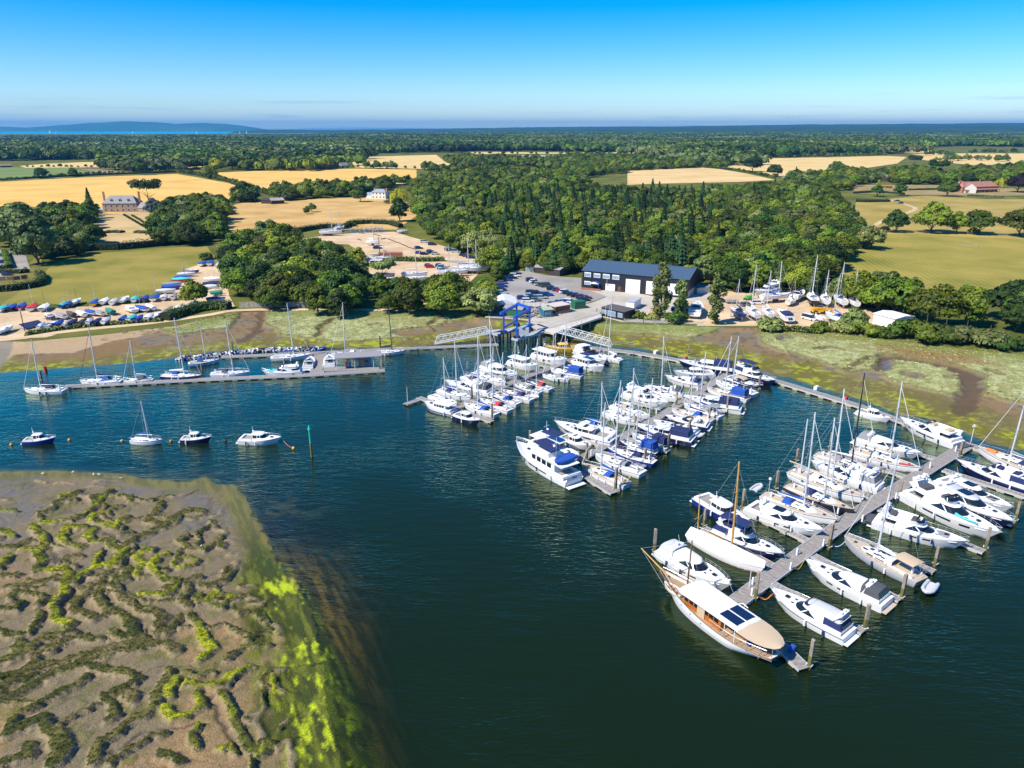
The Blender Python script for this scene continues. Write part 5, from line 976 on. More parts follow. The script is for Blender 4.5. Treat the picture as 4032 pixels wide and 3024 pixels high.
# ================================================================ TREES
def leaf_mat(name, lo, hi, r=.6):
    m = bpy.data.materials.new(name); m.use_nodes = True; n = m.node_tree.nodes; l = m.node_tree.links; b = n['Principled BSDF']; b.inputs['Roughness'].default_value = r; b.inputs['Specular IOR Level'].default_value = .25
    a = n.new('ShaderNodeAttribute'); a.attribute_name = 'tone'; oi = n.new('ShaderNodeObjectInfo')
    mx = n.new('ShaderNodeMix'); mx.data_type = 'RGBA'; mx.inputs[6].default_value = (*lo, 1); mx.inputs[7].default_value = (*hi, 1); l.new(a.outputs['Fac'], mx.inputs[0])
    h = n.new('ShaderNodeHueSaturation'); mr = n.new('ShaderNodeMapRange'); mr.inputs[3].default_value = .475; mr.inputs[4].default_value = .525; l.new(oi.outputs['Random'], mr.inputs[0]); l.new(mr.outputs[0], h.inputs['Hue'])
    m2 = n.new('ShaderNodeMath'); m2.operation = 'MULTIPLY'; m2.inputs[1].default_value = 7.31; l.new(oi.outputs['Random'], m2.inputs[0]); fr = n.new('ShaderNodeMath'); fr.operation = 'FRACT'; l.new(m2.outputs[0], fr.inputs[0])
    m3 = n.new('ShaderNodeMapRange'); m3.inputs[3].default_value = .50; m3.inputs[4].default_value = 1.50; l.new(fr.outputs[0], m3.inputs[0]); l.new(m3.outputs[0], h.inputs['Value'])
    l.new(mx.outputs[2], h.inputs['Color']); l.new(h.outputs[0], b.inputs['Base Color'])
    t = n.new('ShaderNodeBsdfTranslucent'); l.new(h.outputs[0], t.inputs['Color']); ms = n.new('ShaderNodeMixShader'); ms.inputs[0].default_value = .22; o = n['Material Output']
    l.new(b.outputs[0], ms.inputs[1]); l.new(t.outputs[0], ms.inputs[2]); l.new(ms.outputs[0], o.inputs['Surface']); return m
LEAF = leaf_mat('oak_leaves', (.030, .062, .006), (.185, .255, .018)); LEAFY = leaf_mat('lime_leaves', (.17, .22, .010), (.50, .52, .03)); LEAFD = leaf_mat('dark_leaves', (.014, .038, .006), (.075, .13, .016)); LEAFM = leaf_mat('yellow_green_leaves', (.07, .11, .008), (.27, .32, .025))
LEAFC = leaf_mat('fir_needles', (.012, .040, .014), (.070, .14, .038)); LEAFG = leaf_mat('grey_green_leaves', (.07, .105, .025), (.26, .30, .085)); LEAFB = leaf_mat('blue_cedar', (.05, .08, .07), (.11, .15, .13)); LEAFP = leaf_mat('purple_leaves', (.010, .006, .010), (.03, .014, .022))
BARK = mat('bark', (.10, .075, .05), .9); BARKP = mat('pale_bark', (.30, .27, .22), .9)
rs = np.random.RandomState(11)
def quads(C, Nn, size, rs, asp=1.0):
    n = len(C); a = np.cross(Nn, rs.randn(n, 3)); a /= np.linalg.norm(a, axis=1)[:, None]+1e-9; b = np.cross(Nn, a); s = (size*(.6+.8*rs.rand(n)))[:, None]/2
    V = np.stack([C-a*s-b*s*asp, C+a*s-b*s*asp*.6, C+a*s*.8+b*s*asp, C-a*s*.7+b*s*asp], 1).reshape(-1, 3); return V, np.arange(4*n).reshape(-1, 4)
def crown(kind, R, H, z0, n, leaf, seed):
    "leaf faces gathered in clumps through the crown's volume; returns mesh data"
    rs = np.random.RandomState(seed); C = []; Nn = []; T = []
    if kind in ('oak', 'pine', 'bush'):
        nc = {'oak': 42, 'pine': 30, 'bush': 18}[kind]
        for i in range(nc):
            d = rs.randn(3); d[2] = abs(d[2])*1.0-.5 if kind != 'bush' else abs(d[2]); d /= np.linalg.norm(d); k = .55+.38*rs.rand()
            if kind == 'pine': d[2] = .25+.6*rs.rand(); 
            c = d*np.array([R, R, H/2])*k+np.array([0, 0, z0+H*(.46 if kind != 'bush' else .15)]); rc = R*(.27+.20*rs.rand()); m = n//nc; tone = rs.rand()
            q = rs.randn(m, 3); q /= np.linalg.norm(q, axis=1)[:, None]; q[:, 2] = np.where(q[:, 2] < -.25, -q[:, 2], q[:, 2]); C.append(c+q*rc*(.72+.34*rs.rand(m, 1))*[1, 1, .78]); nn = q+d*.4+rs.randn(m, 3)*.42; Nn.append(nn); T.append(np.clip(tone*.6+.2+.35*rs.randn(m)*.6+.15*q[:, 2], 0, 1))
    elif kind == 'fir':
        t = rs.rand(n)**.75; tier = (t*11) % 1; r = (1-t)**.9*R*(.45+.62*(1-tier))*(.6+.45*rs.rand(n)**.5); ph = rs.rand(n)*6.283; arms = np.round(ph/(6.283/9))*(6.283/9); ph = ph*.45+arms*.55
        c = np.stack([r*np.cos(ph), r*np.sin(ph), z0+H*t-r*.22], 1); C.append(c); Nn.append(np.stack([np.cos(ph)*.8, np.sin(ph)*.8, np.full(n, .9)], 1)+rs.randn(n, 3)*.38); T.append(np.clip(.25+.5*rs.rand(n)+.3*(r/R), 0, 1))
    elif kind == 'poplar':
        nc = 26
        for i in range(nc):
            t = (i+rs.rand())/nc; rr = R*(math.sin(math.pi*(.12+.80*t))**.7)*.72; a = rs.rand()*6.28; c = np.array([rr*.75*math.cos(a), rr*.75*math.sin(a), z0+H*t]); m = n//nc; q = rs.randn(m, 3); q /= np.linalg.norm(q, axis=1)[:, None]
            C.append(c+q*R*.36*(.5+.6*rs.rand(m, 1))*[1, 1, 1.3]); Nn.append(q+rs.randn(m, 3)*.6); T.append(np.clip(.5+.3*rs.randn(m), 0, 1))
    elif kind == 'willow':
        nc = 44
        for i in range(nc):
            a = rs.rand()*6.28; k = math.sqrt(rs.rand()); zz = z0+H*(.45+.5*math.sqrt(max(0, 1-k*k))*(.8+.3*rs.rand())); m = n//nc; tt = rs.rand(m); ln = H*(.35+.3*rs.rand())
            C.append(np.stack([R*k*math.cos(a)*(1+.12*tt)+rs.randn(m)*R*.07, R*k*math.sin(a)*(1+.12*tt)+rs.randn(m)*R*.07, zz-ln*tt], 1)); Nn.append(np.stack([np.full(m, math.cos(a)), np.full(m, math.sin(a)), np.full(m, .5)], 1)+rs.randn(m, 3)*.4); T.append(np.clip(rs.rand()*.4+.3+.3*(1-tt), 0, 1))
    C = np.concatenate(C); Nn = np.concatenate(Nn); T = np.concatenate(T); Nn /= np.linalg.norm(Nn, axis=1)[:, None]+1e-9
    V, Fq = quads(C, Nn, leaf, rs, .8); return V, Fq, T
def trunk_mb(kind, H, z0, R, rs_):
    mb = MB(); r0 = .022*H+.08; top = z0+H*(.55 if kind in ('oak', 'pine', 'willow') else .93)
    mb.tube([(0, 0, -.3), (.05*R, 0, z0*.6), (0, .04*R, z0+H*.2), (-.03*R, 0, top)], r0, 7, r0*.3)
    if kind in ('oak', 'pine', 'willow', 'bush'):
        for i in range(6):
            a = i*1.05+rs_.random()*.5; zb = z0*.7+H*.04*i; mb.tube([(0, 0, zb), (R*.3*math.cos(a), R*.3*math.sin(a), zb+H*.18), (R*.68*math.cos(a), R*.68*math.sin(a), zb+H*.34)], r0*.42, 5, r0*.1)
    return mb
SPEC = {'oak': [(5.8, 10.5, .5), (6.8, 11.5, .6), (4.9, 9.5, .4), (5.4, 12.5, .7), (6.2, 10.0, .3), (4.5, 10.5, .4)], 'fir': [(4.6, 16, .8), (5.2, 18.5, 1.0), (4.0, 14, .6)], 'poplar': [(3.3, 14, 1.2), (2.9, 12, 1.0)], 'willow': [(6, 10.5, .8)], 'pine': [(7.2, 9.5, 3.5), (5.5, 7, 3)], 'bush': [(2.6, 3.2, .1), (3.4, 4.0, .1), (2.0, 2.4, .1)]}
NLEAF = dict(oak=4200, fir=3000, poplar=1900, willow=2600, pine=3000, bush=1100); LSZ = dict(oak=.74, fir=.80, poplar=.62, willow=.55, pine=.8, bush=.48)
KMAT = dict(oak=LEAF, fir=LEAFC, poplar=LEAFG, willow=LEAFY, pine=LEAFD, bush=LEAF)
TREE = {}; rj = random.Random(3)
for kd, sp in SPEC.items():
    TREE[kd] = []
    for i, (R, H, z0) in enumerate(sp):
        V, Fq, T = crown(kd, R, H, z0, NLEAF[kd], LSZ[kd], 100+i*7+len(kd)); cme = np_mesh('crown', V, Fq, None, False, None, {'tone': ('FACE', T)}); cme.materials.append(KMAT[kd])
        tme = trunk_mb(kd, H, z0, R, rj).mesh('trunk'); tme.materials.append(BARK)
        TREE[kd].append((cme, tme, V, Fq, T, z0+H, R))
LVAR = {}
def leaf_variant(cme, m):
    k = (cme.name, m.name)
    if k not in LVAR: c = cme.copy(); c.materials.clear(); c.materials.append(m); LVAR[k] = c
    return LVAR[k]
NAMEK = dict(oak='broadleaf_tree', fir='fir_tree', poplar='slender_tree', willow='willow_tree', pine='pine_tree', bush='bush')
def tree_obj(kd, v, loc, scale, rot, label, group=None, m=None, cat=None, zs=1.0):
    cme, tme = TREE[kd][v % len(TREE[kd])][:2]
    r = empty(NAMEK[kd], loc, rot); r.scale = (scale, scale, scale*zs); tag(r, label, cat or ('bush' if kd == 'bush' else 'tree'), group)
    link('trunk', tme, r); link('crown', cme if m is None else leaf_variant(cme, m), r); return r

# ---- woods: outline in the photograph at crown height, spacing, mix
WOODS = [
 ('wood behind the blue roofed shed', 'O', [(1620,715),(1750,680),(1900,668),(2200,672),(2290,695),(2330,735),(2440,752),(2700,755),(2860,745),(3110,722),(3225,730),(3300,775),(3330,825),(3405,885),(3390,935),(3330,985),(3275,1030),(3190,1100),(3240,1150),(3080,1150),(2960,1128),(2850,1098),(2775,1075),(2620,1045),(2450,1025),(2300,1018),(2240,1040),(2100,1022),(2010,1015),(1920,975),(1810,945),(1750,920),(1700,890),(1665,860),(1640,810)], 7.0, .3),
 ('wood beside the right boatyard', 'O', [(3190,1120),(3310,1100),(3420,1090),(3540,1090),(3600,1140),(3560,1185),(3420,1190),(3280,1180)], 7.5, 0),
 ('grove beside the shore path', 'O', [(895,960),(980,915),(1090,900),(1190,940),(1320,968),(1425,992),(1435,1060),(1400,1160),(1330,1185),(1240,1170),(1150,1130),(1100,1160),(1000,1140),(920,1130),(900,1050)], 7.5, 0),
 ('row before the upper boatyard', 'O', [(1480,1112),(1640,1102),(1790,1112),(1920,1112),(1935,1150),(1880,1175),(1700,1170),(1500,1185),(1450,1150)], 9.0, 0),
 ('clump between the car parks', 'O', [(1905,1005),(2030,1015),(2035,1060),(1940,1080)], 8, 0),
 ('wood around the manor house', 'f', [(20,290),(150,250),(250,200),(400,200),(480,260),(505,330),(490,380),(410,430),(395,470),(240,470),(130,470),(0,420)], 8, .12),
 ('wood right of the manor', 'f', [(760,350),(850,240),(950,165),(1050,160),(1100,200),(1125,260),(1135,330),(1110,390),(1000,420),(860,430),(780,410)], 8, .05),
 ('tree belt beyond the manor wood', 'f', [(1090,165),(1190,170),(1270,185),(1260,225),(1140,225)], 8, 0),
 ('row behind the manor', 'f', [(35,200),(250,200),(250,228),(40,228)], 8, 0),
 ('row behind the manor', 'f', [(430,195),(650,185),(650,212),(430,212)], 8, 0),
 ('garden of the white house', 'L', [(1690,450),(1760,430),(1860,400),(1960,385),(2080,380),(2212,410),(2212,480),(2060,480),(1980,490),(1890,500),(1740,495)], 9, 0),
 ('trees left of the long wood', 'M', [(0,400),(60,420),(300,400),(340,370),(470,350),(500,400),(380,420),(300,450),(0,460)], 9, 0),
 ('garden of the tiled house', 'e', [(160,240),(300,240),(420,215),(470,230),(620,235),(720,215),(900,240),(1000,220),(1110,215),(1270,200),(1270,260),(1160,260),(900,262),(860,275),(720,285),(600,255),(480,275),(470,300),(150,290)], 9, .05),
 ('belt of trees between the far wheat fields', 'M', [(560,280),(800,255),(980,265),(1060,250),(1200,275),(1350,270),(1500,245),(1640,245),(2080,262),(2090,330),(1700,345),(1600,370),(1450,320),(1200,300),(900,300),(850,330),(700,335),(560,320)], 11, 0),
 ('trees beside the far wheat field', 'M', [(200,300),(310,300),(380,285),(420,300),(420,325),(240,325)], 12, 0),
 ('far tree belt on the right', 'N', [(30,240),(300,230),(480,270),(420,300),(280,320),(0,320)], 11, 0)]
BAND = [(-900,552),(-300,550),(700,542),(1250,537),(1400,531),(2000,529),(2700,522),(3300,518),(4032,517),(5200,518),(5200,585),(4032,575),(3800,572),(3600,572),(3560,592),(3480,600),(3050,605),(2930,625),(2820,640),(2700,632),(2450,592),(1900,590),(1700,592),(1390,600),(1380,635),(1270,648),(1160,655),(960,655),(820,655),(700,655),(640,660),(520,650),(440,610),(200,620),(0,625),(-900,640)]
SEL = []      # (x, y, kind, variant, scale, rot, woodlabel)
def excluded(x, y):
    X_ = np.array([x]); Y_ = np.array([y]); return any(inside(X_, Y_, f)[0] for f in FIELDS)
rr = random.Random(21)
for lab, t, pl, sp, fir in WOODS:
    P_ = gp(t, pl, 8.0); xs = [p[0] for p in P_]; ys = [p[1] for p in P_]; gx, gy = np.meshgrid(np.arange(min(xs), max(xs), sp), np.arange(min(ys), max(ys), sp))
    gx = gx+(_rs.rand(*gx.shape)-.5)*sp*.8; gy = gy+(_rs.rand(*gy.shape)-.5)*sp*.8; ok = inside(gx, gy, P_)
    for f in FIELDS: ok &= ~inside(gx, gy, f)
    for x, y in zip(gx[ok], gy[ok]):
        cz = fbm(np.array([x]), np.array([y]), 90, 81, 2)[0]
        px_ = 2016+F*x/(y*CT+54*ST); isf = rr.random() < ((.45 if cz > .46 else .15) if (fir > .2 and 1900 < px_ < 2800 and 310 < y < 640) else fir*.12); kd = 'fir' if isf else 'oak'
        SEL.append((x, y, kd, rr.randrange(6), rr.uniform(.62, 1.2)*(.82 if isf else .88)*(.9 if 'upper boatyard' in lab else 1), rr.random()*6.28, lab))
SEL.sort(key=lambda a: a[0]**2*.3+a[1]**2)
# trees one can point to, each with its own words: (tag, x, y base, kind, variant, scale, material, label)
LONE = [('I',285,78,'oak',2,.62,LEAF,'small round tree standing alone in the dry meadow, the right one of two'),('I',238,96,'oak',5,.50,LEAF,'smaller tree just left of the lone meadow tree'),
 ('I',1045,160,'oak',3,1.15,LEAFD,'tall dark tree at the end of the dry meadow by the upper yard'),('M',430,560,'willow',0,1.15,LEAFY,'tall yellow green willow beside the white house'),('I',100,820,'willow',0,.85,LEAFY,'yellow green willow in the shore grove'),
 ('G',1610,610,'poplar',0,1.12,LEAFG,'tall slender tree in front of the white shed door'),('G',1760,620,'poplar',1,.95,LEAFG,'thin tree in front of the rightmost shed door'),('G',2040,660,'poplar',0,1.0,LEAFG,'slender tree on the shore beside the motor yacht ashore'),
 ('L',925,560,'pine',0,1.5,LEAFD,'big flat topped dark pine beside the manor house roof'),('L',970,635,'oak',2,.9,LEAFB,'blue grey cedar right of the manor house'),('L',460,760,'poplar',0,.95,LEAFY,'bright green slender tree in the manor garden'),('L',400,775,'fir',2,.6,LEAFG,'small grey conifer in the manor garden'),
 ('f',120,500,'oak',1,1.9,LEAFG,'huge pale green tree above the gravel court on the left'),('f',190,560,'oak',3,1.2,LEAFG,'pale green tree overhanging the meadow beside the gravel court'),('L',1310,400,'oak',0,1.1,LEAF,'spreading oak on the hedge between the two wheat fields'),('L',262,400,'oak',4,.95,LEAFD,'round tree alone in the green field, left'),('L',455,388,'oak',2,.8,LEAFD,'upright tree alone in the green field, right'),
 ('L',875,378,'oak',3,1.2,LEAFD,'dark tall tree at the corner of the ploughed field'),('L',1350,355,'oak',1,1.1,LEAFY,'yellow green tree on the far hedge line'),('L',1130,362,'oak',0,1.0,LEAFG,'pale round tree left of the hedge line'),('L',1460,425,'bush',1,1.2,LEAFG,'bare thin tree on the hedge between the wheat fields'),
 ('N',560,350,'oak',1,1.35,LEAFD,'gnarled oak between the pale stubble and the wheat'),('N',690,380,'oak',4,1.1,LEAFD,'round oak at the end of the stubble hedge'),('N',1080,385,'oak',0,1.4,LEAFD,'large dark round tree behind the long wood'),('N',1140,405,'oak',2,.9,LEAFY,'yellow tree beside the garden barn'),('e',575,330,'poplar',1,.8,LEAFY,'bright yellow green column tree in the right garden'),
 ('e',570,355,'oak',2,.75,LEAFD,'dark cone shaped tree in the right garden'),('e',680,350,'oak',5,.8,LEAFD,'rounded tree beside the garden lawn'),('e',905,355,'oak',0,1.05,LEAFD,'broad dark tree left of the red tiled house'),('e',1155,315,'willow',0,.95,LEAFY,'yellow willow right of the red tiled house'),('e',1240,335,'oak',1,1.1,LEAFP,'purple leaved tree at the right edge'),('e',860,262,'pine',0,1.2,LEAFD,'tall dark pine behind the red tiled house'),('e',745,215,'pine',1,1.3,LEAFD,'dark pine on the wheat field edge'),
 ('e',660,525,'oak',2,.95,LEAFD,'left tree of the meadow fence row'),('e',600,522,'bush',1,1.1,LEAFD,'low bush at the left end of the meadow fence row'),('e',830,528,'oak',0,1.22,LEAF,'largest oak of the meadow fence row'),('e',945,530,'oak',5,.85,LEAF,'small oak right of the largest in the meadow fence row'),('e',1055,535,'oak',4,1.0,LEAF,'low spreading oak in the meadow fence row'),('e',1245,545,'oak',1,1.0,LEAF,'oak of the meadow fence row at the right edge'),
 ('e',525,605,'oak',4,.85,LEAFG,'rounded grey green tree where wood and meadow meet'),('J',1560,600,'oak',1,1.05,LEAF,'large oak at the near edge of the meadow, left'),('J',1800,600,'oak',3,.95,LEAF,'oak with pale limbs at the near edge of the meadow'),('J',2080,560,'oak',0,1.25,LEAFD,'big dark oak at the near right corner of the meadow'),('J',2230,620,'oak',2,1.3,LEAFD,'dark oak cut by the right edge above the marsh'),('J',1300,520,'oak',4,1.2,LEAF,'broad oak behind the white fabric shed'),('J',1180,500,'oak',0,1.0,LEAF,'oak behind the white fabric shed, left'),
 ('J',1000,640,'oak',2,.72,LEAFG,'feathery shore tree beside the white fabric shed'),('J',930,640,'bush',1,1.2,LEAFG,'large shore bush left of the white fabric shed'),('J',1080,660,'bush',1,1.3,LEAF,'dark shore bush in front of the white fabric shed'),('J',1210,675,'bush',0,1.2,LEAF,'shore bush at the white fabric shed corner'),('J',1390,680,'bush',1,1.8,LEAF,'big rounded shore thicket right of the white fabric shed'),('J',1500,700,'bush',1,1.9,LEAF,'dense shore thicket in the middle of the marsh edge'),('J',1640,705,'bush',1,1.7,LEAFD,'dark shore thicket on the marsh edge'),('J',1790,715,'bush',1,1.7,LEAFG,'grey green shore thicket on the marsh edge'),
 ('J',1950,740,'bush',1,1.6,LEAFG,'silver twigged shore bush on the marsh edge'),('J',2080,765,'bush',0,1.6,LEAFD,'dark shore bush standing out on the marsh edge, right'),('J',2150,640,'oak',5,.95,LEAFD,'dark tree behind the silver bush'),('J',420,625,'bush',0,1.5,LEAFG,'rounded bush on the shore below the right boatyard'),('J',770,630,'bush',0,1.1,LEAF,'bright bush on the shore below the yellow loader'),
 ('G',1720,640,'bush',1,1.2,LEAFD,'dark bush at the foot of the slender trees'),('G',1430,610,'bush',0,1.0,LEAF,'bush beside the black office hut'),('G',1540,625,'bush',0,.9,LEAFG,'low bush along the fence by the black office hut'),('G',240,500,'bush',1,1.25,LEAFG,'willowy bush beside the white marquee'),('G',215,470,'oak',5,.75,LEAF,'tree left of the marquee at the car park corner'),('H',1700,560,'oak',2,.85,LEAF,'small oak standing in the left boat park'),
 ('I',905,680,'pine',1,.85,LEAFG,'grey pine with bare trunk in front of the upper yard'),('I',1030,890,'bush',1,1.5,LEAF,'broad bush on the shore path right of the grove'),('I',1440,880,'bush',1,1.6,LEAFD,'dark shore path thicket below the upper yard'),('I',250,770,'bush',2,1.0,LEAFY,'small palm like shrub in the grove garden'),('b',90,150,'oak',5,.8,LEAF,'tree at the left gable of the dark shed'),('H',1800,160,'bush',0,1.3,LEAFD,'bush behind the four boats at the top of the left boat park'),
 ('I',620,200,'bush',1,1.1,LEAFD,'bush beside the blue trailer frames'),('M',190,545,'oak',2,.75,LEAFD,'dark round tree left of the white house'),('M',365,555,'bush',1,1.1,LEAFG,'bush at the foot of the willow by the white house')]
for t, x, y, kd, v, sc, m, lab in LONE:
    if t in 'eNMLf' and kd in ('oak', 'pine') and sc < 1.5: sc *= 1.32
    p = pt(t, x, y, GZ); p.z = GZ if p.y > 150 else 1.5; tree_obj(kd, v, p, sc, rr.random()*6.28, lab, None, m)
NI = 225
WB = {}
for a in SEL[:NI]:
    q = WB.setdefault(a[6], [1e9, -1e9, 1e9, -1e9]); q[0] = min(q[0], a[0]-.1); q[1] = max(q[1], a[0]+.1); q[2] = min(q[2], a[1]-.1); q[3] = max(q[3], a[1]+.1)
for x, y, kd, v, sc, rt, lab in SEL[:NI]:
    mm = None if kd == 'fir' else rr.choice([None, None, None, LEAFD, LEAFD, LEAFG, LEAFM]); bx = WB[lab]
    word = ('large ' if sc > .87 else 'small ')+('dark fir' if kd == 'fir' else 'dark green tree' if mm is LEAFD else 'grey green tree' if mm is LEAFG else 'yellow green tree' if mm is LEAFM else 'fresh green tree')
    fx = (x-bx[0])/(bx[1]-bx[0]); fy = (y-bx[2])/(bx[3]-bx[2]); word += ', '+('far left' if fx < .17 else 'left' if fx < .34 else 'left of middle' if fx < .5 else 'right of middle' if fx < .67 else 'right' if fx < .84 else 'far right')+(' front' if fy < .33 else ' centre' if fy < .66 else ' back')+' of the '+lab
    tree_obj(kd, v, (x, y, GZ-.2), sc, rt, word, 'trees: '+word, mm)
# ---- the rest of the woods as instanced stuff
src = bpy.data.collections.new('tree_sources'); order = []
for i, (kd, m) in enumerate([('oak', LEAF)]*6+[('oak', LEAFD)]*3+[('oak', LEAFG)]*3+[('fir', LEAFC)]*3+[('oak', LEAFM)]*3):
    v = i % len(TREE[kd]); cme, tme, V, Fq, T = TREE[kd][v][:5]; me = np_mesh('wood_tree', V, Fq, m, False, None, {'tone': ('FACE', T)}); o = bpy.data.objects.new('source_%02d' % i, me); src.objects.link(o)
def patch(seed, n, leaf):
    "a hundred metres of distant canopy: many small crowns side by side"
    rs = np.random.RandomState(seed); C = []; Nn = []; T = []
    for i in range(n):
        c = np.array([rs.uniform(-52, 52), rs.uniform(-52, 52), rs.uniform(6.5, 10.5)]); R = rs.uniform(5, 8.5); tone = rs.rand(); m = 34; q = rs.randn(m, 3); q[:, 2] = np.abs(q[:, 2])*.9-.15; q /= np.linalg.norm(q, axis=1)[:, None]
        C.append(c+q*R*[1, 1, .75]); Nn.append(q+rs.randn(m, 3)*.25); T.append(np.clip(tone*.7+.15+.15*rs.randn(m), 0, 1))
    C = np.concatenate(C); Nn = np.concatenate(Nn); Nn /= np.linalg.norm(Nn, axis=1)[:, None]; V, Fq = quads(C, Nn, leaf, rs, 1.0); return V, Fq, np.concatenate(T)
src2 = bpy.data.collections.new('canopy_sources')
for i in range(4):
    V, Fq, T = patch(50+i, 85, 4.6); me = np_mesh('canopy_patch', V, Fq, [LEAF, LEAFD, LEAF, LEAFG][i], False, None, {'tone': ('FACE', T)}); src2.objects.link(bpy.data.objects.new('canopy_%02d' % i, me))
def instancer(name, pts, rots, scs, idx, coll, label, n):
    me = bpy.data.meshes.new(name); me.vertices.add(len(pts)); me.vertices.foreach_set('co', np.asarray(pts, np.float32).ravel())
    for k, tp, arr in (('rz', 'FLOAT', rots), ('sc', 'FLOAT', scs), ('ix', 'INT', idx)): a = me.attributes.new(k, tp, 'POINT'); a.data.foreach_set('value', np.asarray(arr, np.float32 if tp == 'FLOAT' else np.int32))
    me.update(); o = link(name, me); tag(o, None, None, None, 'stuff')
    g = bpy.data.node_groups.new(name, 'GeometryNodeTree'); g.interface.new_socket('Geometry', in_out='INPUT', socket_type='NodeSocketGeometry'); g.interface.new_socket('Geometry', in_out='OUTPUT', socket_type='NodeSocketGeometry')
    N = g.nodes; Lk = g.links; i_ = N.new('NodeGroupInput'); o_ = N.new('NodeGroupOutput'); ip = N.new('GeometryNodeInstanceOnPoints'); ci = N.new('GeometryNodeCollectionInfo'); ci.inputs[0].default_value = coll; ci.inputs['Separate Children'].default_value = True; ci.inputs['Reset Children'].default_value = True
    def na(nm, tp): a = N.new('GeometryNodeInputNamedAttribute'); a.data_type = tp; a.inputs[0].default_value = nm; return a
    ar, as_, ai = na('rz', 'FLOAT'), na('sc', 'FLOAT'), na('ix', 'INT'); cx = N.new('ShaderNodeCombineXYZ'); Lk.new(ar.outputs[0], cx.inputs['Z'])
    m2p = N.new('GeometryNodeMeshToPoints'); Lk.new(i_.outputs[0], m2p.inputs[0]); Lk.new(m2p.outputs[0], ip.inputs['Points']); Lk.new(ci.outputs[0], ip.inputs['Instance']); ip.inputs['Pick Instance'].default_value = True
    Lk.new(ai.outputs[0], ip.inputs['Instance Index']); Lk.new(cx.outputs[0], ip.inputs['Rotation']); Lk.new(as_.outputs[0], ip.inputs['Scale']); Lk.new(ip.outputs[0], o_.inputs[0])
    md = o.modifiers.new('instances', 'NODES'); md.node_group = g; return o
rest = SEL[NI:]; P_ = []; ix = []
for x, y, kd, v, sc, rt, lab in rest: P_.append((x, y, GZ-.2)); ix.append(12+v % 3 if kd == 'fir' else rr.choice([0, 1, 2, 3, 4, 5, 0, 1, 2, 6, 7, 8, 6, 7, 9, 10, 15]))
# hedgerow and small field trees from lines
LINES = [('f',[(0,145),(200,128),(480,108),(690,96),(860,92)],6,.35),('L',[(1180,372),(1300,390),(1450,430),(1600,480),(1720,510)],6,.45),('L',[(0,412),(400,385),(640,375),(900,368)],7,.28),('M',[(0,245),(300,240),(700,238)],10,.45),('M',[(660,345),(860,345)],9,.4),
 ('N',[(270,325),(420,335),(560,360),(700,390)],8,.35),('N',[(590,265),(1000,262),(1380,252)],9,.8),('M',[(870,248),(1400,250),(2080,248)],22,.7),('M',[(1050,268),(1400,272),(1700,268)],24,.6),('L',[(150,330),(400,330),(690,330)],10,.4),('e',[(840,190),(960,185),(1010,180),(1150,190),(1200,185)],16,1.0),('e',[(1000,150),(1270,150)],14,1.0),('e',[(800,160),(860,155),(950,170)],18,.9),('L',[(1780,258),(2212,262)],18,.6),('e',[(0,250),(60,262)],7,.4),('M',[(0,345),(160,330),(560,340)],14,.4)]
for t, pl, sp, sc in LINES:
    W2_ = [pt(t, x, y, GZ) for x, y in pl]
    for a, b in zip(W2_, W2_[1:]):
        nn = max(1, int((b-a).length/sp))
        for k in range(nn): q = a+(b-a)*((k+rr.random()*.6)/nn); P_.append((q.x+rr.uniform(-1, 1), q.y+rr.uniform(-1.5, 1.5), GZ-.3)); ix.append(rr.choice([0, 2, 5, 6, 7, 8, 10])); rest.append((0, 0, 0, 0, sc*rr.uniform(.7, 1.25), rr.random()*6, ''))
instancer('distant_woodland', P_, [a[5] for a in rest], [a[4] for a in rest], ix, src, '', len(P_))
bp_ = gp('O', BAND, 6); pts = []; y_ = 1150.0
while y_ < 9000:
    st = 86+y_*.006; xh = y_*.78+100
    for x in np.arange(-xh, xh, st): pts.append((x+rr.uniform(-.3, .3)*st, y_+rr.uniform(-.3, .3)*st, st))
    y_ += st
A_ = np.array(pts); ok = inside(A_[:, 0], A_[:, 1], bp_)
for f in FIELDS:
    m_ = inside(A_[:, 0], A_[:, 1], f)
    ok &= ~m_
A_ = A_[ok]; hgt = np.where((A_[:, 0] > 200)*(A_[:, 1] > 1500)*(A_[:, 1] < 2600)*(A_[:, 0] > A_[:, 1]*.25), 3.0, 0)
instancer('far_forest', np.stack([A_[:, 0], A_[:, 1], -1.0+hgt+2.5*fbm(A_[:, 0], A_[:, 1], 700, 91)], 1), [rr.random()*6.28 for _ in A_], list(A_[:, 2]/86*1.04*np.clip(.85+.5*fbm(A_[:, 0], A_[:, 1], 500, 93), .8, 1.3)), [rr.choice([0, 1, 1, 2, 3]) for _ in A_], src2, '', 0)
# fields near the far woods keep some trees of the near size along the band's lower edge
print('trees', len(SEL), len(A_), round(time.time()-T0, 1), flush=True)

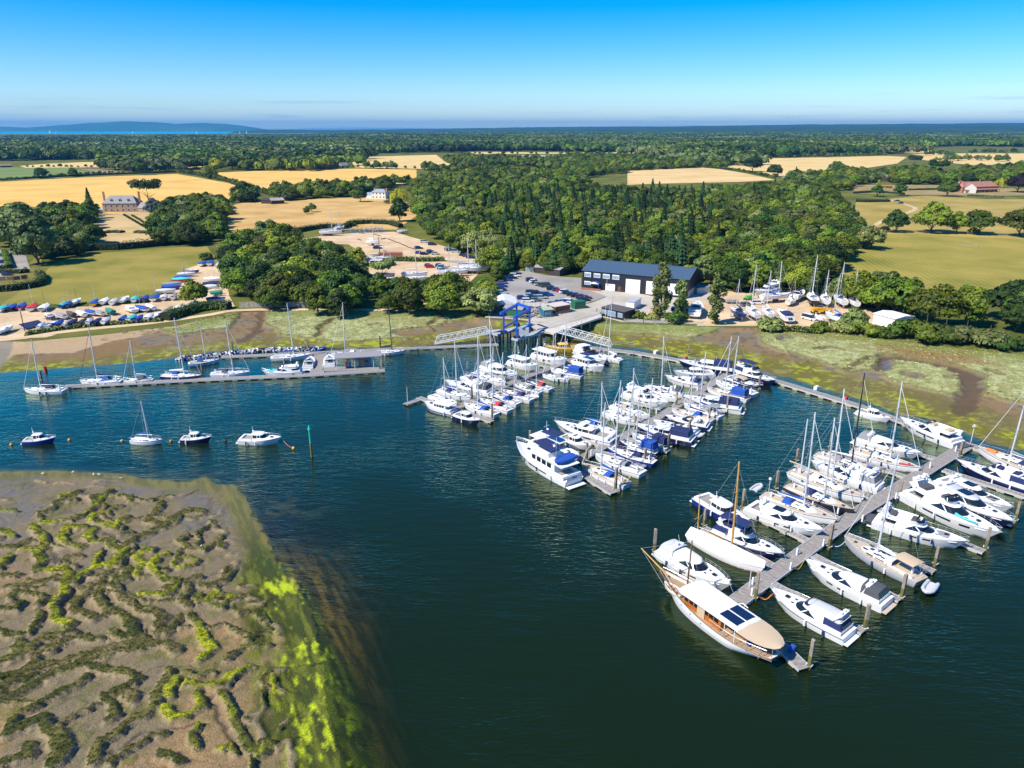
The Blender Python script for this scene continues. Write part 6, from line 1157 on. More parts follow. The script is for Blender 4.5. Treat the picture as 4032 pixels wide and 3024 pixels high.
# ---- tufts on the marsh ridges
def tuft(seed, h, r_, n, m, nm):
    rs = np.random.RandomState(seed); a = rs.rand(n)*6.283; rr_ = r_*np.sqrt(rs.rand(n)); c = np.stack([rr_*np.cos(a), rr_*np.sin(a), np.zeros(n)], 1); t = c+np.stack([rs.randn(n)*h*.35, rs.randn(n)*h*.35, h*(.6+.7*rs.rand(n))], 1); w_ = rs.randn(n, 3)*[1, 1, 0]; w_ /= np.linalg.norm(w_, axis=1)[:, None]; w_ *= r_*.22
    V = np.stack([c-w_, c+w_, t], 1).reshape(-1, 3); me = np_mesh(nm, V, np.arange(3*n).reshape(-1, 3), m, False, None, {'tone': ('FACE', rs.rand(n))}); return bpy.data.objects.new(nm, me)
T1 = bpy.data.collections.new('tuft_sources')
TM = [leaf_mat('tuft_yellow', (.13, .15, .012), (.34, .36, .02)), leaf_mat('tuft_olive', (.15, .13, .03), (.32, .28, .08)), leaf_mat('tuft_dark', (.09, .105, .018), (.23, .24, .05)), leaf_mat('tuft_pale', (.36, .37, .15), (.60, .60, .30)), leaf_mat('tuft_brown', (.20, .13, .045), (.36, .25, .09))]
for i, m in enumerate(TM): T1.objects.link(tuft(i, .10 if i < 3 else .20, .17 if i < 3 else .34, 16, m, 'tuft_%d' % i))
x, y, z, k, j = TUFTS; n = len(x); r_ = np.random.RandomState(1); ix = np.where(k == 1, np.where(j > .48, 0, np.where(r_.rand(n) < .5, 1, 2)), np.where(k == 2, np.where(r_.rand(n) < .65, 1, 2), 2))
instancer('marsh_tufts', np.stack([x+r_.uniform(-.1, .1, n), y+r_.uniform(-.1, .1, n), z-.02], 1), r_.rand(n)*6.28, .55+.8*r_.rand(n), ix, T1, '', 0)
x, y, z, j, b_ = TUFTS2; n = len(x); ix = np.where((b_ > .6) & (r_.rand(n) < .5), 4, np.where((j < .36) & (r_.rand(n) < .6), 1, 3))
instancer('salt_marsh_tufts', np.stack([x+r_.uniform(-.25, .25, n), y+r_.uniform(-.25, .25, n), z-.03], 1), r_.rand(n)*6.28, .5+.8*r_.rand(n), ix, T1, '', 0)
print('tufts', len(TUFTS[0]), n, flush=True)
# ================================================================ PONTOONS, PILES, PIER
PLANK = bpy.data.materials.new('weathered_planks')
def _pl():
    m = PLANK; m.use_nodes = True; n = m.node_tree.nodes; l = m.node_tree.links; b = n['Principled BSDF']; b.inputs['Roughness'].default_value = .8
    tc = n.new('ShaderNodeTexCoord'); wv = n.new('ShaderNodeTexWave'); wv.bands_direction = 'X'; wv.wave_profile = 'SAW'; wv.inputs['Scale'].default_value = .314/.16; wv.inputs['Distortion'].default_value = .3; l.new(tc.outputs['Object'], wv.inputs['Vector'])
    no = n.new('ShaderNodeTexNoise'); no.inputs['Scale'].default_value = 1.6; no.inputs['Detail'].default_value = 6; mp = n.new('ShaderNodeMapping'); mp.inputs['Scale'].default_value = (5, .6, 1); l.new(tc.outputs['Object'], mp.inputs['Vector']); l.new(mp.outputs[0], no.inputs['Vector'])
    cr = n.new('ShaderNodeValToRGB'); cr.color_ramp.elements[0].position = .35; cr.color_ramp.elements[1].position = .68; cr.color_ramp.elements[0].color = (.17, .15, .135, 1); cr.color_ramp.elements[1].color = (.40, .365, .33, 1); l.new(no.outputs[0], cr.inputs[0])
    mr = n.new('ShaderNodeMapRange'); mr.inputs[1].default_value = 0; mr.inputs[2].default_value = .15; mr.inputs[3].default_value = .45; mr.inputs[4].default_value = 1; l.new(wv.outputs['Fac'], mr.inputs[0])
    vm = n.new('ShaderNodeVectorMath'); vm.operation = 'SCALE'; l.new(cr.outputs[0], vm.inputs[0]); l.new(mr.outputs[0], vm.inputs['Scale']); l.new(vm.outputs[0], b.inputs['Base Color'])
_pl()
EDGEM = mat('galvanised_edge', (.50, .51, .53), .5, .2); FLOATM = mat('float_concrete', (.50, .44, .34), .85, var=.3, vscale=2); PILEM = mat('tidal_pile_timber', (.27, .22, .165), .85, var=.3, vscale=3)
PILEG = mat('weedy_pile_timber', (.13, .12, .03), .8, var=.3, vscale=4); WHITEP = mat('white_metal', (.78, .79, .80), .45); BLUEP = mat('hoist_blue', (.008, .10, .50), .4); GREYM = mat('grey_metal', (.33, .35, .37), .5, .3)
def nearest(p, far=1e9, cat=None):
    best = None; bd = 1e9
    for c, hl, lab, rot in BOATS:
        d = math.hypot(c.x-p[0], c.y-p[1])
        if d < bd: bd, best = d, lab
    return best
def short(lab, n): 
    w_ = lab.split(); w_ = w_[:n]
    while w_ and w_[-1].strip(',') in ('and', 'with', 'the', 'a', 'of', 'in', 'on', 'by', 'at', 'to', 'its', 'beside', 'from', 'as', 'two', 'three', 'four', 'white,', 'under'): w_.pop()
    return ' '.join(w_).rstrip(',')
USED = {}
def uniq(s):
    USED[s] = USED.get(s, 0)+1
    return s if USED[s] == 1 else (s+', ' + ['', '', 'the second', 'the third', 'the fourth', 'the fifth', 'the sixth', 'the seventh', 'the eighth', 'the ninth', 'the tenth'][min(USED[s], 10)])
def pontoon(name, p, q, wd, label, cat, group=None, z=.52, floats=3.2, boards=True):
    p = Vector(p); q = Vector(q); d = q-p; L = math.hypot(d.x, d.y); r = empty(name, ((p.x+q.x)/2, (p.y+q.y)/2, 0), math.atan2(d.y, d.x)); tag(r, label, cat, group)
    nb = max(1, int(round(L/3.0))) if boards else 1; bl = L/nb; me = MB().box(-bl/2+.015, bl/2-.015, -wd/2+.11, wd/2-.11, z-.10, z).mesh('deck_panel'); me.materials.append(PLANK)
    for i in range(nb): o = link('deck_panel', me, r); o.location = (-L/2+bl*(i+.5), 0, 0)
    for sd in (-1, 1): MB().box(-L/2, L/2, min(sd*(wd/2-.10), sd*wd/2), max(sd*(wd/2-.10), sd*wd/2), z-.28, z+.03).build('edge_beam', EDGEM, r)
    nf = max(2, int(L/floats)); fm = MB().box(-.62, .62, -wd/2+.05, wd/2-.05, -.3, z-.28).mesh('float'); fm.materials.append(FLOATM)
    for i in range(nf): o = link('float', fm, r); o.location = (-L/2+L*(i+.5)/nf, 0, 0)
    return r
def seg(t0, x0, y0, t1, x1, y1, z=.52): return pt(t0, x0, y0, z), pt(t1, x1, y1, z)
def walkline(name, pts, wd, labels, cat, group=None):
    for i, (a, b) in enumerate(zip(pts, pts[1:])): pontoon(name, a, b, wd, labels[i] if i < len(labels) else labels[-1], cat, group)
W0 = [pt(*a, .52) for a in (('C', 885, 812), ('C', 1215, 565), ('B', 650, 1230), ('B', 1690, 590))]
walkline('walkway', W0, 2.5, ['outer length of the wide plank walkway beside the wooden ship', 'middle length of the nearest plank walkway between white yachts', 'inner length of the nearest plank walkway up to the back pontoon'], 'walkway')
W1_ = [pt(*a, .52) for a in (('Q', 140, 890), ('Q', 1800, 10), ('R', 1500, 440))]
walkline('walkway', W1_, 1.9, ['near length of the middle plank walkway between moored yachts', 'far length of the middle plank walkway up to the back pontoon'], 'walkway')
W2_ = [pt(*a, .52) for a in (('T', 560, 812), ('T', 1500, 390), ('E', 1900, 520))]
walkline('walkway', W2_, 1.9, ['near length of the left cluster walkway', 'far length of the left cluster walkway running to the footbridge pontoon'], 'walkway')
BK = [pt(*a, .52) for a in (('E', 1640, 490), ('E', 2215, 552), ('R', 800, 286), ('R', 1540, 415), ('J', 480, 992), ('J', 1040, 1160), ('B', 1060, 372), ('B', 1640, 580), ('B', 1840, 640))]
walkline('back_pontoon', BK, 2.3, ['pontoon under the landing end of the right footbridge', 'back pontoon with white dock box behind the left cluster', 'back pontoon length behind the far end of the middle walkway', 'back pontoon behind the navy flybridge yacht', 'empty back pontoon length along the green weed', 'back pontoon behind the small cuddy cruiser', 'back pontoon behind the large flybridge yacht', 'last back pontoon length under the white lamp post'], 'pontoon')
LP_ = [pt(*a, .52) for a in (('F', 350, 512), ('F', 1100, 474), ('F', 1740, 446), ('F', 2095, 424))]
walkline('visitor_pontoon', LP_, 2.0, ['left third of the long visitor pontoon beside white sailing yachts', 'middle of the long visitor pontoon with yellow ladder', 'right end of the long visitor pontoon carrying the fuel hut'], 'pontoon')
IP = [pt(*a, .52) for a in (('U', 420, 502), ('U', 1340, 462), ('U', 1930, 432), ('E', 960, 478))]
walkline('inner_pontoon', IP, 1.9, ['left length of the inner pontoon lined with small dinghies', 'middle of the inner pontoon above the linking pontoon', 'right length of the inner pontoon under the left footbridge'], 'pontoon')
a_, b_ = seg('U', 1345, 660, 'U', 1385, 462); pontoon('linking_pontoon', a_, b_, 3.6, 'short wide pontoon linking the inner and the long pontoon', 'pontoon')
a_, b_ = seg('U', 1400, 622, 'U', 1950, 606); pontoon('fuel_pontoon', a_, b_, 3.0, 'wide grey decking in front of the fuel hut', 'pontoon')
FING = [('C',185,385,'C',690,770,1.5),('C',1180,1105,'C',1480,1395,1.8),('A',910,925,'A',1615,1312,1.5),('A',1290,748,'A',1975,1075,1.4),('A',1650,572,'B',545,1312,1.4),('B',85,775,'B',850,1108,1.3),('B',395,650,'B',1150,905,1.3),('B',640,545,'B',1425,728,1.3),
 ('P',110,815,'P',1110,1345,1.4),('P',560,510,'P',1510,1000,1.4),('P',925,285,'P',1880,690,1.4),('B',860,1190,'B',1840,1590,1.4),('B',1170,1005,'B',2110,1335,1.4),('B',1455,825,'B',2260,1085,1.5),
 ('S',1490,1215,'S',880,935,1.2),('S',1700,985,'S',1210,860,1.1),('S',2100,800,'S',1640,640,1.1),('R',410,1020,'R',-20,920,1.1),('R',760,840,'R',300,700,1.0),('R',1120,610,'R',640,560,1.0),
 ('R',1005,765,'R',1670,905,1.1),('R',800,905,'R',1420,1060,1.1),('R',470,1095,'R',1140,1245,1.1),('R',180,1235,'R',850,1455,1.1),('Q',1190,395,'Q',2110,700,1.1),('Q',640,705,'Q',1600,1030,1.1),('D',575,1215,'D',850,1385,2.2),
 ('T',560,830,'T',1140,1020,1.3),('T',760,690,'T',1270,870,.9),('T',1000,560,'T',1500,760,.9),('T',1180,500,'T',1700,690,.9),('T',1480,400,'T',2110,500,.9),('E',345,1000,'E',225,962,1.5),('E',700,905,'E',480,800,.9),('E',960,870,'E',760,790,.9),('E',1180,780,'E',900,720,.9),('E',1430,690,'E',1300,650,1.0),('E',1600,655,'E',1830,712,1.2),('E',1760,600,'E',1990,655,1.2),('E',560,1070,'E',345,1000,1.2)]
for t0, x0, y0, t1, x1, y1, w_ in FING:
    a_, b_ = seg(t0, x0, y0, t1, x1, y1); e = a_ if (a_-Vector((30, 90, 0))).length < 0 else b_
    pontoon('finger_pontoon', a_, b_, w_, uniq('plank finger pontoon alongside the '+short(nearest((a_+b_)/2), 8)), 'finger pontoon', 'finger pontoons between the berths', .48, 2.6, True)
a_, b_ = seg('E', 105, 1025, 'E', 240, 978); pontoon('finger_pontoon', a_, b_, 1.4, 'separate brown float with a slim marker pole at the left tip of the cluster', 'pontoon', None, .45)
def pile(loc, zt, label, name='timber_pile', w=.19, group='timber mooring piles'):
    r = empty(name, (loc.x, loc.y, 0), rr.random()); tag(r, label, 'pile', group); zz = min(1.9, zt*.45)
    MB().loft([[(sx*w*1.03, sy*w*1.03, -1.2) for sx, sy in ((-1, -1), (1, -1), (1, 1), (-1, 1))], [(sx*w*1.01, sy*w*1.01, zz) for sx, sy in ((-1, -1), (1, -1), (1, 1), (-1, 1))]], True, True, True).build('weedy_foot', PILEG, r)
    MB().box(-w, w, -w, w, zz, zt-.06).build('shaft', PILEM, r); MB().loft([[(sx*w*1.15, sy*w*1.15, zt-.06) for sx, sy in ((-1, -1), (1, -1), (1, 1), (-1, 1))], [(0, 0, zt+.12)]*4]).build('cap', PILEM, r)
    br = MB(); br.bar((-w-.1, -w-.1, .6), (w+.1, -w-.1, .6), .08, .08).bar((-w-.1, w+.1, .6), (w+.1, w+.1, .6), .08, .08).bar((w+.1, -w-.1, .6), (w+.1, w+.1, .6), .08, .08); br.build('pile_guide', WHITEP, r)
PILES = [('A',430,1185,940),('A',915,930,745),('A',1285,755,555),('A',1610,570,380),('A',1810,300,165),('A',1408,1630,1355),('A',2122,1140,890),('P',1115,1340,1050),('P',1515,1000,720),('P',1880,640,425),('C',1515,1400,1145),('B',1040,1100,925),('B',1605,720,560),('B',2125,1320,1130),('B',1845,1580,1370),('B',395,640,480),
 ('D',850,1380,1190),('D',622,1140,990),('D',1082,1165,1035),('D',1268,1070,920),('D',1430,955,810),('D',1588,830,715),('D',1732,755,625),('D',1860,665,540),('D',1985,580,460),('D',175,1000,895),('D',1003,905,780),('D',1330,710,590),('D',1738,475,365),('D',78,512,405),('T',822,715,480),('T',1532,412,230),('T',758,290,100),('T',1138,1010,745),
 ('F',230,490,425),('F',713,490,402),('F',1103,458,388),('F',1553,436,362),('F',1272,345,268),('F',1678,316,255),('F',2085,424,340),('F',2070,300,238),('G',1830,905,830),('G',1172,770,715)]
for t, x, y, yt in PILES:
    g = pt(t, x, y, .0); zt = max(2.0, min(7.5, top_z(g, Z(t, x, yt)[1]))); pile(g, zt, uniq('weathered square pile standing beside the '+short(nearest(g), 8)))
# service pedestals on the walkways
def pedestal(loc, label):
    r = empty('service_pedestal', (loc.x, loc.y, .52), .6); tag(r, label, 'pedestal', 'white service pedestals on the walkways'); MB().box(-.11, .11, -.11, .11, 0, 1.05).build('post', WHITEP, r); MB().loft([[(sx*.15, sy*.15, 1.05) for sx, sy in ((-1, -1), (1, -1), (1, 1), (-1, 1))], [(0, 0, 1.22)]*4]).build('lamp', EDGEM, r)
for t, x, y in [('C',1025,665),('C',1355,535),('C',1410,410),('C',1640,330),('C',1720,200),('C',1018,760),('P',1090,150),('P',385,510),('B',470,1240),('B',700,1310),('B',1010,1100),('B',1300,920),('B',1330,810),('B',1570,655),('D',660,1090),('D',860,985),('D',1175,765),('D',1500,580),('T',1830,290),('T',1865,240)]:
    g = pt(t, x, y, .52); pedestal(g, uniq('white service post beside the '+short(nearest(g), 8)))
def lamp(t, x, y, yt, label, head=True):
    g = pt(t, x, y, .52); zt = top_z(g, Z(t, x, yt)[1]); r = empty('lamp_post', g); tag(r, label, 'lamp post'); MB().tube([(0, 0, 0), (0, 0, zt-.5)], .06, 6, .04).build('post', WHITEP, r)
    if head: MB().box(-.35, .35, -.12, .12, zt-.5, zt-.35).sphere((0, 0, zt-.15), .2, 8, .6).build('lamp_head', WHITEP, r, 50)
lamp('C', 995, 688, 520, 'thin lamp post on the walkway beside the covered yacht', False); lamp('B', 1712, 575, 430, 'white lamp post with two gull shaped heads at the walkway junction')
def dock_box(t, x, y, label, m, s=.55):
    g = pt(t, x, y, .52); r = empty('dock_box', g, .8); tag(r, label, 'dock box'); MB().box(-s*1.2, s*1.2, -s*.7, s*.7, 0, s*1.3).build('box', m, r); MB().loft([[(-s*1.25, -s*.75, s*1.3), (s*1.25, -s*.75, s*1.3), (s*1.25, s*.75, s*1.3), (-s*1.25, s*.75, s*1.3)], [(-s*1.15, -s*.5, s*1.55), (s*1.15, -s*.5, s*1.55), (s*1.15, s*.5, s*1.55), (-s*1.15, s*.5, s*1.55)]], True, False, True).build('lid', m, r)
dock_box('R', 323, 165, 'white dock box on the back pontoon right of the footbridge', WHITEP); dock_box('B', 268, 78, 'white dock box alone on the empty back pontoon', WHITEP); dock_box('B', 1600, 512, 'pair end white locker by the lamp post', WHITEP, .7); dock_box('R', 790, 250, 'red fire point box on the back pontoon', REDP, .45); dock_box('B', 545, 170, 'red fire point box beyond the tall mast', REDP, .45); dock_box('C', 1365, 1245, 'blue boarding steps on the end finger beside the ship', CBLUE, .42)
# mooring buoys, channel marks
def buoy(t, x, y, m, label, r_=.32, sz=1.0):
    g = pt(t, x, y, 0); o = MB().sphere((0, 0, .1), r_, 10, sz).tube([(0, 0, .1), (0, 0, r_*1.5)], .04, 5).build('mooring_buoy', m, None, 60); o.location = g; tag(o, label, 'buoy')
BUO = mat('buoy_orange', (.62, .32, .08), .5)
for x, y, m, l_ in [(62,833,BUO,'orange mooring buoy left of the blue fishing boat'),(378,807,BUO,'orange mooring buoy right of the blue fishing boat'),(665,812,BUO,'orange buoy astern of the moored sloop'),(932,813,BUO,'orange buoy between the sloop and the cabin boat'),(1228,812,BLACK,'dark buoy between cabin boat and dive boat'),(1598,852,YEL,'yellow buoy off the bow of the dive boat')]: buoy('F', x, y, m, l_)
g = pt('F', 248, 428); r = empty('channel_buoy', g); tag(r, 'red can channel buoy behind the outermost visitor yacht', 'buoy'); MB().tube([(0, 0, -.3), (0, 0, .6)], .48, 12, .40).build('body', REDP, r, 50); MB().tube([(0, 0, .6), (0, 0, 1.15)], .32, 10, .38).build('topmark', REDP, r, 50)
g = pt('F', 1698, 898); zt = top_z(g, Z('F', 0, 722)[1]); r = empty('channel_post', g); tag(r, 'tall green channel marker post standing in the river', 'marker post'); MB().tube([(0, 0, -1), (0, 0, zt*.42)], .24, 10, .22).build('weedy_foot', PILEG, r, 50); MB().tube([(0, 0, zt*.42), (0, 0, zt-1)], .21, 10, .18).build('shaft', mat('marker_green', (.01, .42, .26), .5), r, 50); MB().tube([(0, 0, zt-1), (0, 0, zt)], .34, 10, .02).build('cone_topmark', MATS['marker_green'], r, 50)
g = pt('E', 127, 1000, .5); r = empty('marker_pole', g); tag(r, 'slim red and white pole on the brown float', 'pole'); MB().tube([(0, 0, 0), (0, 0, 3.4)], .06, 6).build('pole', WHITEP, r); MB().tube([(0, 0, 3.4), (0, 0, 3.9)], .07, 6).build('tip', REDP, r)
# fuel hut
A_, B_ = pt('U', 1625, 618, .52), pt('U', 1985, 596, .52); d = B_-A_; rz = math.atan2(d.y, d.x); L = d.length; r = empty('fuel_hut', A_, rz); tag(r, 'long flat roofed fuel hut with blue kiosk on the visitor pontoon', 'hut')
MB().box(-2.6, L-.2, -1.0, 4.2, 3.0, 3.22).build('roof', mat('felt_grey', (.27, .26, .27), .8), r)
MB().box(L*.36, L*.68, .4, 3.2, 0, 2.9).build('kiosk', mat('kiosk_blue', (.05, .11, .19), .5), r); MB().box(L*.42, L*.48, .36, .4, .1, 2.2).build('door', WOOD, r); MB().box(L*.53, L*.60, .36, .4, 1.1, 1.9).build('window', GLASS, r)
for x_ in (-2.2, L*.25, L*.75, L-.5):
    for y_ in (-.7, 3.9): MB().box(x_-.06, x_+.06, y_-.06, y_+.06, 0, 3.0).build('post', WHITEP, r)
for x_ in (.3, 1.2): MB().box(x_-.25, x_+.25, .2, .6, 0, 1.6).build('fuel_pump', CBLUE if x_ > 1 else REDP, r)
# footbridges
def truss(name, lo, hi, label, wd=1.8, h=1.9):
    lo = Vector(lo); hi = Vector(hi); d = hi-lo; L = math.hypot(d.x, d.y); r = empty(name, lo, math.atan2(d.y, d.x)); tag(r, label, 'footbridge', 'white truss footbridges'); rise = d.z; P3 = lambda x, y, z: (x, y, z+rise*x/L)
    MB().loft([[P3(0, -wd/2, 0), P3(0, wd/2, 0), P3(0, wd/2, .1), P3(0, -wd/2, .1)], [P3(L, -wd/2, 0), P3(L, wd/2, 0), P3(L, wd/2, .1), P3(L, -wd/2, .1)]], True, True, True).build('deck', GREYM, r)
    n = int(L/1.9)
    for sd in (-1, 1):
        y = sd*wd/2; sf = MB().bar(P3(0, y, .02), P3(L, y, .02), .16, .16).bar(P3(.9, y, h), P3(L-.9, y, h), .14, .14).bar(P3(0, y, 0), P3(.9, y, h), .12, .12).bar(P3(L, y, 0), P3(L-.9, y, h), .12, .12); sf.build('chord', WHITEP, r)
        for i in range(n):
            x0 = L*i/n; x1 = L*(i+1)/n; xm = (x0+x1)/2; MB().bar(P3(x0, y, .05), P3(xm, y, h), .09, .09).bar(P3(xm, y, h), P3(x1, y, .05), .09, .09).bar(P3(xm, y, .05), P3(xm, y, h), .06, .06).build('brace', WHITEP, r)
truss('footbridge', pt('E', 375, 470, .9), pt('E', 880, 372, 3.7), 'left white truss footbridge rising from the inner pontoon to the pier')
truss('footbridge', pt('E', 2000, 497, .9), pt('E', 1510, 365, 3.7), 'right white truss footbridge falling from the pier to the back pontoon')
# pier deck, runways, quay
ZP = 3.4
def slab(name, poly, z0, z1, m, label, cat, parent=None):
    o = MB().prism([(p.x, p.y) for p in poly], z0, z1).build(name, m, parent)
    if parent is None: tag(o, label, cat)
    return o
r = empty('pier', pt('a', 640, 260, 0)); tag(r, 'concrete pier carrying the boat hoist road out over the mud', 'pier'); inv = lambda P_: [Vector((p.x-r.location.x, p.y-r.location.y, 0)) for p in P_]
slab('road_deck', inv([pt('a', x, y, ZP) for x, y in ((515, 285), (620, 330), (710, 345), (1095, 205), (1080, 165), (840, 170))]), ZP-.45, ZP, CONC, None, None, r)
slab('side_walk', inv([pt('a', x, y, ZP) for x, y in ((620, 318), (700, 350), (760, 322), (1100, 212), (1092, 190), (720, 300))]), ZP-.4, ZP+.12, mat('pale_boards', (.55, .52, .46), .8), None, None, r)
for (x0, y0), (x1, y1), wd in (((205, 345), (520, 262), 2.4), ((372, 388), (610, 318), 2.4), ((150, 330), (262, 320), 3.2)):
    a_ = pt('a', x0, y0, ZP)-Vector((r.location.x, r.location.y, 0)); b_ = pt('a', x1, y1, ZP)-Vector((r.location.x, r.location.y, 0)); MB().bar(a_-Vector((0, 0, .3)), b_-Vector((0, 0, .3)), wd, .6).build('runway_beam', mat('steel_beam', (.40, .42, .44), .5), r)
    for k in range(4): c_ = a_+(b_-a_)*(.04+.3*k); MB().tube([(c_.x, c_.y, -1.5), (c_.x, c_.y, ZP-.6)], .28, 10).build('pile', PILEM, r, 50); c_ = c_+Vector((.8, 1.2, 0)); MB().tube([(c_.x, c_.y, -1.5), (c_.x, c_.y, ZP-.6)], .28, 10).build('pile', PILEM, r, 50)
for x, y in ((700, 350), (770, 325), (850, 300), (930, 270), (690, 320), (1000, 240)):
    c_ = pt('a', x, y, ZP)-Vector((r.location.x, r.location.y, 0)); MB().tube([(c_.x, c_.y, -1.5), (c_.x, c_.y, ZP-.4)], .25, 8).build('pile', PILEM, r, 50)
def railing(name, pts, label, m=WHITEP, h=1.1, sp=2.0, parent=None, z=None, cat='railing', rails_=(1, .55)):
    r0 = empty(name, pts[0]); tag(r0, label, cat); o = Vector(pts[0]); P_ = [Vector(p)-o for p in pts]
    for k in rails_:
        mb = MB(); [mb.bar(a+Vector((0, 0, h*k)), b+Vector((0, 0, h*k)), .06, .06) for a, b in zip(P_, P_[1:])]; mb.build('rail', m, r0)
    pm = MB().box(-.04, .04, -.04, .04, 0, h).mesh('post'); pm.materials.append(m)
    for a, b in zip(P_, P_[1:]):
        n = max(1, int((b-a).length/sp))
        for i in range(n+1): q = link('post', pm, r0); q.location = a+(b-a)*i/n
    return r0
railing('railing', [pt('a', x, y, ZP) for x, y in ((715, 342), (760, 320), (930, 268), (1095, 205))], 'white railing along the river side of the pier')
railing('railing', [pt('a', x, y, ZP+.1) for x, y in ((632, 302), (830, 245), (1090, 170))], 'white railing along the road side of the pier walkway')
railing('railing', [pt('a', x, y, GZ) for x, y in ((620, 225), (720, 200), (860, 165))], 'grey railing between the terrace and the pier road', GREYM)
railing('railing', [pt('E', x, y, .6) for x, y in ((205, 468), (290, 455), (360, 450))], 'thin railing at the foot of the left footbridge', GREYM)
railing('railing', [pt('E', x, y, .6) for x, y in ((2010, 480), (2100, 487), (2205, 500))], 'thin railing at the foot of the right footbridge', STEEL)
railing('bridge_rail', [pt('U', x, y, GZ) for x, y in ((835, 45), (900, 42), (965, 40))], 'timber rail where the shore path crosses the creek', mat('pale_timber', (.5, .38, .24), .8))
# blue travelling hoist
P4 = [pt('a', 283, 343, ZP), pt('a', 392, 384, ZP), pt('a', 385, 305, ZP), pt('a', 495, 322, ZP)]
c0 = sum(P4, Vector())/4; r = empty('boat_hoist', (c0.x, c0.y, ZP)); tag(r, 'tall blue travelling boat hoist standing on the pier runways', 'boat hoist')
lg = [pt('a', 283, 343, ZP)-c0, pt('a', 392, 384, ZP)-c0, pt('a', 497, 320, ZP)-c0]; lg.append(lg[0]+lg[2]-lg[1]); HT = 6.4
for p in lg: p.z = 0; MB().bar(p, p+Vector((0, 0, HT)), .55, .55).build('leg', BLUEP, r); MB().box(p.x-.9, p.x+.9, p.y-.35, p.y+.35, -.02, .9).build('bogie', BLUEP, r); 
for p in lg:
    for k in (-.6, .6): w_ = MB().tube([(p.x+k, p.y-.45, .42), (p.x+k, p.y+.45, .42)], .42, 12).build('wheel', BLACK, r, 40)
up = Vector((0, 0, HT)); e1 = (lg[2]-lg[1]).normalized(); e2 = (lg[0]-lg[1]).normalized()
for a, b in ((lg[1]-e1*2.2, lg[2]+e1*.6), (lg[0]-e1*2.2, lg[3]+e1*.6)): MB().bar(a+up, b+up, .5, .8).build('top_beam', BLUEP, r)
MB().bar(lg[2]+up+Vector((0, 0, .5)), lg[3]+up+Vector((0, 0, .5)), .5, .7).build('cross_beam', BLUEP, r)
for a, b in ((lg[1], lg[2]), (lg[0], lg[3])): MB().bar(a+Vector((0, 0, 1.7)), b+Vector((0, 0, 1.7)), .35, .45).build('lower_beam', BLUEP, r)
MB().box(lg[1].x+.6, lg[1].x+3.4, lg[1].y-.3, lg[1].y+.5, .9, 3.0).build('engine_box', mat('hoist_grey', (.45, .47, .48), .5), r)
for k in (.3, .7): q = lg[1]+(lg[2]-lg[1])*k; MB().tube([q+up, q+Vector((0, 0, 4.0))], .05, 4).build('sling', BLACK, r)
# quay wall with sheet piles and fenders
Q_ = [pt('E', x, y, GZ) for x, y in ((842, 238), (1000, 245), (1200, 262), (1385, 285))]
r = empty('quay_wall', Q_[0]); tag(r, 'piled quay wall below the terrace left of the pier', 'wall'); o = Q_[0]
for a, b in zip(Q_, Q_[1:]): MB().bar(a-o+Vector((0, 0, -.9)), b-o+Vector((0, 0, -.9)), .5, 2.2).build('facing', mat('stained_concrete', (.33, .29, .22), .9, var=.3, vscale=.6), r); MB().bar(a-o+Vector((0, -.1, .35)), b-o+Vector((0, -.1, .35)), .8, .35).build('coping', CONC, r)
tm = MB().box(-.16, .16, -.5, -.2, -2.2, .25).mesh('timber_fender'); tm.materials.append(BLACK)
for a, b in zip(Q_, Q_[1:]):
    for i in range(6): q = link('timber_fender', tm, r); q.location = a-o+(b-a)*((i+.5)/6)
print('pontoons', round(time.time()-T0, 1), flush=True)

# ================================================================ BUILDINGS
def ray_plane(px, py, A, B):
    "where the sight line through a pixel meets the vertical plane over A-B: (distance along, height)"
    x = (px-2016)/F; y = -(py-1512)/F; d = Vector((x, CT+y*ST, -ST+y*CT)); n = Vector((-(B-A).y, (B-A).x, 0)); k = (A-Vector((0, 0, CAM_H))).dot(n)/d.dot(n); p = Vector((0, 0, CAM_H))+d*k; return (p-A).dot((B-A).normalized()), p.z
SHED = mat('black_cladding', (.012, .014, .022), .5); ROOFB = mat('blue_steel_roof', (.075, .125, .19), .45, .2); DOORW = mat('white_shutter', (.80, .80, .80), .5)
A_, B_ = pt('G', 988, 372, GZ), pt('G', 1822, 456, GZ); A_.z = B_.z = GZ; d = B_-A_; Ls = d.length; rz = math.atan2(d.y, d.x); dep = 19.0
ez = ray_plane(*Z('G', 988, 228), A_, B_)[1]-GZ; rzh = ez+2.6
r = empty('boat_shed', A_, rz); tag(r, 'long black clad boat shed with blue metal roof and white shutter doors', 'shed')
MB().add([(0, 0, 0), (Ls, 0, 0), (Ls, 0, ez), (0, 0, ez)], [(0, 1, 2, 3)]).build('front_wall', SHED, r); MB().add([(0, dep, 0), (Ls, dep, 0), (Ls, dep, ez), (0, dep, ez)], [(3, 2, 1, 0)]).build('back_wall', SHED, r)
for x_ in (0, Ls): MB().add([(x_, 0, 0), (x_, dep, 0), (x_, dep, ez), (x_, dep/2, rzh), (x_, 0, ez)], [(0, 1, 2, 3, 4)]).build('gable_wall', SHED, r)
MB().box(Ls-.02, Ls+.06, .3, dep-.3, 0, 2.6).build('pale_plinth', mat('pale_cladding', (.48, .46, .40), .7), r)
npn = int(Ls/1.0); sl = math.hypot(dep/2, rzh-ez); rp = MB(); pw = (Ls+.8)/npn
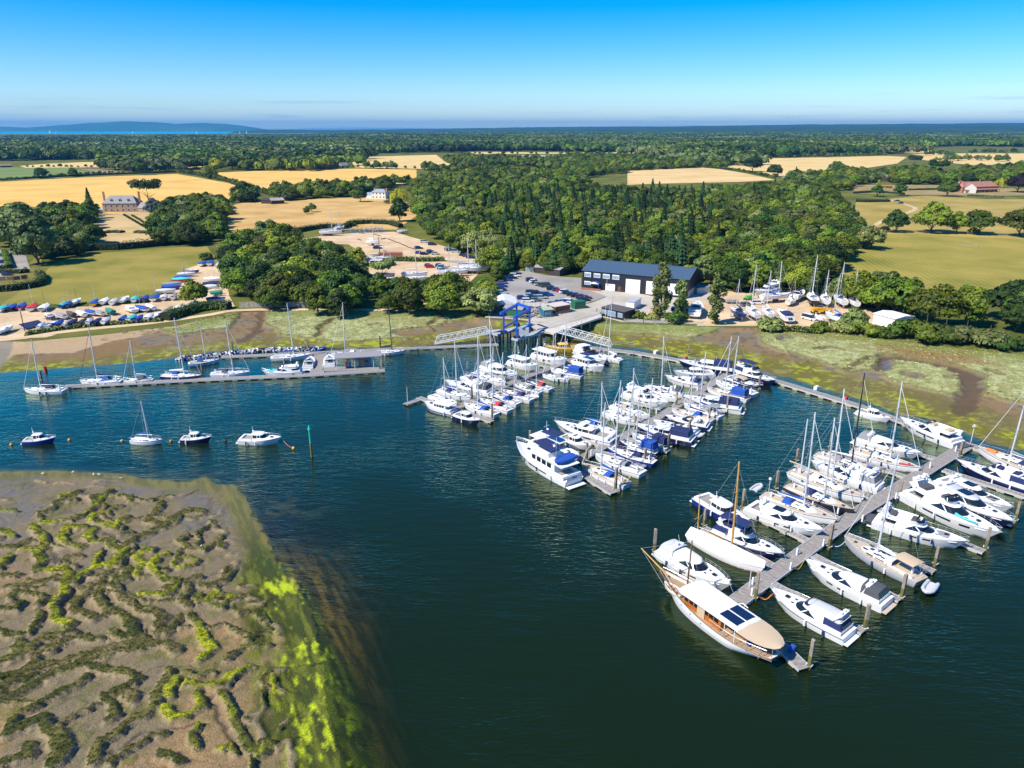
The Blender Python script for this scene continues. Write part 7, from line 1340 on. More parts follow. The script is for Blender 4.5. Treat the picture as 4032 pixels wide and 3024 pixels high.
for sgn, nm in ((1, 0), (-1, 1)):
    y0, y1 = (-.35, dep/2) if sgn == 1 else (dep+.35, dep/2); z0_ = ez-.1
    me = MB().add([(0, y0, z0_), (pw-.03, y0, z0_), (pw-.03, y1, rzh+.03), (0, y1, rzh+.03), (pw-.08, y0, z0_+.07), (pw-.03, y0, z0_+.07), (pw-.03, y1, rzh+.10), (pw-.08, y1, rzh+.10)], [(0, 1, 2, 3), (4, 5, 6, 7), (0, 4, 7, 3)]).mesh('roof_panel'); me.materials.append(ROOFB)
    for i in range(npn): q = link('roof_panel', me, r); q.location = (-.4+i*pw, 0, 0)
MB().bar((-.4, dep/2, rzh+.1), (Ls+.4, dep/2, rzh+.1), .5, .08).build('ridge_cap', ROOFB, r)
rb = MB().box(-.03, .03, -.04, 0, .1, ez-.15).mesh('cladding_rib'); rb.materials.append(SHED)
def on_wall(nm, x0, y0, x1, y1, m, off=.05, t='b', parent=None, AA=None, BB=None):
    a = ray_plane(*Z(t, x0, y0), AA or A_, BB or B_); b = ray_plane(*Z(t, x1, y1), AA or A_, BB or B_); c = ray_plane(*Z(t, x1, y0), AA or A_, BB or B_)
    zt = (a[1]+c[1])/2-GZ; zb = max(b[1]-GZ, 0.02); return MB().box(a[0], b[0], -off, .02, zb, zt).build(nm, m, parent or r)
WFR = mat('pale_window_glass', (.22, .32, .42), .12, spec=.8)
for x0, y0, x1, y1 in ((110, 152, 162, 193), (187, 162, 240, 200), (263, 168, 318, 208), (342, 175, 397, 216), (108, 226, 160, 258)):
    w_ = on_wall('window', x0, y0, x1, y1, WHITEP, .06)
    a = ray_plane(*Z('b', x0, y0), A_, B_); b = ray_plane(*Z('b', x1, y1), A_, B_)
    n_ = 3; wdt = (b[0]-a[0]-.2)/n_; zt = a[1]-GZ-.1-.18; zb = b[1]-GZ+.2
    for k in range(n_): MB().box(a[0]+.1+wdt*k, a[0]+.1+wdt*(k+1)-.08, -.09, -.06, zb, zt).build('pane', WFR, w_)
for x0, y0, x1, y1, nm in ((285, 250, 361, 309, 'shutter_door'), (455, 212, 568, 334, 'shutter_door'), (625, 230, 737, 345, 'shutter_door'), (805, 250, 930, 350, 'shutter_door')): on_wall(nm, x0, y0, x1, y1, DOORW, .08)
on_wall('door', 386, 270, 411, 312, DKWOOD, .04); on_wall('door', 424, 280, 439, 318, BLACK, .04); on_wall('door', 590, 298, 612, 340, BLACK, .04)
cb = MB(); xa_ = ray_plane(*Z('b', 165, 240), A_, B_)[0]; xb_ = ray_plane(*Z('b', 245, 245), A_, B_)[0]
MB().loft([[(xa_+(xb_-xa_)*k/6, -2.2*yy, 2.6+.75*math.sin(math.pi*k/6)) for k in range(7)] for yy in (0, 1)], False).build('entrance_canopy', CBLUE, r, 50)
MB().add([(xa_+(xb_-xa_)*k/6, -2.22, 2.6+.75*math.sin(math.pi*k/6)) for k in range(7)], [tuple(range(7))]).build('canopy_front', WHITEP, r)
for xx in (xa_+.1, xb_-.1): MB().tube([(xx, -2.1, 0), (xx, -2.1, 2.7)], .06, 6).build('canopy_post', BLUEP, r)
MB().box(xa_+.6, xb_-.6, -.1, -.04, .1, 2.3).build('glass_door', GLASS, r)
MB().box(0.6, xb_+.8, -2.6, -2.3, 0, .9).build('ramp_wall', mat('brick_red', (.32, .13, .08), .9, var=.2, vscale=3), r)
def hut(name, t, p0, p1, dep, ez, rh, wall, roofm, label, cat='hut', side=1, wins=(), door=None, rise_axis='long', over=.25, flat=False, z=GZ, winm=None):
    "small building: front wall from pixel p0 to p1, windows as fractions of the front"
    a = pt(t, *p0, z); b = pt(t, *p1, z); L = (b-a).length; r = empty(name, a, math.atan2(b.y-a.y, b.x-a.x)); tag(r, label, cat)
    MB().box(0, L, 0, dep, 0, ez).build('wall', wall, r)
    if flat: MB().loft([[(-over, -over, ez), (L+over, -over, ez), (L+over, dep+over, ez+rh), (-over, dep+over, ez+rh)], [(-over, -over, ez+.18), (L+over, -over, ez+.18), (L+over, dep+over, ez+rh+.18), (-over, dep+over, ez+rh+.18)]], True, True, True).build('roof', roofm, r)
    elif rise_axis == 'long':
        for y0, y1 in ((-over, dep/2), (dep+over, dep/2)): MB().loft([[(-over, y0, ez-.05), (L+over, y0, ez-.05), (L+over, y0, ez+.07), (-over, y0, ez+.07)], [(-over, y1, ez+rh), (L+over, y1, ez+rh), (L+over, y1, ez+rh+.12), (-over, y1, ez+rh+.12)]], True, True, True).build('roof_slope', roofm, r)
        for x_ in (0, L): MB().add([(x_, 0, ez), (x_, dep, ez), (x_, dep/2, ez+rh)], [(0, 1, 2)]).build('gable', wall, r)
    else:
        for x0, x1 in ((-over, L/2), (L+over, L/2)): MB().loft([[(x0, -over, ez-.05), (x0, dep+over, ez-.05), (x0, dep+over, ez+.07), (x0, -over, ez+.07)], [(x1, -over, ez+rh), (x1, dep+over, ez+rh), (x1, dep+over, ez+rh+.12), (x1, -over, ez+rh+.12)]], True, True, True).build('roof_slope', roofm, r)
        for y_ in (0, dep): MB().add([(0, y_, ez), (L, y_, ez), (L/2, y_, ez+rh)], [(0, 1, 2)]).build('gable', wall, r)
    for x0, x1, z0, z1 in wins: w_ = MB().box(L*x0, L*x1, -.05, .02, z0, z1).build('window', winm or WHITEP, r); MB().box(L*x0+.08, L*x1-.08, -.08, -.05, z0+.08, z1-.08).build('pane', WFR, w_)
    if door: MB().box(L*door[0], L*door[1], -.06, .02, .02, 2.1).build('door', DKWOOD, r)
    return r
FELT = MATS['felt_grey']; GREENP = mat('green_paint', (.015, .13, .06), .55); TEALP = mat('teal_boards', (.02, .14, .20), .6); BROWNB = mat('brown_cladding', (.12, .055, .035), .7); GREENR = mat('pale_green_roof', (.36, .42, .32), .6); TIMB = mat('dark_boards', (.045, .035, .03), .8); STONE = mat('old_stone', (.34, .25, .19), .9, var=.25, vscale=.8); SLATE = mat('stone_tiles', (.27, .25, .24), .85, var=.25, vscale=1.2); TILE = mat('red_tiles', (.36, .17, .12), .85, var=.3, vscale=1.0); THATCH = mat('thatch', (.22, .16, .10), .95, var=.2, vscale=1); BRICK = mat('brick', (.38, .16, .10), .9, var=.2, vscale=1.5); RENDER = mat('cream_render', (.72, .68, .60), .8)
hut('site_office', 'b', (250, 518), (438, 560), 5.5, 2.9, .1, SHED, mat('dark_felt', (.09, .085, .09), .9), 'black flat roofed office hut with long windows above the marsh', 'office hut', wins=((.03, .22, 1.0, 2.3), (.27, .62, .7, 2.4), (.72, .92, .9, 2.3)), flat=True)
hut('white_cabin', 'b', (452, 462), (520, 470), 7, 2.8, .1, WHITEP, mat('grey_roof_sheet', (.42, .43, .45), .5), 'white cabin with grey roof behind the black office hut', 'cabin', flat=True)
hut('green_store', 'a', (280, 195), (432, 210), 4.5, 2.4, .7, GREENP, FELT, 'green store with grey felt roof behind the hoist', 'store')
hut('teal_kiosk', 'a', (618, 215), (690, 208), 4.2, 2.5, .5, TEALP, GREENR, 'teal kiosk with pale green roof on the terrace', 'kiosk', wins=((.15, .8, 1.1, 1.9),))
hut('brown_store', 'a', (712, 190), (835, 168), 4.5, 2.6, .1, BROWNB, mat('cream_roof', (.58, .50, .44), .7), 'brown store with flat pale roof beside the pier road', 'store', flat=True)
hut('green_container', 'a', (876, 148), (965, 138), 3.0, 2.4, .05, GREENP, GREENP, 'green steel container at the end of the terrace fence', 'container', flat=True, over=.02)
hut('pale_cabin', 'G', (540, 242), (605, 243), 3, 2.3, .6, mat('grey_green_boards', (.30, .36, .32), .7), FELT, 'pale green cabin at the back of the car park', 'cabin', wins=((.1, .3, .9, 1.9), (.4, .6, .9, 1.9), (.7, .9, .9, 1.9)))
hut('timber_cabin', 'G', (612, 248), (702, 255), 3.5, 2.3, .8, TIMB, FELT, 'dark timber cabin, middle of three behind the car park', 'cabin'); hut('black_store', 'G', (705, 262), (812, 278), 4.5, 2.6, .7, TIMB, FELT, 'black boarded store with grey roof behind the car park', 'store')
hut('orange_caravan', 'b', (655, 510), (735, 520), 3, 2.5, .1, mat('orange_side', (.6, .30, .10), .6), mat('grey_roof_sheet', (.42, .43, .45), .5), 'small orange and teal workshop cabin behind the slender tree', 'workshop', wins=((.3, .6, .8, 1.8),), flat=True)
hut('fabric_shed', 'J', (1140, 580), (1290, 622), 8, 3.2, .5, CWHITE, CWHITE, 'white fabric boat shed standing among shore bushes', 'fabric shed', flat=False)
hut('red_container', 'I', (862, 482), (1070, 480), 3, 2.5, .02, mat('rust_container', (.34, .13, .07), .7), mat('rust_container_top', (.38, .17, .10), .7), 'long rust red shipping container in the upper yard', 'container', flat=True, over=.02)
for i in range(18): o = MB().box(.3+i*.68, .42+i*.68, -.07, 0, .12, 2.38).build('rib', MATS['rust_container'], bpy.data.objects['red_container'])
hut('dark_box', 'I', (362, 275), (400, 278), 3, 2.6, .02, SHED, FELT, 'small black box store behind the blue covered yacht in the upper yard', 'store', flat=True); hut('thatched_hut', 'I', (310, 845), (385, 850), 4.5, 1.6, 2.6, TIMB, THATCH, 'round thatched hut among the grove trees', 'hut')
hut('gable_shelter', 'G', (1900, 420), (2035, 408), 4, 2.3, .05, mat('pale_cladding2', (.50, .52, .48), .7), FELT, 'long low pale store beside the shed end', 'store', flat=True)
hut('farm_shed', 'L', (1625, 556), (1700, 558), 7, 2.8, 1.6, TIMB, TIMB, 'dark farm shed beside the rusty roofed barn', 'shed'); hut('farm_barn', 'L', (1690, 560), (1770, 556), 9, 2.8, 1.8, TIMB, mat('rust_sheet', (.36, .30, .27), .6, var=.3, vscale=.5), 'rusty tin roofed barn at the meadow corner', 'barn')
hut('garden_barn', 'e', (423, 298), (475, 300), 10, 3, 2.6, TIMB, SLATE, 'garden barn with green door left of the red tiled house', 'barn', wins=((.45, .75, .2, 2.2),), winm=TEALP); hut('long_barn', 'e', (625, 285), (712, 282), 12, 3, 4.0, TIMB, SLATE, 'big hipped barn roof rising above the garden trees', 'barn')
hut('far_cottage', 'e', (1172, 232), (1215, 234), 8, 4, 4, RENDER, TILE, 'small red roofed cottage behind the red tiled house', 'cottage'); hut('far_cottage', 'L', (2030, 340), (2085, 335), 9, 5, 5, BRICK, TILE, 'red gabled farmhouse beyond the wheat field', 'farmhouse'); hut('far_cottage', 'L', (2125, 335), (2170, 333), 8, 3.5, 4.5, STONE, SLATE, 'grey roofed cottage right of the far farmhouse', 'cottage')
hut('far_cottage', 'N', (70, 228), (130, 226), 12, 4, 4, RENDER, TILE, 'orange roofed house far off in the tree belt', 'house'); hut('far_barn', 'L', (5, 330), (75, 328), 12, 2, 3, TIMB, THATCH, 'low brown barn beyond the green field', 'barn'); hut('far_shed', 'N', (190, 153), (400, 150), 40, 6, 3, RENDER, TILE, 'long low pale building among distant woods', 'building')
def house(name, t, p0, p1, dep, ez, rh, wall, roofm, label, storeys, n, chim, dorm=0, hip=2.5, veranda=False, z=GZ, wing=None):
    a = pt(t, *p0, z); b = pt(t, *p1, z); L = (b-a).length; r = empty(name, a, math.atan2(b.y-a.y, b.x-a.x)); tag(r, label, 'house')
    MB().box(0, L, 0, dep, 0, ez).build('wall', wall, r); o = .4; rf = MB().loft([[(-o, -o, ez), (L+o, -o, ez), (L+o, dep+o, ez), (-o, dep+o, ez)], [(hip, dep/2, ez+rh), (L-hip, dep/2, ez+rh), (L-hip, dep/2+.01, ez+rh), (hip, dep/2+.01, ez+rh)]], True, True, True).build('roof', roofm, r)
    for s_ in range(storeys):
        for k in range(n): x0 = L*(k+.5)/n-.6; w_ = MB().box(x0, x0+1.2, -.05, .02, .9+s_*2.9, 2.3+s_*2.9).build('window', WHITEP, r); MB().box(x0+.1, x0+1.1, -.09, -.05, 1.0+s_*2.9, 2.2+s_*2.9).build('pane', GLASS, w_)
    for cx, cy, ch in chim: MB().box(cx*L-.6, cx*L+.6, cy*dep-.45, cy*dep+.45, ez-1, ez+ch).build('chimney', BRICK, r)
    for k in range(dorm): x0 = L*(k+1)/(dorm+1); dd = MB().box(x0-.7, x0+.7, dep*.12, dep*.4, ez+rh*.25, ez+rh*.25+1.3).build('dormer', WHITEP, r); MB().box(x0-.5, x0+.5, dep*.12-.05, dep*.12, ez+rh*.25+.2, ez+rh*.25+1.1).build('pane', GLASS, dd); MB().loft([[(x0-.9, dep*.08, ez+rh*.25+1.3), (x0, dep*.08, ez+rh*.25+2.0), (x0+.9, dep*.08, ez+rh*.25+1.3)], [(x0-.9, dep*.45, ez+rh*.25+1.3), (x0, dep*.45, ez+rh*.25+2.0), (x0+.9, dep*.45, ez+rh*.25+1.3)]], True, True, True).build('dormer_roof', roofm, dd)
    if veranda:
        MB().loft([[(1, -3, 2.7), (L-1, -3, 2.7), (L-1, 0, 3.4), (1, 0, 3.4)], [(1, -3, 2.85), (L-1, -3, 2.85), (L-1, 0, 3.55), (1, 0, 3.55)]], True, True, True).build('veranda_roof', TILE, r)
        for k in range(8): x_ = 1.2+(L-2.4)*k/7; MB().box(x_-.2, x_+.2, -2.9, -2.5, 0, 2.8).build('pillar', BRICK, r)
    return r
house('manor_house', 'f', (518, 300), (688, 298), 13, 6.2, 5.2, STONE, SLATE, 'old stone manor house with three dormers and two tall chimneys', 2, 6, ((-.02, .5, 8), (1.02, .5, 8)), 3, 4)
hut('manor_wing', 'f', (690, 300), (745, 302), 10, 3.2, 3.5, STONE, SLATE, 'low stone wing right of the manor house', 'outbuilding'); hut('glasshouse', 'f', (488, 308), (518, 305), 5, 2.6, 1.2, mat('glasshouse_pane', (.55, .62, .66), .2), mat('glasshouse_pane', (.55, .62, .66), .2), 'small white glasshouse left of the manor house', 'glasshouse')
house('white_house', 'M', (258, 526), (345, 528), 9, 5.6, 2.6, RENDER, mat('blue_slates', (.26, .30, .36), .7), 'cream villa with blue slate hipped roof beside the yellow willow', 2, 4, ((.1, .5, 3.4), (.95, .5, 3.4)), 0, 3)
hut('white_house_wing', 'M', (224, 524), (256, 525), 7, 3.2, 1.8, RENDER, MATS['blue_slates'], 'low cream wing left of the slate roofed villa', 'outbuilding')
house('tiled_house', 'e', (975, 338), (1142, 332), 11, 5.2, 4.6, BRICK, TILE, 'long red tiled house with veranda and three brick chimneys', 2, 8, ((.03, .5, 6.6), (.60, .5, 6.4)), 0, 3.5, True)
hut('tiled_wing', 'e', (930, 325), (985, 338), 10, 5, 4, RENDER, TILE, 'white gabled wing left of the long red tiled house', 'outbuilding'); 
# marquee
a_ = pt('a', 172, 168, GZ); r = empty('marquee', a_, math.atan2(*(pt('a', 290, 152, GZ)-a_).to_2d().yx) if False else math.atan2((pt('a', 300, 165, GZ)-a_).y, (pt('a', 300, 165, GZ)-a_).x)); tag(r, 'white marquee tent with ridged roof beside the car park', 'marquee'); Lm = 9.5
for k in range(4): MB().loft([[(0, k*3, 2.4), (Lm/2, k*3, 4.2), (Lm, k*3, 2.4)], [(0, k*3+2.96, 2.4), (Lm/2, k*3+2.96, 4.2), (Lm, k*3+2.96, 2.4)]], False).build('roof_panel', CWHITE, r)
MB().add([(0, 0, 2.4), (Lm/2, 0, 4.2), (Lm, 0, 2.4)], [(0, 1, 2)]).build('gable', CWHITE, r); MB().box(0, Lm, 11.8, 11.9, 0, 2.4).build('back_wall', CWHITE, r); MB().box(0, .05, 0, 11.9, 1.8, 2.4).box(Lm-.05, Lm, 0, 11.9, 1.8, 2.4).build('valance', CWHITE, r)
for x_ in (0, Lm):
    for y_ in (0, 3, 6, 9, 12): MB().tube([(x_, y_, 0), (x_, y_, 2.4)], .05, 5).build('post', WHITEP, r)
# fences with boards one can tell apart
def board_fence(name, t, pts, h, bw, m, label, gap=.02, z=GZ, panel=False):
    P_ = [pt(t, *p, z) for p in pts]; r = empty(name, P_[0]); tag(r, label, 'fence'); n_ = 0; me = MB().box(-bw/2+gap, bw/2-gap, -.03, .03, 0, h).mesh('panel' if panel else 'board'); me.materials.append(m)
    for a, b in zip(P_, P_[1:]):
        L = (b-a).length; n = int(L/bw)
        for i in range(n):
            if n_ > 290: break
            o = link('panel' if panel else 'board', me, r); o.location = a-P_[0]+(b-a)*((i+.5)/n)+Vector((0, 0, rr.uniform(-.05, .05))); o.rotation_euler = (0, 0, math.atan2(b.y-a.y, b.x-a.x)); n_ += 1
        for i in range(int(L/3)+1): MB().box(-.07, .07, .03, .17, 0, h+.08).build('post', m, r).location = a-P_[0]+(b-a)*(i/max(1, int(L/3)))
        mb = MB(); mb.bar(a-P_[0]+Vector((0, .06, h*.8)), b-P_[0]+Vector((0, .06, h*.8)), .05, .08); mb.build('rail', m, r)
GREYW = mat('silvered_boards', (.36, .33, .30), .9, var=.25, vscale=1.5)
board_fence('timber_fence', 'F', [(1305, 85), (1540, 82), (1760, 80)], 1.9, 1.5, GREYW, 'silvered board fence behind the shore path', .05, GZ, True); board_fence('picket_fence', 'a', [(335, 112), (450, 118), (590, 128), (690, 140)], 1.5, .45, mat('white_pickets', (.62, .60, .56), .8), 'pale picket fence between the terrace and the car park', .09); board_fence('picket_fence', 'b', [(438, 570), (600, 578), (800, 585)], 1.2, .4, GREYW, 'grey picket fence along the shore by the office hut', .08)
board_fence('retaining_wall', 'H', [(0, 345), (120, 340), (245, 325)], 1.6, 2.2, mat('dark_brick', (.20, .13, .09), .9, var=.2, vscale=1), 'dark brick wall of the gravel court', .02, GZ, True)
for lab, pl in (('post and rail fence across the paddock', [(700, 395), (800, 392), (1000, 403), (1080, 418), (1225, 470)]), ('post and rail fence in front of the red tiled house', [(640, 362), (900, 360), (1150, 362), (1270, 375)]), ('rail fence under the meadow oak row', [(560, 525), (800, 530), (1000, 533), (1270, 545)]), ('small railed tree pen in the meadow', [(940, 582), (985, 580), (1050, 592), (1052, 598), (940, 588)])):
    railing('field_fence', [pt('e', x, y, GZ+.05) for x, y in pl], lab, mat('fence_timber', (.42, .34, .25), .9), 1.2, 4.0, cat='fence')
# hedges
def hedge(t, pts, wd, h, label, m=None, z=GZ, dens=26, leaf=.42, cat='hedge', name='hedge'):
    P_ = [pt(t, *p, z) for p in pts]; rs = np.random.RandomState(len(label)); C = []; Nn = []
    for a, b in zip(P_, P_[1:]):
        L = (b-a).length; n = int(L*dens); u = rs.rand(n); d = (b-a)/max(L, .01); ph = rs.rand(n)*math.pi; rad = .82+.3*rs.rand(n); off = np.cos(ph)*wd/2*rad; zz = np.clip(np.sin(ph)**.6*h*rad, 0, 9)*(.85+.3*vnoise(u*L+a.x, u*0+a.y, 2.0)); nx, ny = -d.y, d.x
        C.append(np.stack([a.x+d.x*L*u+nx*off, a.y+d.y*L*u+ny*off, z+zz], 1)); Nn.append(np.stack([nx*np.cos(ph), ny*np.cos(ph), np.sin(ph)+.2], 1)+rs.randn(n, 3)*.4)
        bx = None
    C = np.concatenate(C); Nn = np.concatenate(Nn); Nn /= np.linalg.norm(Nn, axis=1)[:, None]; V, Fq = quads(C, Nn, leaf, rs, .9); me = np_mesh(name, V-np.array(P_[0]), Fq, m or LEAF, False, None, {'tone': ('FACE', np.clip(.4+.25*rs.randn(len(Fq)), 0, 1))}); o = link(name, me); o.location = P_[0]; tag(o, label, cat)
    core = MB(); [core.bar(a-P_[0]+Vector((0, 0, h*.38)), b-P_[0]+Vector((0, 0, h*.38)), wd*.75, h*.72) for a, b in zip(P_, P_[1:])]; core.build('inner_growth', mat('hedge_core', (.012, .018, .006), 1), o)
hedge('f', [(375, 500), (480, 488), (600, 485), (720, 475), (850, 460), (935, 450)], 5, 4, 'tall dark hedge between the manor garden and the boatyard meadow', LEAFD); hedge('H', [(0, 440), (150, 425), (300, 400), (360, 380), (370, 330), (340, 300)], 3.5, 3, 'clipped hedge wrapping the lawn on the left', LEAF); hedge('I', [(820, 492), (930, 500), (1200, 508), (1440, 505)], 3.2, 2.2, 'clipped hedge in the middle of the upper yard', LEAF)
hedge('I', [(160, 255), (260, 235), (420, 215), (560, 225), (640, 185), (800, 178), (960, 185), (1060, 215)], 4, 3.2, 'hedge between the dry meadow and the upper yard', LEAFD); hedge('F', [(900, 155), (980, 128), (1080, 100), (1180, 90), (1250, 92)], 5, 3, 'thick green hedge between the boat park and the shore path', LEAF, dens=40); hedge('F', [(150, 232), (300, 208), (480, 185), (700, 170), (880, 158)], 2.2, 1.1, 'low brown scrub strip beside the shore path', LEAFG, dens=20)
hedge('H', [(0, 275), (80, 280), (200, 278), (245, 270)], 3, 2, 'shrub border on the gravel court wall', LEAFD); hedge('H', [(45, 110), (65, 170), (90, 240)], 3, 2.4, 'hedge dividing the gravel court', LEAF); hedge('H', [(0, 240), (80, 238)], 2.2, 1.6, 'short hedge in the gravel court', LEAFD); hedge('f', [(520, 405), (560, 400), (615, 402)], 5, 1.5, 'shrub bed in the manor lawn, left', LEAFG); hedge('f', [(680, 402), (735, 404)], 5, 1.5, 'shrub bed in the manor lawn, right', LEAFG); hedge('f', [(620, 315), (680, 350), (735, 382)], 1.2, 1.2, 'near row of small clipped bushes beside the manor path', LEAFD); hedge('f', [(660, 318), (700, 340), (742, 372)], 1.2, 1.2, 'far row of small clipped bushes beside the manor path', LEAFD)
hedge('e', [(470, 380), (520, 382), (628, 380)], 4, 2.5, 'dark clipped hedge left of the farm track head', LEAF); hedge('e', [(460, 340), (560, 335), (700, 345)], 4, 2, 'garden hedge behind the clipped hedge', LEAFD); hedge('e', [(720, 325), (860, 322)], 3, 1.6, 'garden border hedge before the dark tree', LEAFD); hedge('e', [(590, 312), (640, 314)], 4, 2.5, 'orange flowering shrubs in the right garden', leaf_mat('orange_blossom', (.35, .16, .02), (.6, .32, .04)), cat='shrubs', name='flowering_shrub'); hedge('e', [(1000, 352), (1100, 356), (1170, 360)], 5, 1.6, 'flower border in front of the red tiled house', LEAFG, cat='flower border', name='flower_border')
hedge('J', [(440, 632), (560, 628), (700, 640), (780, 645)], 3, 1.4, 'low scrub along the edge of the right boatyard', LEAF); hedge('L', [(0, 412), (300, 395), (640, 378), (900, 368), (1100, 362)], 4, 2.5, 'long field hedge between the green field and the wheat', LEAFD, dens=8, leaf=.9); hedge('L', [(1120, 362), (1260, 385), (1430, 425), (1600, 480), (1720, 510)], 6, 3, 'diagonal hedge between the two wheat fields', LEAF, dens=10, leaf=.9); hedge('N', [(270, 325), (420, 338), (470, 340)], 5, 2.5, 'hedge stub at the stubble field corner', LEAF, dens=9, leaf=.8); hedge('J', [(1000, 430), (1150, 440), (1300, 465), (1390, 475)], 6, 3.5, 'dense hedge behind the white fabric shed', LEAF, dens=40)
print('buildings', round(time.time()-T0, 1), flush=True)
# ================================================================ CARS
CARC = dict(white=(.78, .78, .78), silver=(.45, .47, .49), grey=(.13, .14, .15), black=(.012, .012, .014), navy=(.01, .02, .07), blue=(.01, .06, .35), red=(.42, .012, .012), maroon=(.12, .012, .02), green=(.02, .10, .05), brown=(.10, .07, .05))
TYRE = mat('tyre_rubber', (.02, .02, .02), .8); LAMPM = mat('lamp_glass', (.6, .6, .6), .2); TAIL = mat('tail_light', (.3, .01, .01), .3); CARG = mat('car_glass', (.02, .03, .04), .08, spec=.9)
def car_body(kind):
    L = {'hatch': 4.1, 'estate': 4.7, 'van': 5.0}[kind]; mb = MB(); S = [(-.5, .55, .80), (-.485, .80, .88), (-.40, .88, .95), (-.15, .9, .93), (.18, .9, .92), (.30, .88, .84), (.44, .82, .74), (.49, .70, .62), (.5, .55, .5)]
    rings = [[(x*L, -w_, .28), (x*L, -w_*1.0, .6), (x*L, -w_*.93, h-.06), (x*L, -w_*.7, h), (x*L, w_*.7, h), (x*L, w_*.93, h-.06), (x*L, w_, .6), (x*L, w_, .28)] for x, w_, h in S]
    mb.loft(rings, True, True, True); return mb, L
CARS = {}
def car_proto(color, kind):
    k = (color, kind)
    if k in CARS: return CARS[k]
    mb, L = car_body(kind); cm = mat('car_paint_'+color, CARC[color], .25, .1 if color not in ('white',) else 0, coat=.6); body = mb.mesh('body'); body.materials.append(cm); body.polygons.foreach_set('use_smooth', [True]*len(body.polygons)); body.set_sharp_from_angle(angle=.6)
    hz = {'hatch': 1.42, 'estate': 1.55, 'van': 1.95}[kind]; xb = -.47*L if kind != 'hatch' else -.43*L; xf = .24*L if kind != 'van' else .34*L
    def r4(xa, xf_, w_, z): return [(xa, -w_, z), (xf_, -w_, z), (xf_, w_, z), (xa, w_, z)]
    gm = MB().loft([r4(xb, xf, .82, .88), r4(xb+.22, xf-.62, .66, hz-.07)], True, False, False).mesh('windows'); gm.materials.append(CARG)
    rm = MB().loft([r4(xb+.20, xf-.60, .68, hz-.08), r4(xb+.3, xf-.72, .58, hz)], True, False, True).mesh('roof'); rm.materials.append(cm)
    wm_ = MB().tube([(0, -.1, 0), (0, .1, 0)], .32, 10).mesh('wheel'); wm_.materials.append(TYRE); lm = MB().box(-.04, .03, -.16, .16, -.08, .08).mesh('headlight'); lm.materials.append(LAMPM); tm_ = MB().box(-.03, .04, -.14, .14, -.09, .09).mesh('tail_light'); tm_.materials.append(TAIL)
    CARS[k] = (body, gm, rm, wm_, lm, tm_, L); return CARS[k]
def car(t, x, y, rz, color, kind, label, group, z=GZ+.06):
    body, gm, rm, wm_, lm, tm_, L = car_proto(color, kind); g = pt(t, x, y, z+.3); r = empty('parked_car' if kind != 'van' else 'parked_van', (g.x, g.y, z), rz); tag(r, label, 'car' if kind != 'van' else 'van', group); link('body', body, r); link('windows', gm, r); link('roof', rm, r)
    for sx in (-.31, .31):
        for sy in (-.8, .8): o = link('wheel', wm_, r); o.location = (sx*L, sy, .32)
    for sy in (-.6, .6): o = link('headlight', lm, r); o.location = (.485*L, sy*.9, .62); o = link('tail_light', tm_, r); o.location = (-.49*L, sy, .72)
ORD = ['first', 'second', 'third', 'fourth', 'fifth', 'sixth', 'seventh', 'eighth', 'ninth', 'tenth', 'eleventh', 'twelfth', 'thirteenth', 'fourteenth', 'fifteenth', 'sixteenth', 'seventeenth', 'eighteenth', 'nineteenth', 'twentieth', 'last']
def row(t, pts, rz, name, group):
    for i, a in enumerate(pts): x, y, c, k = a[:4]; car(t, x, y, (a[4] if len(a) > 4 else rz)+rr.uniform(-.05, .05), c, k, '%s %s, %s from the left in the %s' % (c, 'van' if k == 'van' else 'car', ORD[i], name), group)
A5 = 2.75
row('G', [(588,310,'navy','estate'),(610,322,'white','hatch'),(630,332,'navy','hatch'),(655,343,'silver','estate'),(678,350,'green','hatch'),(708,356,'brown','van'),(755,378,'black','estate'),(792,386,'blue','hatch'),(825,394,'red','hatch'),(855,403,'white','estate'),(873,410,'navy','hatch'),(905,422,'black','hatch'),(945,433,'navy','estate'),(985,444,'maroon','estate'),(1022,449,'maroon','hatch'),(1003,466,'navy','estate')], .15, 'long diagonal row', 'cars in the long diagonal row')
row('G', [(515,450,'blue','hatch'),(560,475,'white','estate'),(577,432,'silver','hatch'),(590,408,'navy','estate'),(600,450,'black','hatch'),(622,468,'grey','hatch'),(632,410,'black','hatch'),(665,448,'silver','estate'),(712,425,'blue','estate'),(675,432,'black','hatch')], .12, 'middle cluster of the car park', 'cars in the middle of the car park')
row('G', [(770,505,'grey','estate'),(808,492,'black','hatch'),(843,488,'blue','hatch'),(892,482,'white','estate')], -.5, 'short picket fence row', 'cars behind the picket fence')
row('G', [(318,440,'navy','van'),(352,410,'silver','estate'),(350,384,'black','hatch'),(352,357,'blue','estate'),(360,330,'grey','hatch'),(402,308,'blue','hatch'),(432,290,'black','estate'),(458,274,'white','estate')], 0.05, 'shaded row', 'cars in the shade of the car park trees')
g_ = 'cars in the upper yard'
row('I', [(855,392,'navy','estate'),(1212,393,'black','estate'),(1218,434,'navy','hatch'),(1262,444,'black','hatch'),(1312,421,'red','hatch'),(1330,433,'black','estate'),(1358,443,'silver','hatch')], .1, 'loose row on the sand', g_)
row('I', [(1265,338,'silver','estate'),(1332,361,'black','estate'),(1465,404,'silver','hatch'),(1487,413,'navy','hatch'),(1538,424,'silver','van'),(1600,454,'black','hatch'),(1628,462,'maroon','hatch'),(1668,476,'navy','estate')], -.15, 'wood edge row', g_)
row('I', [(1300,546,'black','hatch'),(1312,556,'red','hatch'),(1395,545,'blue','hatch'),(1412,556,'silver','hatch'),(1420,570,'navy','estate'),(1425,592,'white','van')], .1, 'cluster below the yard hedge', g_)
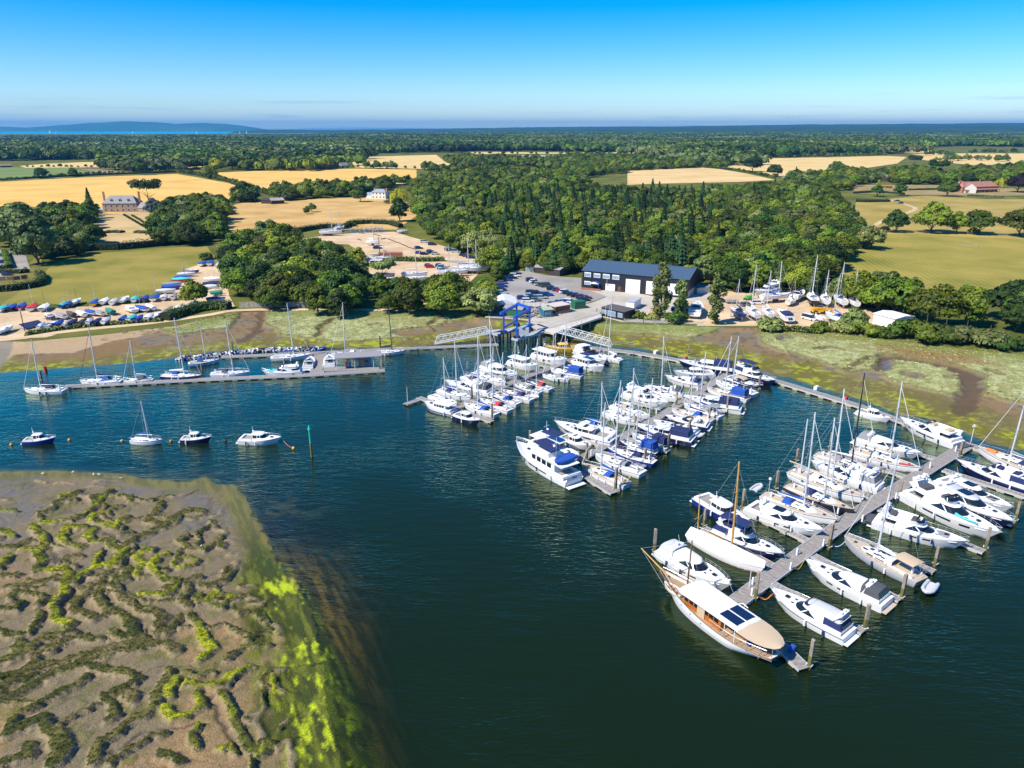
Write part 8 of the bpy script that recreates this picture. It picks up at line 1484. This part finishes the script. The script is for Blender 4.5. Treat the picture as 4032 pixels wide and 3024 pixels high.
car('J', 250, 452, .3, 'grey', 'estate', 'grey estate car between the boats ashore on the right', None); car('J', 328, 438, .1, 'white', 'estate', 'white estate car parked among boats ashore on the right', None); car('J', 692, 548, -1.0, 'white', 'van', 'white van beside the yellow loader', None); car('G', 1828, 540, 1.2, 'black', 'estate', 'dark car beside the big motor yacht ashore', None); car('J', 70, 425, .2, 'black', 'estate', 'dark car behind the slender shore tree', None)
car('e', 665, 377, 2.6, 'navy', 'estate', 'dark blue car at the head of the farm track, left', None); car('e', 683, 386, 2.6, 'black', 'estate', 'dark car at the head of the farm track, right', None); car('H', 20, 125, .1, 'green', 'hatch', 'bright green car in the gravel court', None, GZ+.12); car('H', 15, 185, .1, 'navy', 'estate', 'navy car in the gravel court', None, GZ+.12); car('H', 65, 290, .1, 'navy', 'hatch', 'dark car by the gravel court shrubs', None, GZ+.12)
# green digger, yellow loader, trailer
g = pt('J', 765, 515, GZ); r = empty('telehandler', g, 0.05); tag(r, 'yellow telescopic loader with big tyres in the right boatyard', 'loader'); LY = mat('loader_yellow', (.75, .38, .015), .45)
MB().box(-2.6, 2.2, -.9, .9, .9, 1.7).build('chassis', LY, r); MB().box(-.6, 1.0, -.1, .95, 1.7, 2.9).build('cab', CARG, r); MB().bar((-2.4, -.5, 2.3), (3.6, -.5, 1.9), .5, .55).build('boom', LY, r); MB().bar((3.5, -.5, 1.9), (4.2, -.5, .7), .7, .4).box(3.8, 4.6, -1.1, .6, .3, 1.1).build('bucket', LY, r); MB().box(-2.7, -1.2, -.95, .95, 1.7, 2.2).build('engine_cover', LY, r)
for x_ in (-1.8, 1.6):
    for y_ in (-1.05, 1.05): w_ = MB().tube([(x_, y_-.28, .75), (x_, y_+.28, .75)], .75, 14).build('wheel', TYRE, r, 40); MB().tube([(x_, y_-.3, .75), (x_, y_+.3, .75)], .32, 10).build('hub', LY, w_, 40)
g = pt('J', 262, 415, GZ); r = empty('green_digger', g, .4); tag(r, 'small bright green digger among the boats ashore', 'digger'); GG = mat('bright_green', (.05, .45, .05), .5); MB().box(-1.2, 1.2, -.7, .7, .7, 1.6).build('body', GG, r); MB().bar((.6, 0, 1.4), (2.0, 0, 2.6), .3, .3).bar((2.0, 0, 2.6), (2.9, 0, 1.2), .25, .25).build('arm', GG, r); MB().box(-1.5, 1.5, -.9, -.5, 0, .6).box(-1.5, 1.5, .5, .9, 0, .6).build('track', BLACK, r)
g = pt('J', 145, 440, GZ); r = empty('flatbed_trailer', g, .1); tag(r, 'grey flatbed trailer loaded with planks', 'trailer'); MB().box(-2.2, 2.2, -1, 1, .7, .9).build('bed', GREYM, r); MB().box(-2, 2, -.8, .8, .9, 1.5).build('load', GREYW, r); [MB().tube([(x_, y_-.1, .35), (x_, y_+.1, .35)], .35, 10).build('wheel', TYRE, r) for x_ in (-.6, .6) for y_ in (-1, 1)]

# ================================================================ BOATS ASHORE
def at_base(t, x, y, z): g = pt(t, x, y, GZ); return (g.x, g.y, z)
g6 = 'yachts ashore in the right boatyard'
def stand(loc, L, rot, label, group, kind='cradle'):
    r = empty('boat_cradle' if kind == 'cradle' else 'boat_trailer', (loc[0], loc[1], GZ+.08), rot); tag(r, label, 'cradle' if kind == 'cradle' else 'trailer', group)
    h = 1.45 if kind == 'cradle' else .42
    MB().box(-L*.28, L*.28, -.35, -.2, .1, .25).box(-L*.28, L*.28, .2, .35, .1, .25).box(-L*.26, -L*.24, -1.2, 1.2, .1, .25).box(L*.2, L*.22, -1.2, 1.2, .1, .25).build('frame', GREYM, r)
    if kind == 'cradle':
        for x_ in (-.25*L, .21*L):
            for y_ in (-1.1, 1.1): MB().bar((x_, y_, .2), (x_, y_*.9, h), .1, .1).build('prop', GREYM, r)
    else:
        for y_ in (-.8, .8): MB().tube([(-.05*L, y_-.09, .3), (-.05*L, y_+.09, .3)], .3, 9).build('wheel', TYRE, r)
        MB().bar((L*.25, 0, .2), (L*.62, 0, .3), .08, .08).build('drawbar', GREYM, r)
SHR = [(178,545,9.5,1.75,(200,265),'blue','navy','leftmost small yacht ashore with blue hull top'),(283,548,11,1.62,(315,165),'white','white','white yacht ashore with many spreaders, second from the left'),(388,545,10,1.55,None,'white','white','white yacht ashore seen from the stern left of the motor yacht'),(455,432,13,.35,(465,140),'white','blue','white yacht ashore broadside with blue sail cover behind the dark car'),(565,452,8,.9,(580,250),'cream','tan','small wooden masted yacht with cream hull ashore'),
 (708,448,13,1.35,(745,95),'black','white','dark hulled yacht with the tallest mast ashore'),(800,452,11,1.3,(820,200),'white','white','white yacht ashore with radar, right of the tallest mast'),(902,455,12,1.45,(940,145),'white','blue','white yacht ashore bow towards the river with blue boom'),(1000,470,10,1.4,(1023,200),'white','grey','rightmost yacht ashore half behind the bushes'),(868,585,10,1.8,None,'white','blue','white yacht ashore half hidden by the shore tree'),(762,572,6,1.7,None,'white','white','small white boat ashore in front of the yellow loader')]
for x, y, L, rz, mtp, hc, bc, lab in SHR:
    g = pt('J', x, y, GZ); sailboat(lab, None, None, g6, mast=('J',)+mtp if mtp else None if L > 8 else False, hull=hc, boom=bc, hood=None if L < 9 else bc, L=L, loc=(g.x, g.y, 0), rot=rz+(math.pi if False else 0), z=3.7 if L > 8 else 3.0, keel=True, fend=0, lite=True, mat_m=DKWOOD if 'wooden' in lab else None); stand((g.x, g.y), L, rz, 'steel cradle under the '+short(lab, 11), 'steel boat cradles in the right boatyard')
for t, x, y, L, rz, hc, st, lab, kw in [('J',508,560,10.5,1.6,'white','cabin','white cruiser ashore with red keel and navy canopy, stern to the river',dict(bimini=None, boot='red', tent='navy')),('J',380,390,14,-2.5,'white','fly','large flybridge motor yacht ashore with dark windscreen',dict(shade='white')),('J',612,415,11,.9,'white','open','white open cruiser ashore with black canopy',dict(bimini='navy')),('G',1890,580,14,1.25,'white','open','big open motor yacht ashore with dark screens beside the slender tree',dict(bimini=None)),('G',1760,560,9,1.0,'blue','cabin','blue hulled boat ashore behind the thin tree',dict())]:
    g = pt(t, x, y, GZ); motorboat(lab, None, None, g6, hull=hc, style=st, L=L, loc=(g.x, g.y, 0), rot=rz, z=GZ+1.1, fend=0, lite=True, **kw); stand((g.x, g.y), L, rz, 'steel cradle under the '+short(lab, 11), 'steel boat cradles in the right boatyard')
# upper yard: masts and yachts
g7 = 'yachts ashore in the upper yard'
for x, y, L, rz, mtp, hc, bc, lab in [(450,285,13,.15,(447,60),'white','blue','long white yacht ashore with blue cover in the upper yard'),(528,245,10,1.2,(520,55),'white','white','white yacht ashore bow on beside the trailer frames'),(815,372,8,-.3,(752,170),'white','white','small white yacht ashore near the row of timber baulks'),(865,525,12,.1,(830,292),'white','grey','grey decked yacht ashore below the red container'),(900,545,11,.1,(878,375),'navy','white','navy yacht ashore below the red container'),(1180,660,11,.2,(1178,362),'white','white','yacht ashore behind the shore trees with twin masts'),
   (1470,640,10,.2,(1462,360),'white','blue','yacht ashore behind the trees with thin mast'),(1545,640,10,.3,(1541,405),'white','white','yacht ashore hidden by trees, second thin mast'),(1630,615,13,-.1,(1620,290),'white','blue','white yacht ashore with tall white mast by the yard road'),(1700,600,13,-.1,(1716,315),'white','white','white yacht ashore with tallest right mast by the yard road'),(915,668,9,.1,None,'white','white','white hull ashore behind the grey pine'),(1180,700,9,.1,None,'white','red','hull ashore in the gap between the shore trees'),(1075,265,7,.2,None,'white','white','small white motor boat ashore at the wood edge')]:
    g = pt('I', x, y, GZ); sailboat(lab, None, None, g7, mast=('I',)+mtp if mtp else False, hull=hc, boom=bc if mtp else None, hood=None, L=L, loc=(g.x, g.y, 0), rot=rz, z=3.5 if L > 7.5 else 2.9, keel=True, fend=0, lite=True, mat_m=BLACK if mtp == (830, 292) else None); stand((g.x, g.y), L, rz, 'steel cradle under the '+short(lab, 11), 'steel boat cradles in the upper yard')
TRB = mat('trailer_blue', (.08, .17, .33), .5)
for i in range(17):
    x = 600+i*20; y = 262-(i % 3)*14-(i*.6); g = pt('I', x, y, GZ+.1); r = empty('cradle_frame', g, rr.uniform(0, 1.5)); tag(r, 'empty blue grey cradle frame in the row along the meadow hedge', 'cradle', 'empty cradle frames along the hedge'); mb = MB().box(-1.6, 1.6, -.9, -.8, .2, .35).box(-1.6, 1.6, .8, .9, .2, .35).box(-1.6, -1.5, -.9, .9, .2, .35).box(1.5, 1.6, -.9, .9, .2, .35); mb.build('frame', TRB, r)
    for sx in (-1.3, 1.3):
        for sy in (-.85, .85): MB().bar((sx, sy, .3), (sx*1.1, sy*1.4, 2.0), .1, .1).build('upright', TRB if i % 2 else EDGEM, r)
# ---- the left boat park: small boats on trailers
def small_boat(t, x, y, L, rz, cover, label, group, hull='white', mast=None, mastm=None, z=GZ):
    g = pt(t, x, y, z+.5); zb = z+.85; h = Hull(L, L*.38, .62+.02*L, 'sail', .8); r = empty('dinghy', (g.x, g.y, zb), rz); tag(r, label, 'dinghy' if L < 5.5 else 'small boat', group)
    h.hull(MB(), 9).build('hull', HULLC.get(hull) or CANV[hull], r, 40)
    if cover:
        rings = []
        for i in range(9): t_ = i/8; xx, b, zz = h.sec(t_, 0); pk = .5*(1-abs(t_-.45)*1.5)+.05; rings.append([(xx, -b-.05, zz-.22), (xx, -b-.04, zz+.03), (xx, -b*.5, zz+.08+max(pk, 0)*.6), (xx, 0, zz+.1+max(pk, 0)), (xx, b*.5, zz+.08+max(pk, 0)*.6), (xx, b+.04, zz+.03), (xx, b+.05, zz-.22)])
        MB().loft(rings, False).build('cover', CANV[cover], r, 50)
    else:
        h.deck(MB(), .55, 1, .02, .02, 6).build('foredeck', W2, r, 40); h.deck(MB(), 0, .55, .3, .06, 6).build('floor', CLGREY, r); h.toe(MB(), .04, .01, n=9).build('gunwale', W_, r); MB().box(-L*.1, L*.12, -L*.10, L*.10, .3, 1.0).build('cuddy', W_, r, 30) if L > 5.5 else MB().box(-.1, .15, -L*.17, L*.17, .35, .45).build('thwart', WOOD, r)
    if mast: gx = Vector((g.x, g.y, 0)); mh = max(3.5, min(11, top_z(gx, Z(*mast)[1])-zb)); MB().tube([(L*.1, 0, .3), (L*.1-.02*mh, 0, mh)], .055, 6, .035).build('mast', mastm or ALU, r); MB().tube([(L*.48, 0, .7), (L*.1-.02*mh, 0, mh*.9)], .02, 3).tube([(-L*.48, 0, .6), (L*.1-.02*mh, 0, mh)], .02, 3).build('rigging', WIRE, r)
    tr_ = stand((g.x, g.y), L, rz, 'galvanised trailer under the '+short(label, 9), 'boat trailers in the left boat park', 'trailer'); return r
gg = 'small boats in the left boat park'
CW = dict(blue='bright blue', navy='navy', grey='grey', green='green', white='white', dark='charcoal', red='red', lgrey='pale grey', aqua='turquoise', tan='tan')
def brow(t, lst, rz, name):
    for i, a in enumerate(lst):
        x, y, L, cv, hl = a[:5]; mst = a[5] if len(a) > 5 else None
        what = ('%s covered boat' % CW[cv] if cv else 'open %s boat' % (hl if hl != 'white' else 'white'))+(' with mast' if mst else '')
        small_boat(t, x, y, L, (a[6] if len(a) > 6 else rz)+rr.uniform(-.12, .12), cv, '%s, %s from the left in the %s' % (what, ORD[i], name), gg, hl, (t,)+mst if mst else None, DKWOOD if i % 3 == 1 else None)
brow('H', [(32,600,6,'aqua','white'),(113,590,6,'blue','navy'),(200,580,6.5,'blue','red',(165,455)),(290,588,8,'red','white',(245,375)),(393,590,7.5,'white','grey',(365,435)),(558,570,5,'aqua','blue',(545,470)),(605,565,4.6,'blue','blue',(572,430)),(665,540,7,None,'white',(637,400)),(830,550,6.5,'blue','yellow',(802,375)),(918,535,6.5,'white','white'),(998,540,6,'lgrey','white'),(1088,520,7,None,'white'),(1180,518,6,'aqua','white'),(1270,510,5.6,'blue','blue'),(1357,505,7.5,'blue','white',(1328,300)),(1437,500,6,'lgrey','white'),(1520,495,6,'grey','white')], 1.75, 'meadow side row')
brow('H', [(427,668,6,None,'navy',(410,540)),(533,665,5.5,'grey','white'),(618,650,5,'dark','dark'),(707,648,6,'white','white'),(787,635,5.5,'blue','white',(768,540)),(863,640,5.4,'grey','white'),(958,625,6,'green','green'),(1140,605,8,None,'white'),(1235,600,7,'blue','white',(1187,378)),(1312,590,6,'white','white')], 2.5, 'middle sand row')
brow('H', [(42,785,8,None,'white',(20,600)),(368,755,4,'white','white'),(447,742,5,None,'white',(432,640)),(520,732,4.6,'blue','blue'),(590,738,4,'lgrey','white'),(640,725,5,'navy','navy'),(722,722,4.4,'dark','dark'),(790,715,4.5,'lgrey','white'),(855,715,4.5,'navy','navy'),(932,708,5,'lgrey','white'),(1080,690,5,'blue','blue'),(1155,685,5.4,'aqua','white'),(1218,688,4.6,'blue','blue'),(1300,675,5.5,'white','white'),(1374,660,7,None,'white',(1352,570)),(1478,612,5,'grey','white'),(1552,600,6.5,'white','white'),(1617,590,6,'white','white'),(1688,570,6.5,'blue','white')], 1.6, 'shore path row')
brow('H', [(1450,448,6.8,'lgrey','white'),(1495,412,6.8,'blue','blue'),(1505,388,7,'grey','grey'),(1585,348,6.8,'aqua','red'),(1600,328,6.5,'blue','white',(1510,220)),(1625,300,7,'lgrey','white',(1558,165)),(1668,272,6.6,None,'blue'),(1845,412,6.6,'lgrey','white'),(1858,385,7.5,'navy','black',(1812,220)),(1862,345,7,'white','white',(1875,310)),(1885,520,6.5,'blue','white'),(1880,450,5,'tan','white'),(1890,465,4.5,'green','green')], .12, 'sloping stack')
brow('H', [(1770,205,7.5,'blue','white'),(1838,200,8,'blue','white'),(1910,215,8.5,None,'white',(1893,30)),(1973,210,7,'navy','white')], 1.65, 'top group of four')
g = pt('H', 285, 752, GZ); r = empty('boat_rack', g, 1.1); tag(r, 'large navy tarpaulin sheet on a tilted frame by the sand yard', 'tarpaulin'); MB().loft([[(-3, -1.6, .5), (3, -1.6, .5)], [(-3, 1.6, 1.6), (3, 1.6, 1.6)]], False).build('sheet', CNAVY, r); MB().box(-2.9, -2.8, -1.4, 1.4, 0, .5).box(2.8, 2.9, -1.4, 1.4, 0, .5).build('frame', GREYM, r)
g = pt('H', 215, 780, GZ); r = empty('utility_pole', g); tag(r, 'dark timber pole at the corner of the left boat park', 'pole'); MB().tube([(0, 0, 0), (0, 0, 8)], .14, 7, .1).build('pole', TIMB, r); MB().box(-.3, .3, -.15, .15, 6.2, 7).build('lamp', GREYM, r)
for t, x, y, yt, lab in [('L',1587,556,482,'telegraph pole beside the farm sheds'),('I',1060,130,55,'telegraph pole at the end of the dry meadow')]:
    g = pt(t, x, y, GZ); hgt_ = top_z(g, Z(t, x, yt)[1])-GZ; r = empty('telegraph_pole', g); tag(r, lab, 'telegraph pole'); MB().tube([(0, 0, 0), (0, 0, hgt_)], .16, 7, .1).build('pole', TIMB, r); MB().bar((-.9, 0, hgt_-.5), (.9, 0, hgt_-.5), .1, .12).build('cross_arm', TIMB, r)
# inflatables crowded along the inner pontoon
mats_ = [RUB, W_, CLGREY, DKRUB, CBLUE, CREAM]
for i in range(34):
    if i < 21: x, y = 30+i*38, 530-i*4.3 if i > 6 else 520-i*2; 
    else: x, y = 880+(i-21)*42, 438-(i-21)*.6
    if 1430 < x < 1500: continue
    g = pt('U', x, y, .1); L = rr.uniform(2.6, 3.6); m_ = rr.choice(mats_); r = empty('inflatable_dinghy', (g.x, g.y, .12), rr.uniform(1.0, 2.2)); nm_ = {'grey_rubber': 'grey', 'gelcoat_white': 'white', 'pale_grey_canvas': 'pale grey', 'dark_rubber': 'dark', 'blue_canvas': 'blue', 'cream_paint': 'cream'}[m_.name]
    tag(r, '%s tender in the crowd behind the inner pontoon' % nm_, 'dinghy', '%s tenders behind the inner pontoon' % nm_); dinghy_parts(r, 0, 0, .12, L, 0, m_, 'tube'); outboard(r, -L*.5, 0, .25) if i % 2 else None
# terrace: picnic tables and parasols, people on the pier and walkways
def picnic(t, x, y, rz, label):
    g = pt(t, x, y, GZ+.1); r = empty('picnic_table', g, rz); tag(r, label, 'picnic table', 'picnic tables on the terrace'); MB().box(-.9, .9, -.38, .38, .70, .76).build('table_top', GREYW, r)
    for s_ in (-1, 1): MB().box(-.9, .9, min(s_*.62, s_*.9), max(s_*.62, s_*.9), .40, .45).build('bench', GREYW, r); MB().bar((s_*.6, -.8, 0), (s_*.6, .0, .72), .08, .08).bar((s_*.6, .8, 0), (s_*.6, .0, .72), .08, .08).build('leg_frame', GREYW, r)
for i, (x, y) in enumerate([(190,158),(210,165),(240,160),(350,185),(445,190),(460,205),(480,170),(505,205),(530,195),(555,185),(575,212),(600,195),(465,165),(540,160),(320,190),(580,150)]): picnic('a', x, y, rr.random()*3, 'grey picnic table on the paved terrace, %s counted from the marquee' % ORD[i])
g = pt('a', 580, 182, GZ); r = empty('parasol', g); tag(r, 'navy parasol over the terrace tables', 'parasol'); MB().tube([(0, 0, 0), (0, 0, 2.5)], .04, 5).build('pole', DKWOOD, r); MB().loft([[(1.5*math.cos(k*math.pi/4), 1.5*math.sin(k*math.pi/4), 2.1) for k in range(8)], [(0, 0, 2.7)]*8]).build('canopy', CNAVY, r)
g = pt('a', 505, 180, GZ); r = empty('parasol', g); tag(r, 'black parasol beside the blue hoist', 'parasol'); MB().tube([(0, 0, 0), (0, 0, 2.5)], .04, 5).build('pole', DKWOOD, r); MB().loft([[(1.4*math.cos(k*math.pi/4), 1.4*math.sin(k*math.pi/4), 2.1) for k in range(8)], [(0, 0, 2.7)]*8]).build('canopy', CDARK, r)
g = pt('G', 1174, 600, GZ); r = empty('flagpole', g); tag(r, 'tall white flagpole beside the black office hut', 'flagpole'); MB().tube([(0, 0, 0), (0, 0, 14)], .07, 6, .04).build('pole', WHITEP, r); MB().add([(0, 0, 11), (.9, .1, 10.6), (.8, .1, 10.1), (0, 0, 10.3)], [(0, 1, 2, 3)]).build('flag', W_, r)
# timber baulks in the upper yard
for i, (x0, y0, x1, y1) in enumerate([(885,312,930,305),(945,310,1030,342),(1040,345,1115,378),(1120,382,1190,402),(820,268,880,285),(910,412,985,435),(680,312,715,322),(690,258,740,262)]):
    a, b = pt('I', x0, y0, GZ+.3), pt('I', x1, y1, GZ+.3); o = MB().bar((0, 0, 0), b-a, .35, .35).build('timber_baulk', DKWOOD); o.location = a; tag(o, uniq('dark timber baulk on the sand of the upper yard'), 'timber baulk', 'timber baulks on the upper yard')
# distant sails and ferry on the sea
for x, y, s_, lab in [(518,98,1,'white sail on the distant sea, leftmost'),(700,105,1,'second distant sail below the island'),(840,108,1,'third distant sail below the island'),(924,112,1,'distant sail before the pale beach'),(1238,100,1.6,'larger distant sail left of the ferry'),(1502,108,1,'distant sail below the island end'),(1740,105,1.2,'distant sail right of the island')]:
    g = at(*Z('L', x, y+4), 1); g = Vector((g.x*.8, min(g.y, 9500), 1)) if g.y > 9500 else g; r = empty('distant_sailboat', (g.x, g.y, .6)); tag(r, lab, 'sailing boat', 'distant sails on the sea'); MB().loft([[(-6, 0, 0), (0, 3, 0), (6, 0, 0), (0, -3, 0)], [(-6, 0, 2), (0, 4, 2), (7, 0, 2), (0, -4, 2)]], True, True, True).build('hull', W_, r); MB().add([(-7*s_, 0, 3), (6*s_, .5, 3), (1, 0, 26*s_)], [(0, 1, 2)]).build('sail', CWHITE, r)
# mooring lines one can see
for (t, x0, y0, z0, x1, y1, z1, m, lab) in [('C',835,685,1.9,920,720,.6,WHITEP,'grey mooring line from the domed motor yacht to the walkway'),('C',1205,745,1.5,1085,775,.6,ORANGE,'orange mooring line sagging off the nearest motor yacht bow'),('C',1475,455,1.6,1395,525,.6,YEL,'yellow mooring line off the sleek coupe bow'),('C',1835,290,1.5,1710,315,.6,WHITEP,'white mooring line off the grey modern yacht'),('C',1300,402,1.6,1370,430,.6,WHITEP,'mooring line off the navy flybridge bow'),('F',1532,795,1.0,1597,850,.1,ORANGE,'orange line from the dive boat to its yellow buoy'),('F',885,800,.9,932,812,.1,YEL,'line from the moored sloop to its buoy'),('P',100,945,1.2,0,970,.6,ORANGE,'orange line at the left of the grey covered yacht')]:
    a, b = pt(t, x0, y0, z0), pt(t, x1, y1, z1); P_ = [(b-a)*(k/6)-Vector((0, 0, .9*math.sin(math.pi*k/6)*min(1, z0*.5))) for k in range(7)]; o = MB().tube(P_, .035, 4).build('mooring_line', m); o.location = a; tag(o, lab, 'rope')
# gulls
GUL = mat('gull_white', (.8, .8, .78), .8)
for k, (x, y) in enumerate([(230,90),(390,82),(500,94),(528,95),(645,115),(1075,478),(190,615)]):
    g = pt('K', x, y, .25); o = MB().sphere((0, 0, .15), .16, 8, .7).sphere((.17, 0, .27), .08, 6).box(-.35, -.1, -.04, .04, .12, .17).build('gull', GUL, None, 60); o.location = g; o.rotation_euler = (0, 0, k); tag(o, ['white gull at the left of the weed edge', 'white gull second along the weed edge', 'white gull in the middle of the weed edge', 'white gull close beside the middle one', 'white gull at the right of the weed edge', 'white gull on the ringed mud bank', 'white gull far left on the mud'][k], 'gull')
# ---- people
SKIN = mat('skin', (.55, .32, .22), .6)
def person(loc, rz, top, legs, label, lean=0.0):
    me = bpy.data.meshes.new('body'); sk = [((0, 0, .93), .14, None), ((0, 0, 1.15), .135, 0), ((lean*.1, 0, 1.40), .17, 1), ((lean*.16, 0, 1.52), .06, 2), ((lean*.2, 0, 1.66), .105, 3), ((0, .10, .88), .10, 0), ((.03, .11, .48), .07, 5), ((-.02, .11, .07), .05, 6), ((.1, .11, .03), .045, 7), ((0, -.10, .88), .10, 0), ((-.05, -.11, .48), .07, 9), ((-.06, -.11, .07), .05, 10), ((.07, -.11, .03), .045, 11), ((lean*.1, .20, 1.42), .065, 2), ((0, .27, 1.14), .045, 13), ((.12, .24, .92), .035, 14), ((lean*.1, -.20, 1.42), .065, 2), ((0, -.27, 1.14), .045, 16), ((.12, -.24, .92), .035, 17)]
    me.from_pydata([s_[0] for s_ in sk], [(i, s_[2]) for i, s_ in enumerate(sk) if s_[2] is not None], []); r = bpy.data.objects.new('person', me); COL.objects.link(r); md = r.modifiers.new('skin', 'SKIN'); md.use_smooth_shade = True
    for i, s_ in enumerate(sk): v = me.skin_vertices[0].data[i]; v.radius = (s_[1], s_[1]); v.use_root = i == 0
    r.modifiers.new('smooth', 'SUBSURF').levels = 1; r.location = loc; r.rotation_euler = (0, 0, rz); me.materials.append(SKIN); tag(r, label, 'person')
    MB().tube([(0, 0, .90), (lean*.05, 0, 1.2), (lean*.1, 0, 1.46)], .20, 10, .19).build('shirt', top, r, 60); MB().tube([(0, 0, .95), (0, 0, .85)], .20, 10, .2).tube([(0, .10, .9), (.03, .115, .45)], .12, 8, .09).tube([(0, -.10, .9), (-.05, -.115, .45)], .12, 8, .09).build('trousers', legs, r, 60); MB().sphere((lean*.2-.01, 0, 1.72), .115, 8, .8).build('hair', DKWOOD, r, 60)
person(pt('a', 1058, 175, GZ+.12), .5, REDP, CNAVY, 'person in a red top walking up the pier road'); person(pt('Q', 1985, 470, 1.9), 1.0, CBLUE, CGREY, 'person in a blue shirt in the cockpit beside the navy tent', .4); person(pt('I', 1222, 447, GZ+.1), .3, CWHITE, CNAVY, 'person in a white top beside the dark cars of the upper yard')
print('all', round(time.time()-T0, 1), len(bpy.data.objects), flush=True)
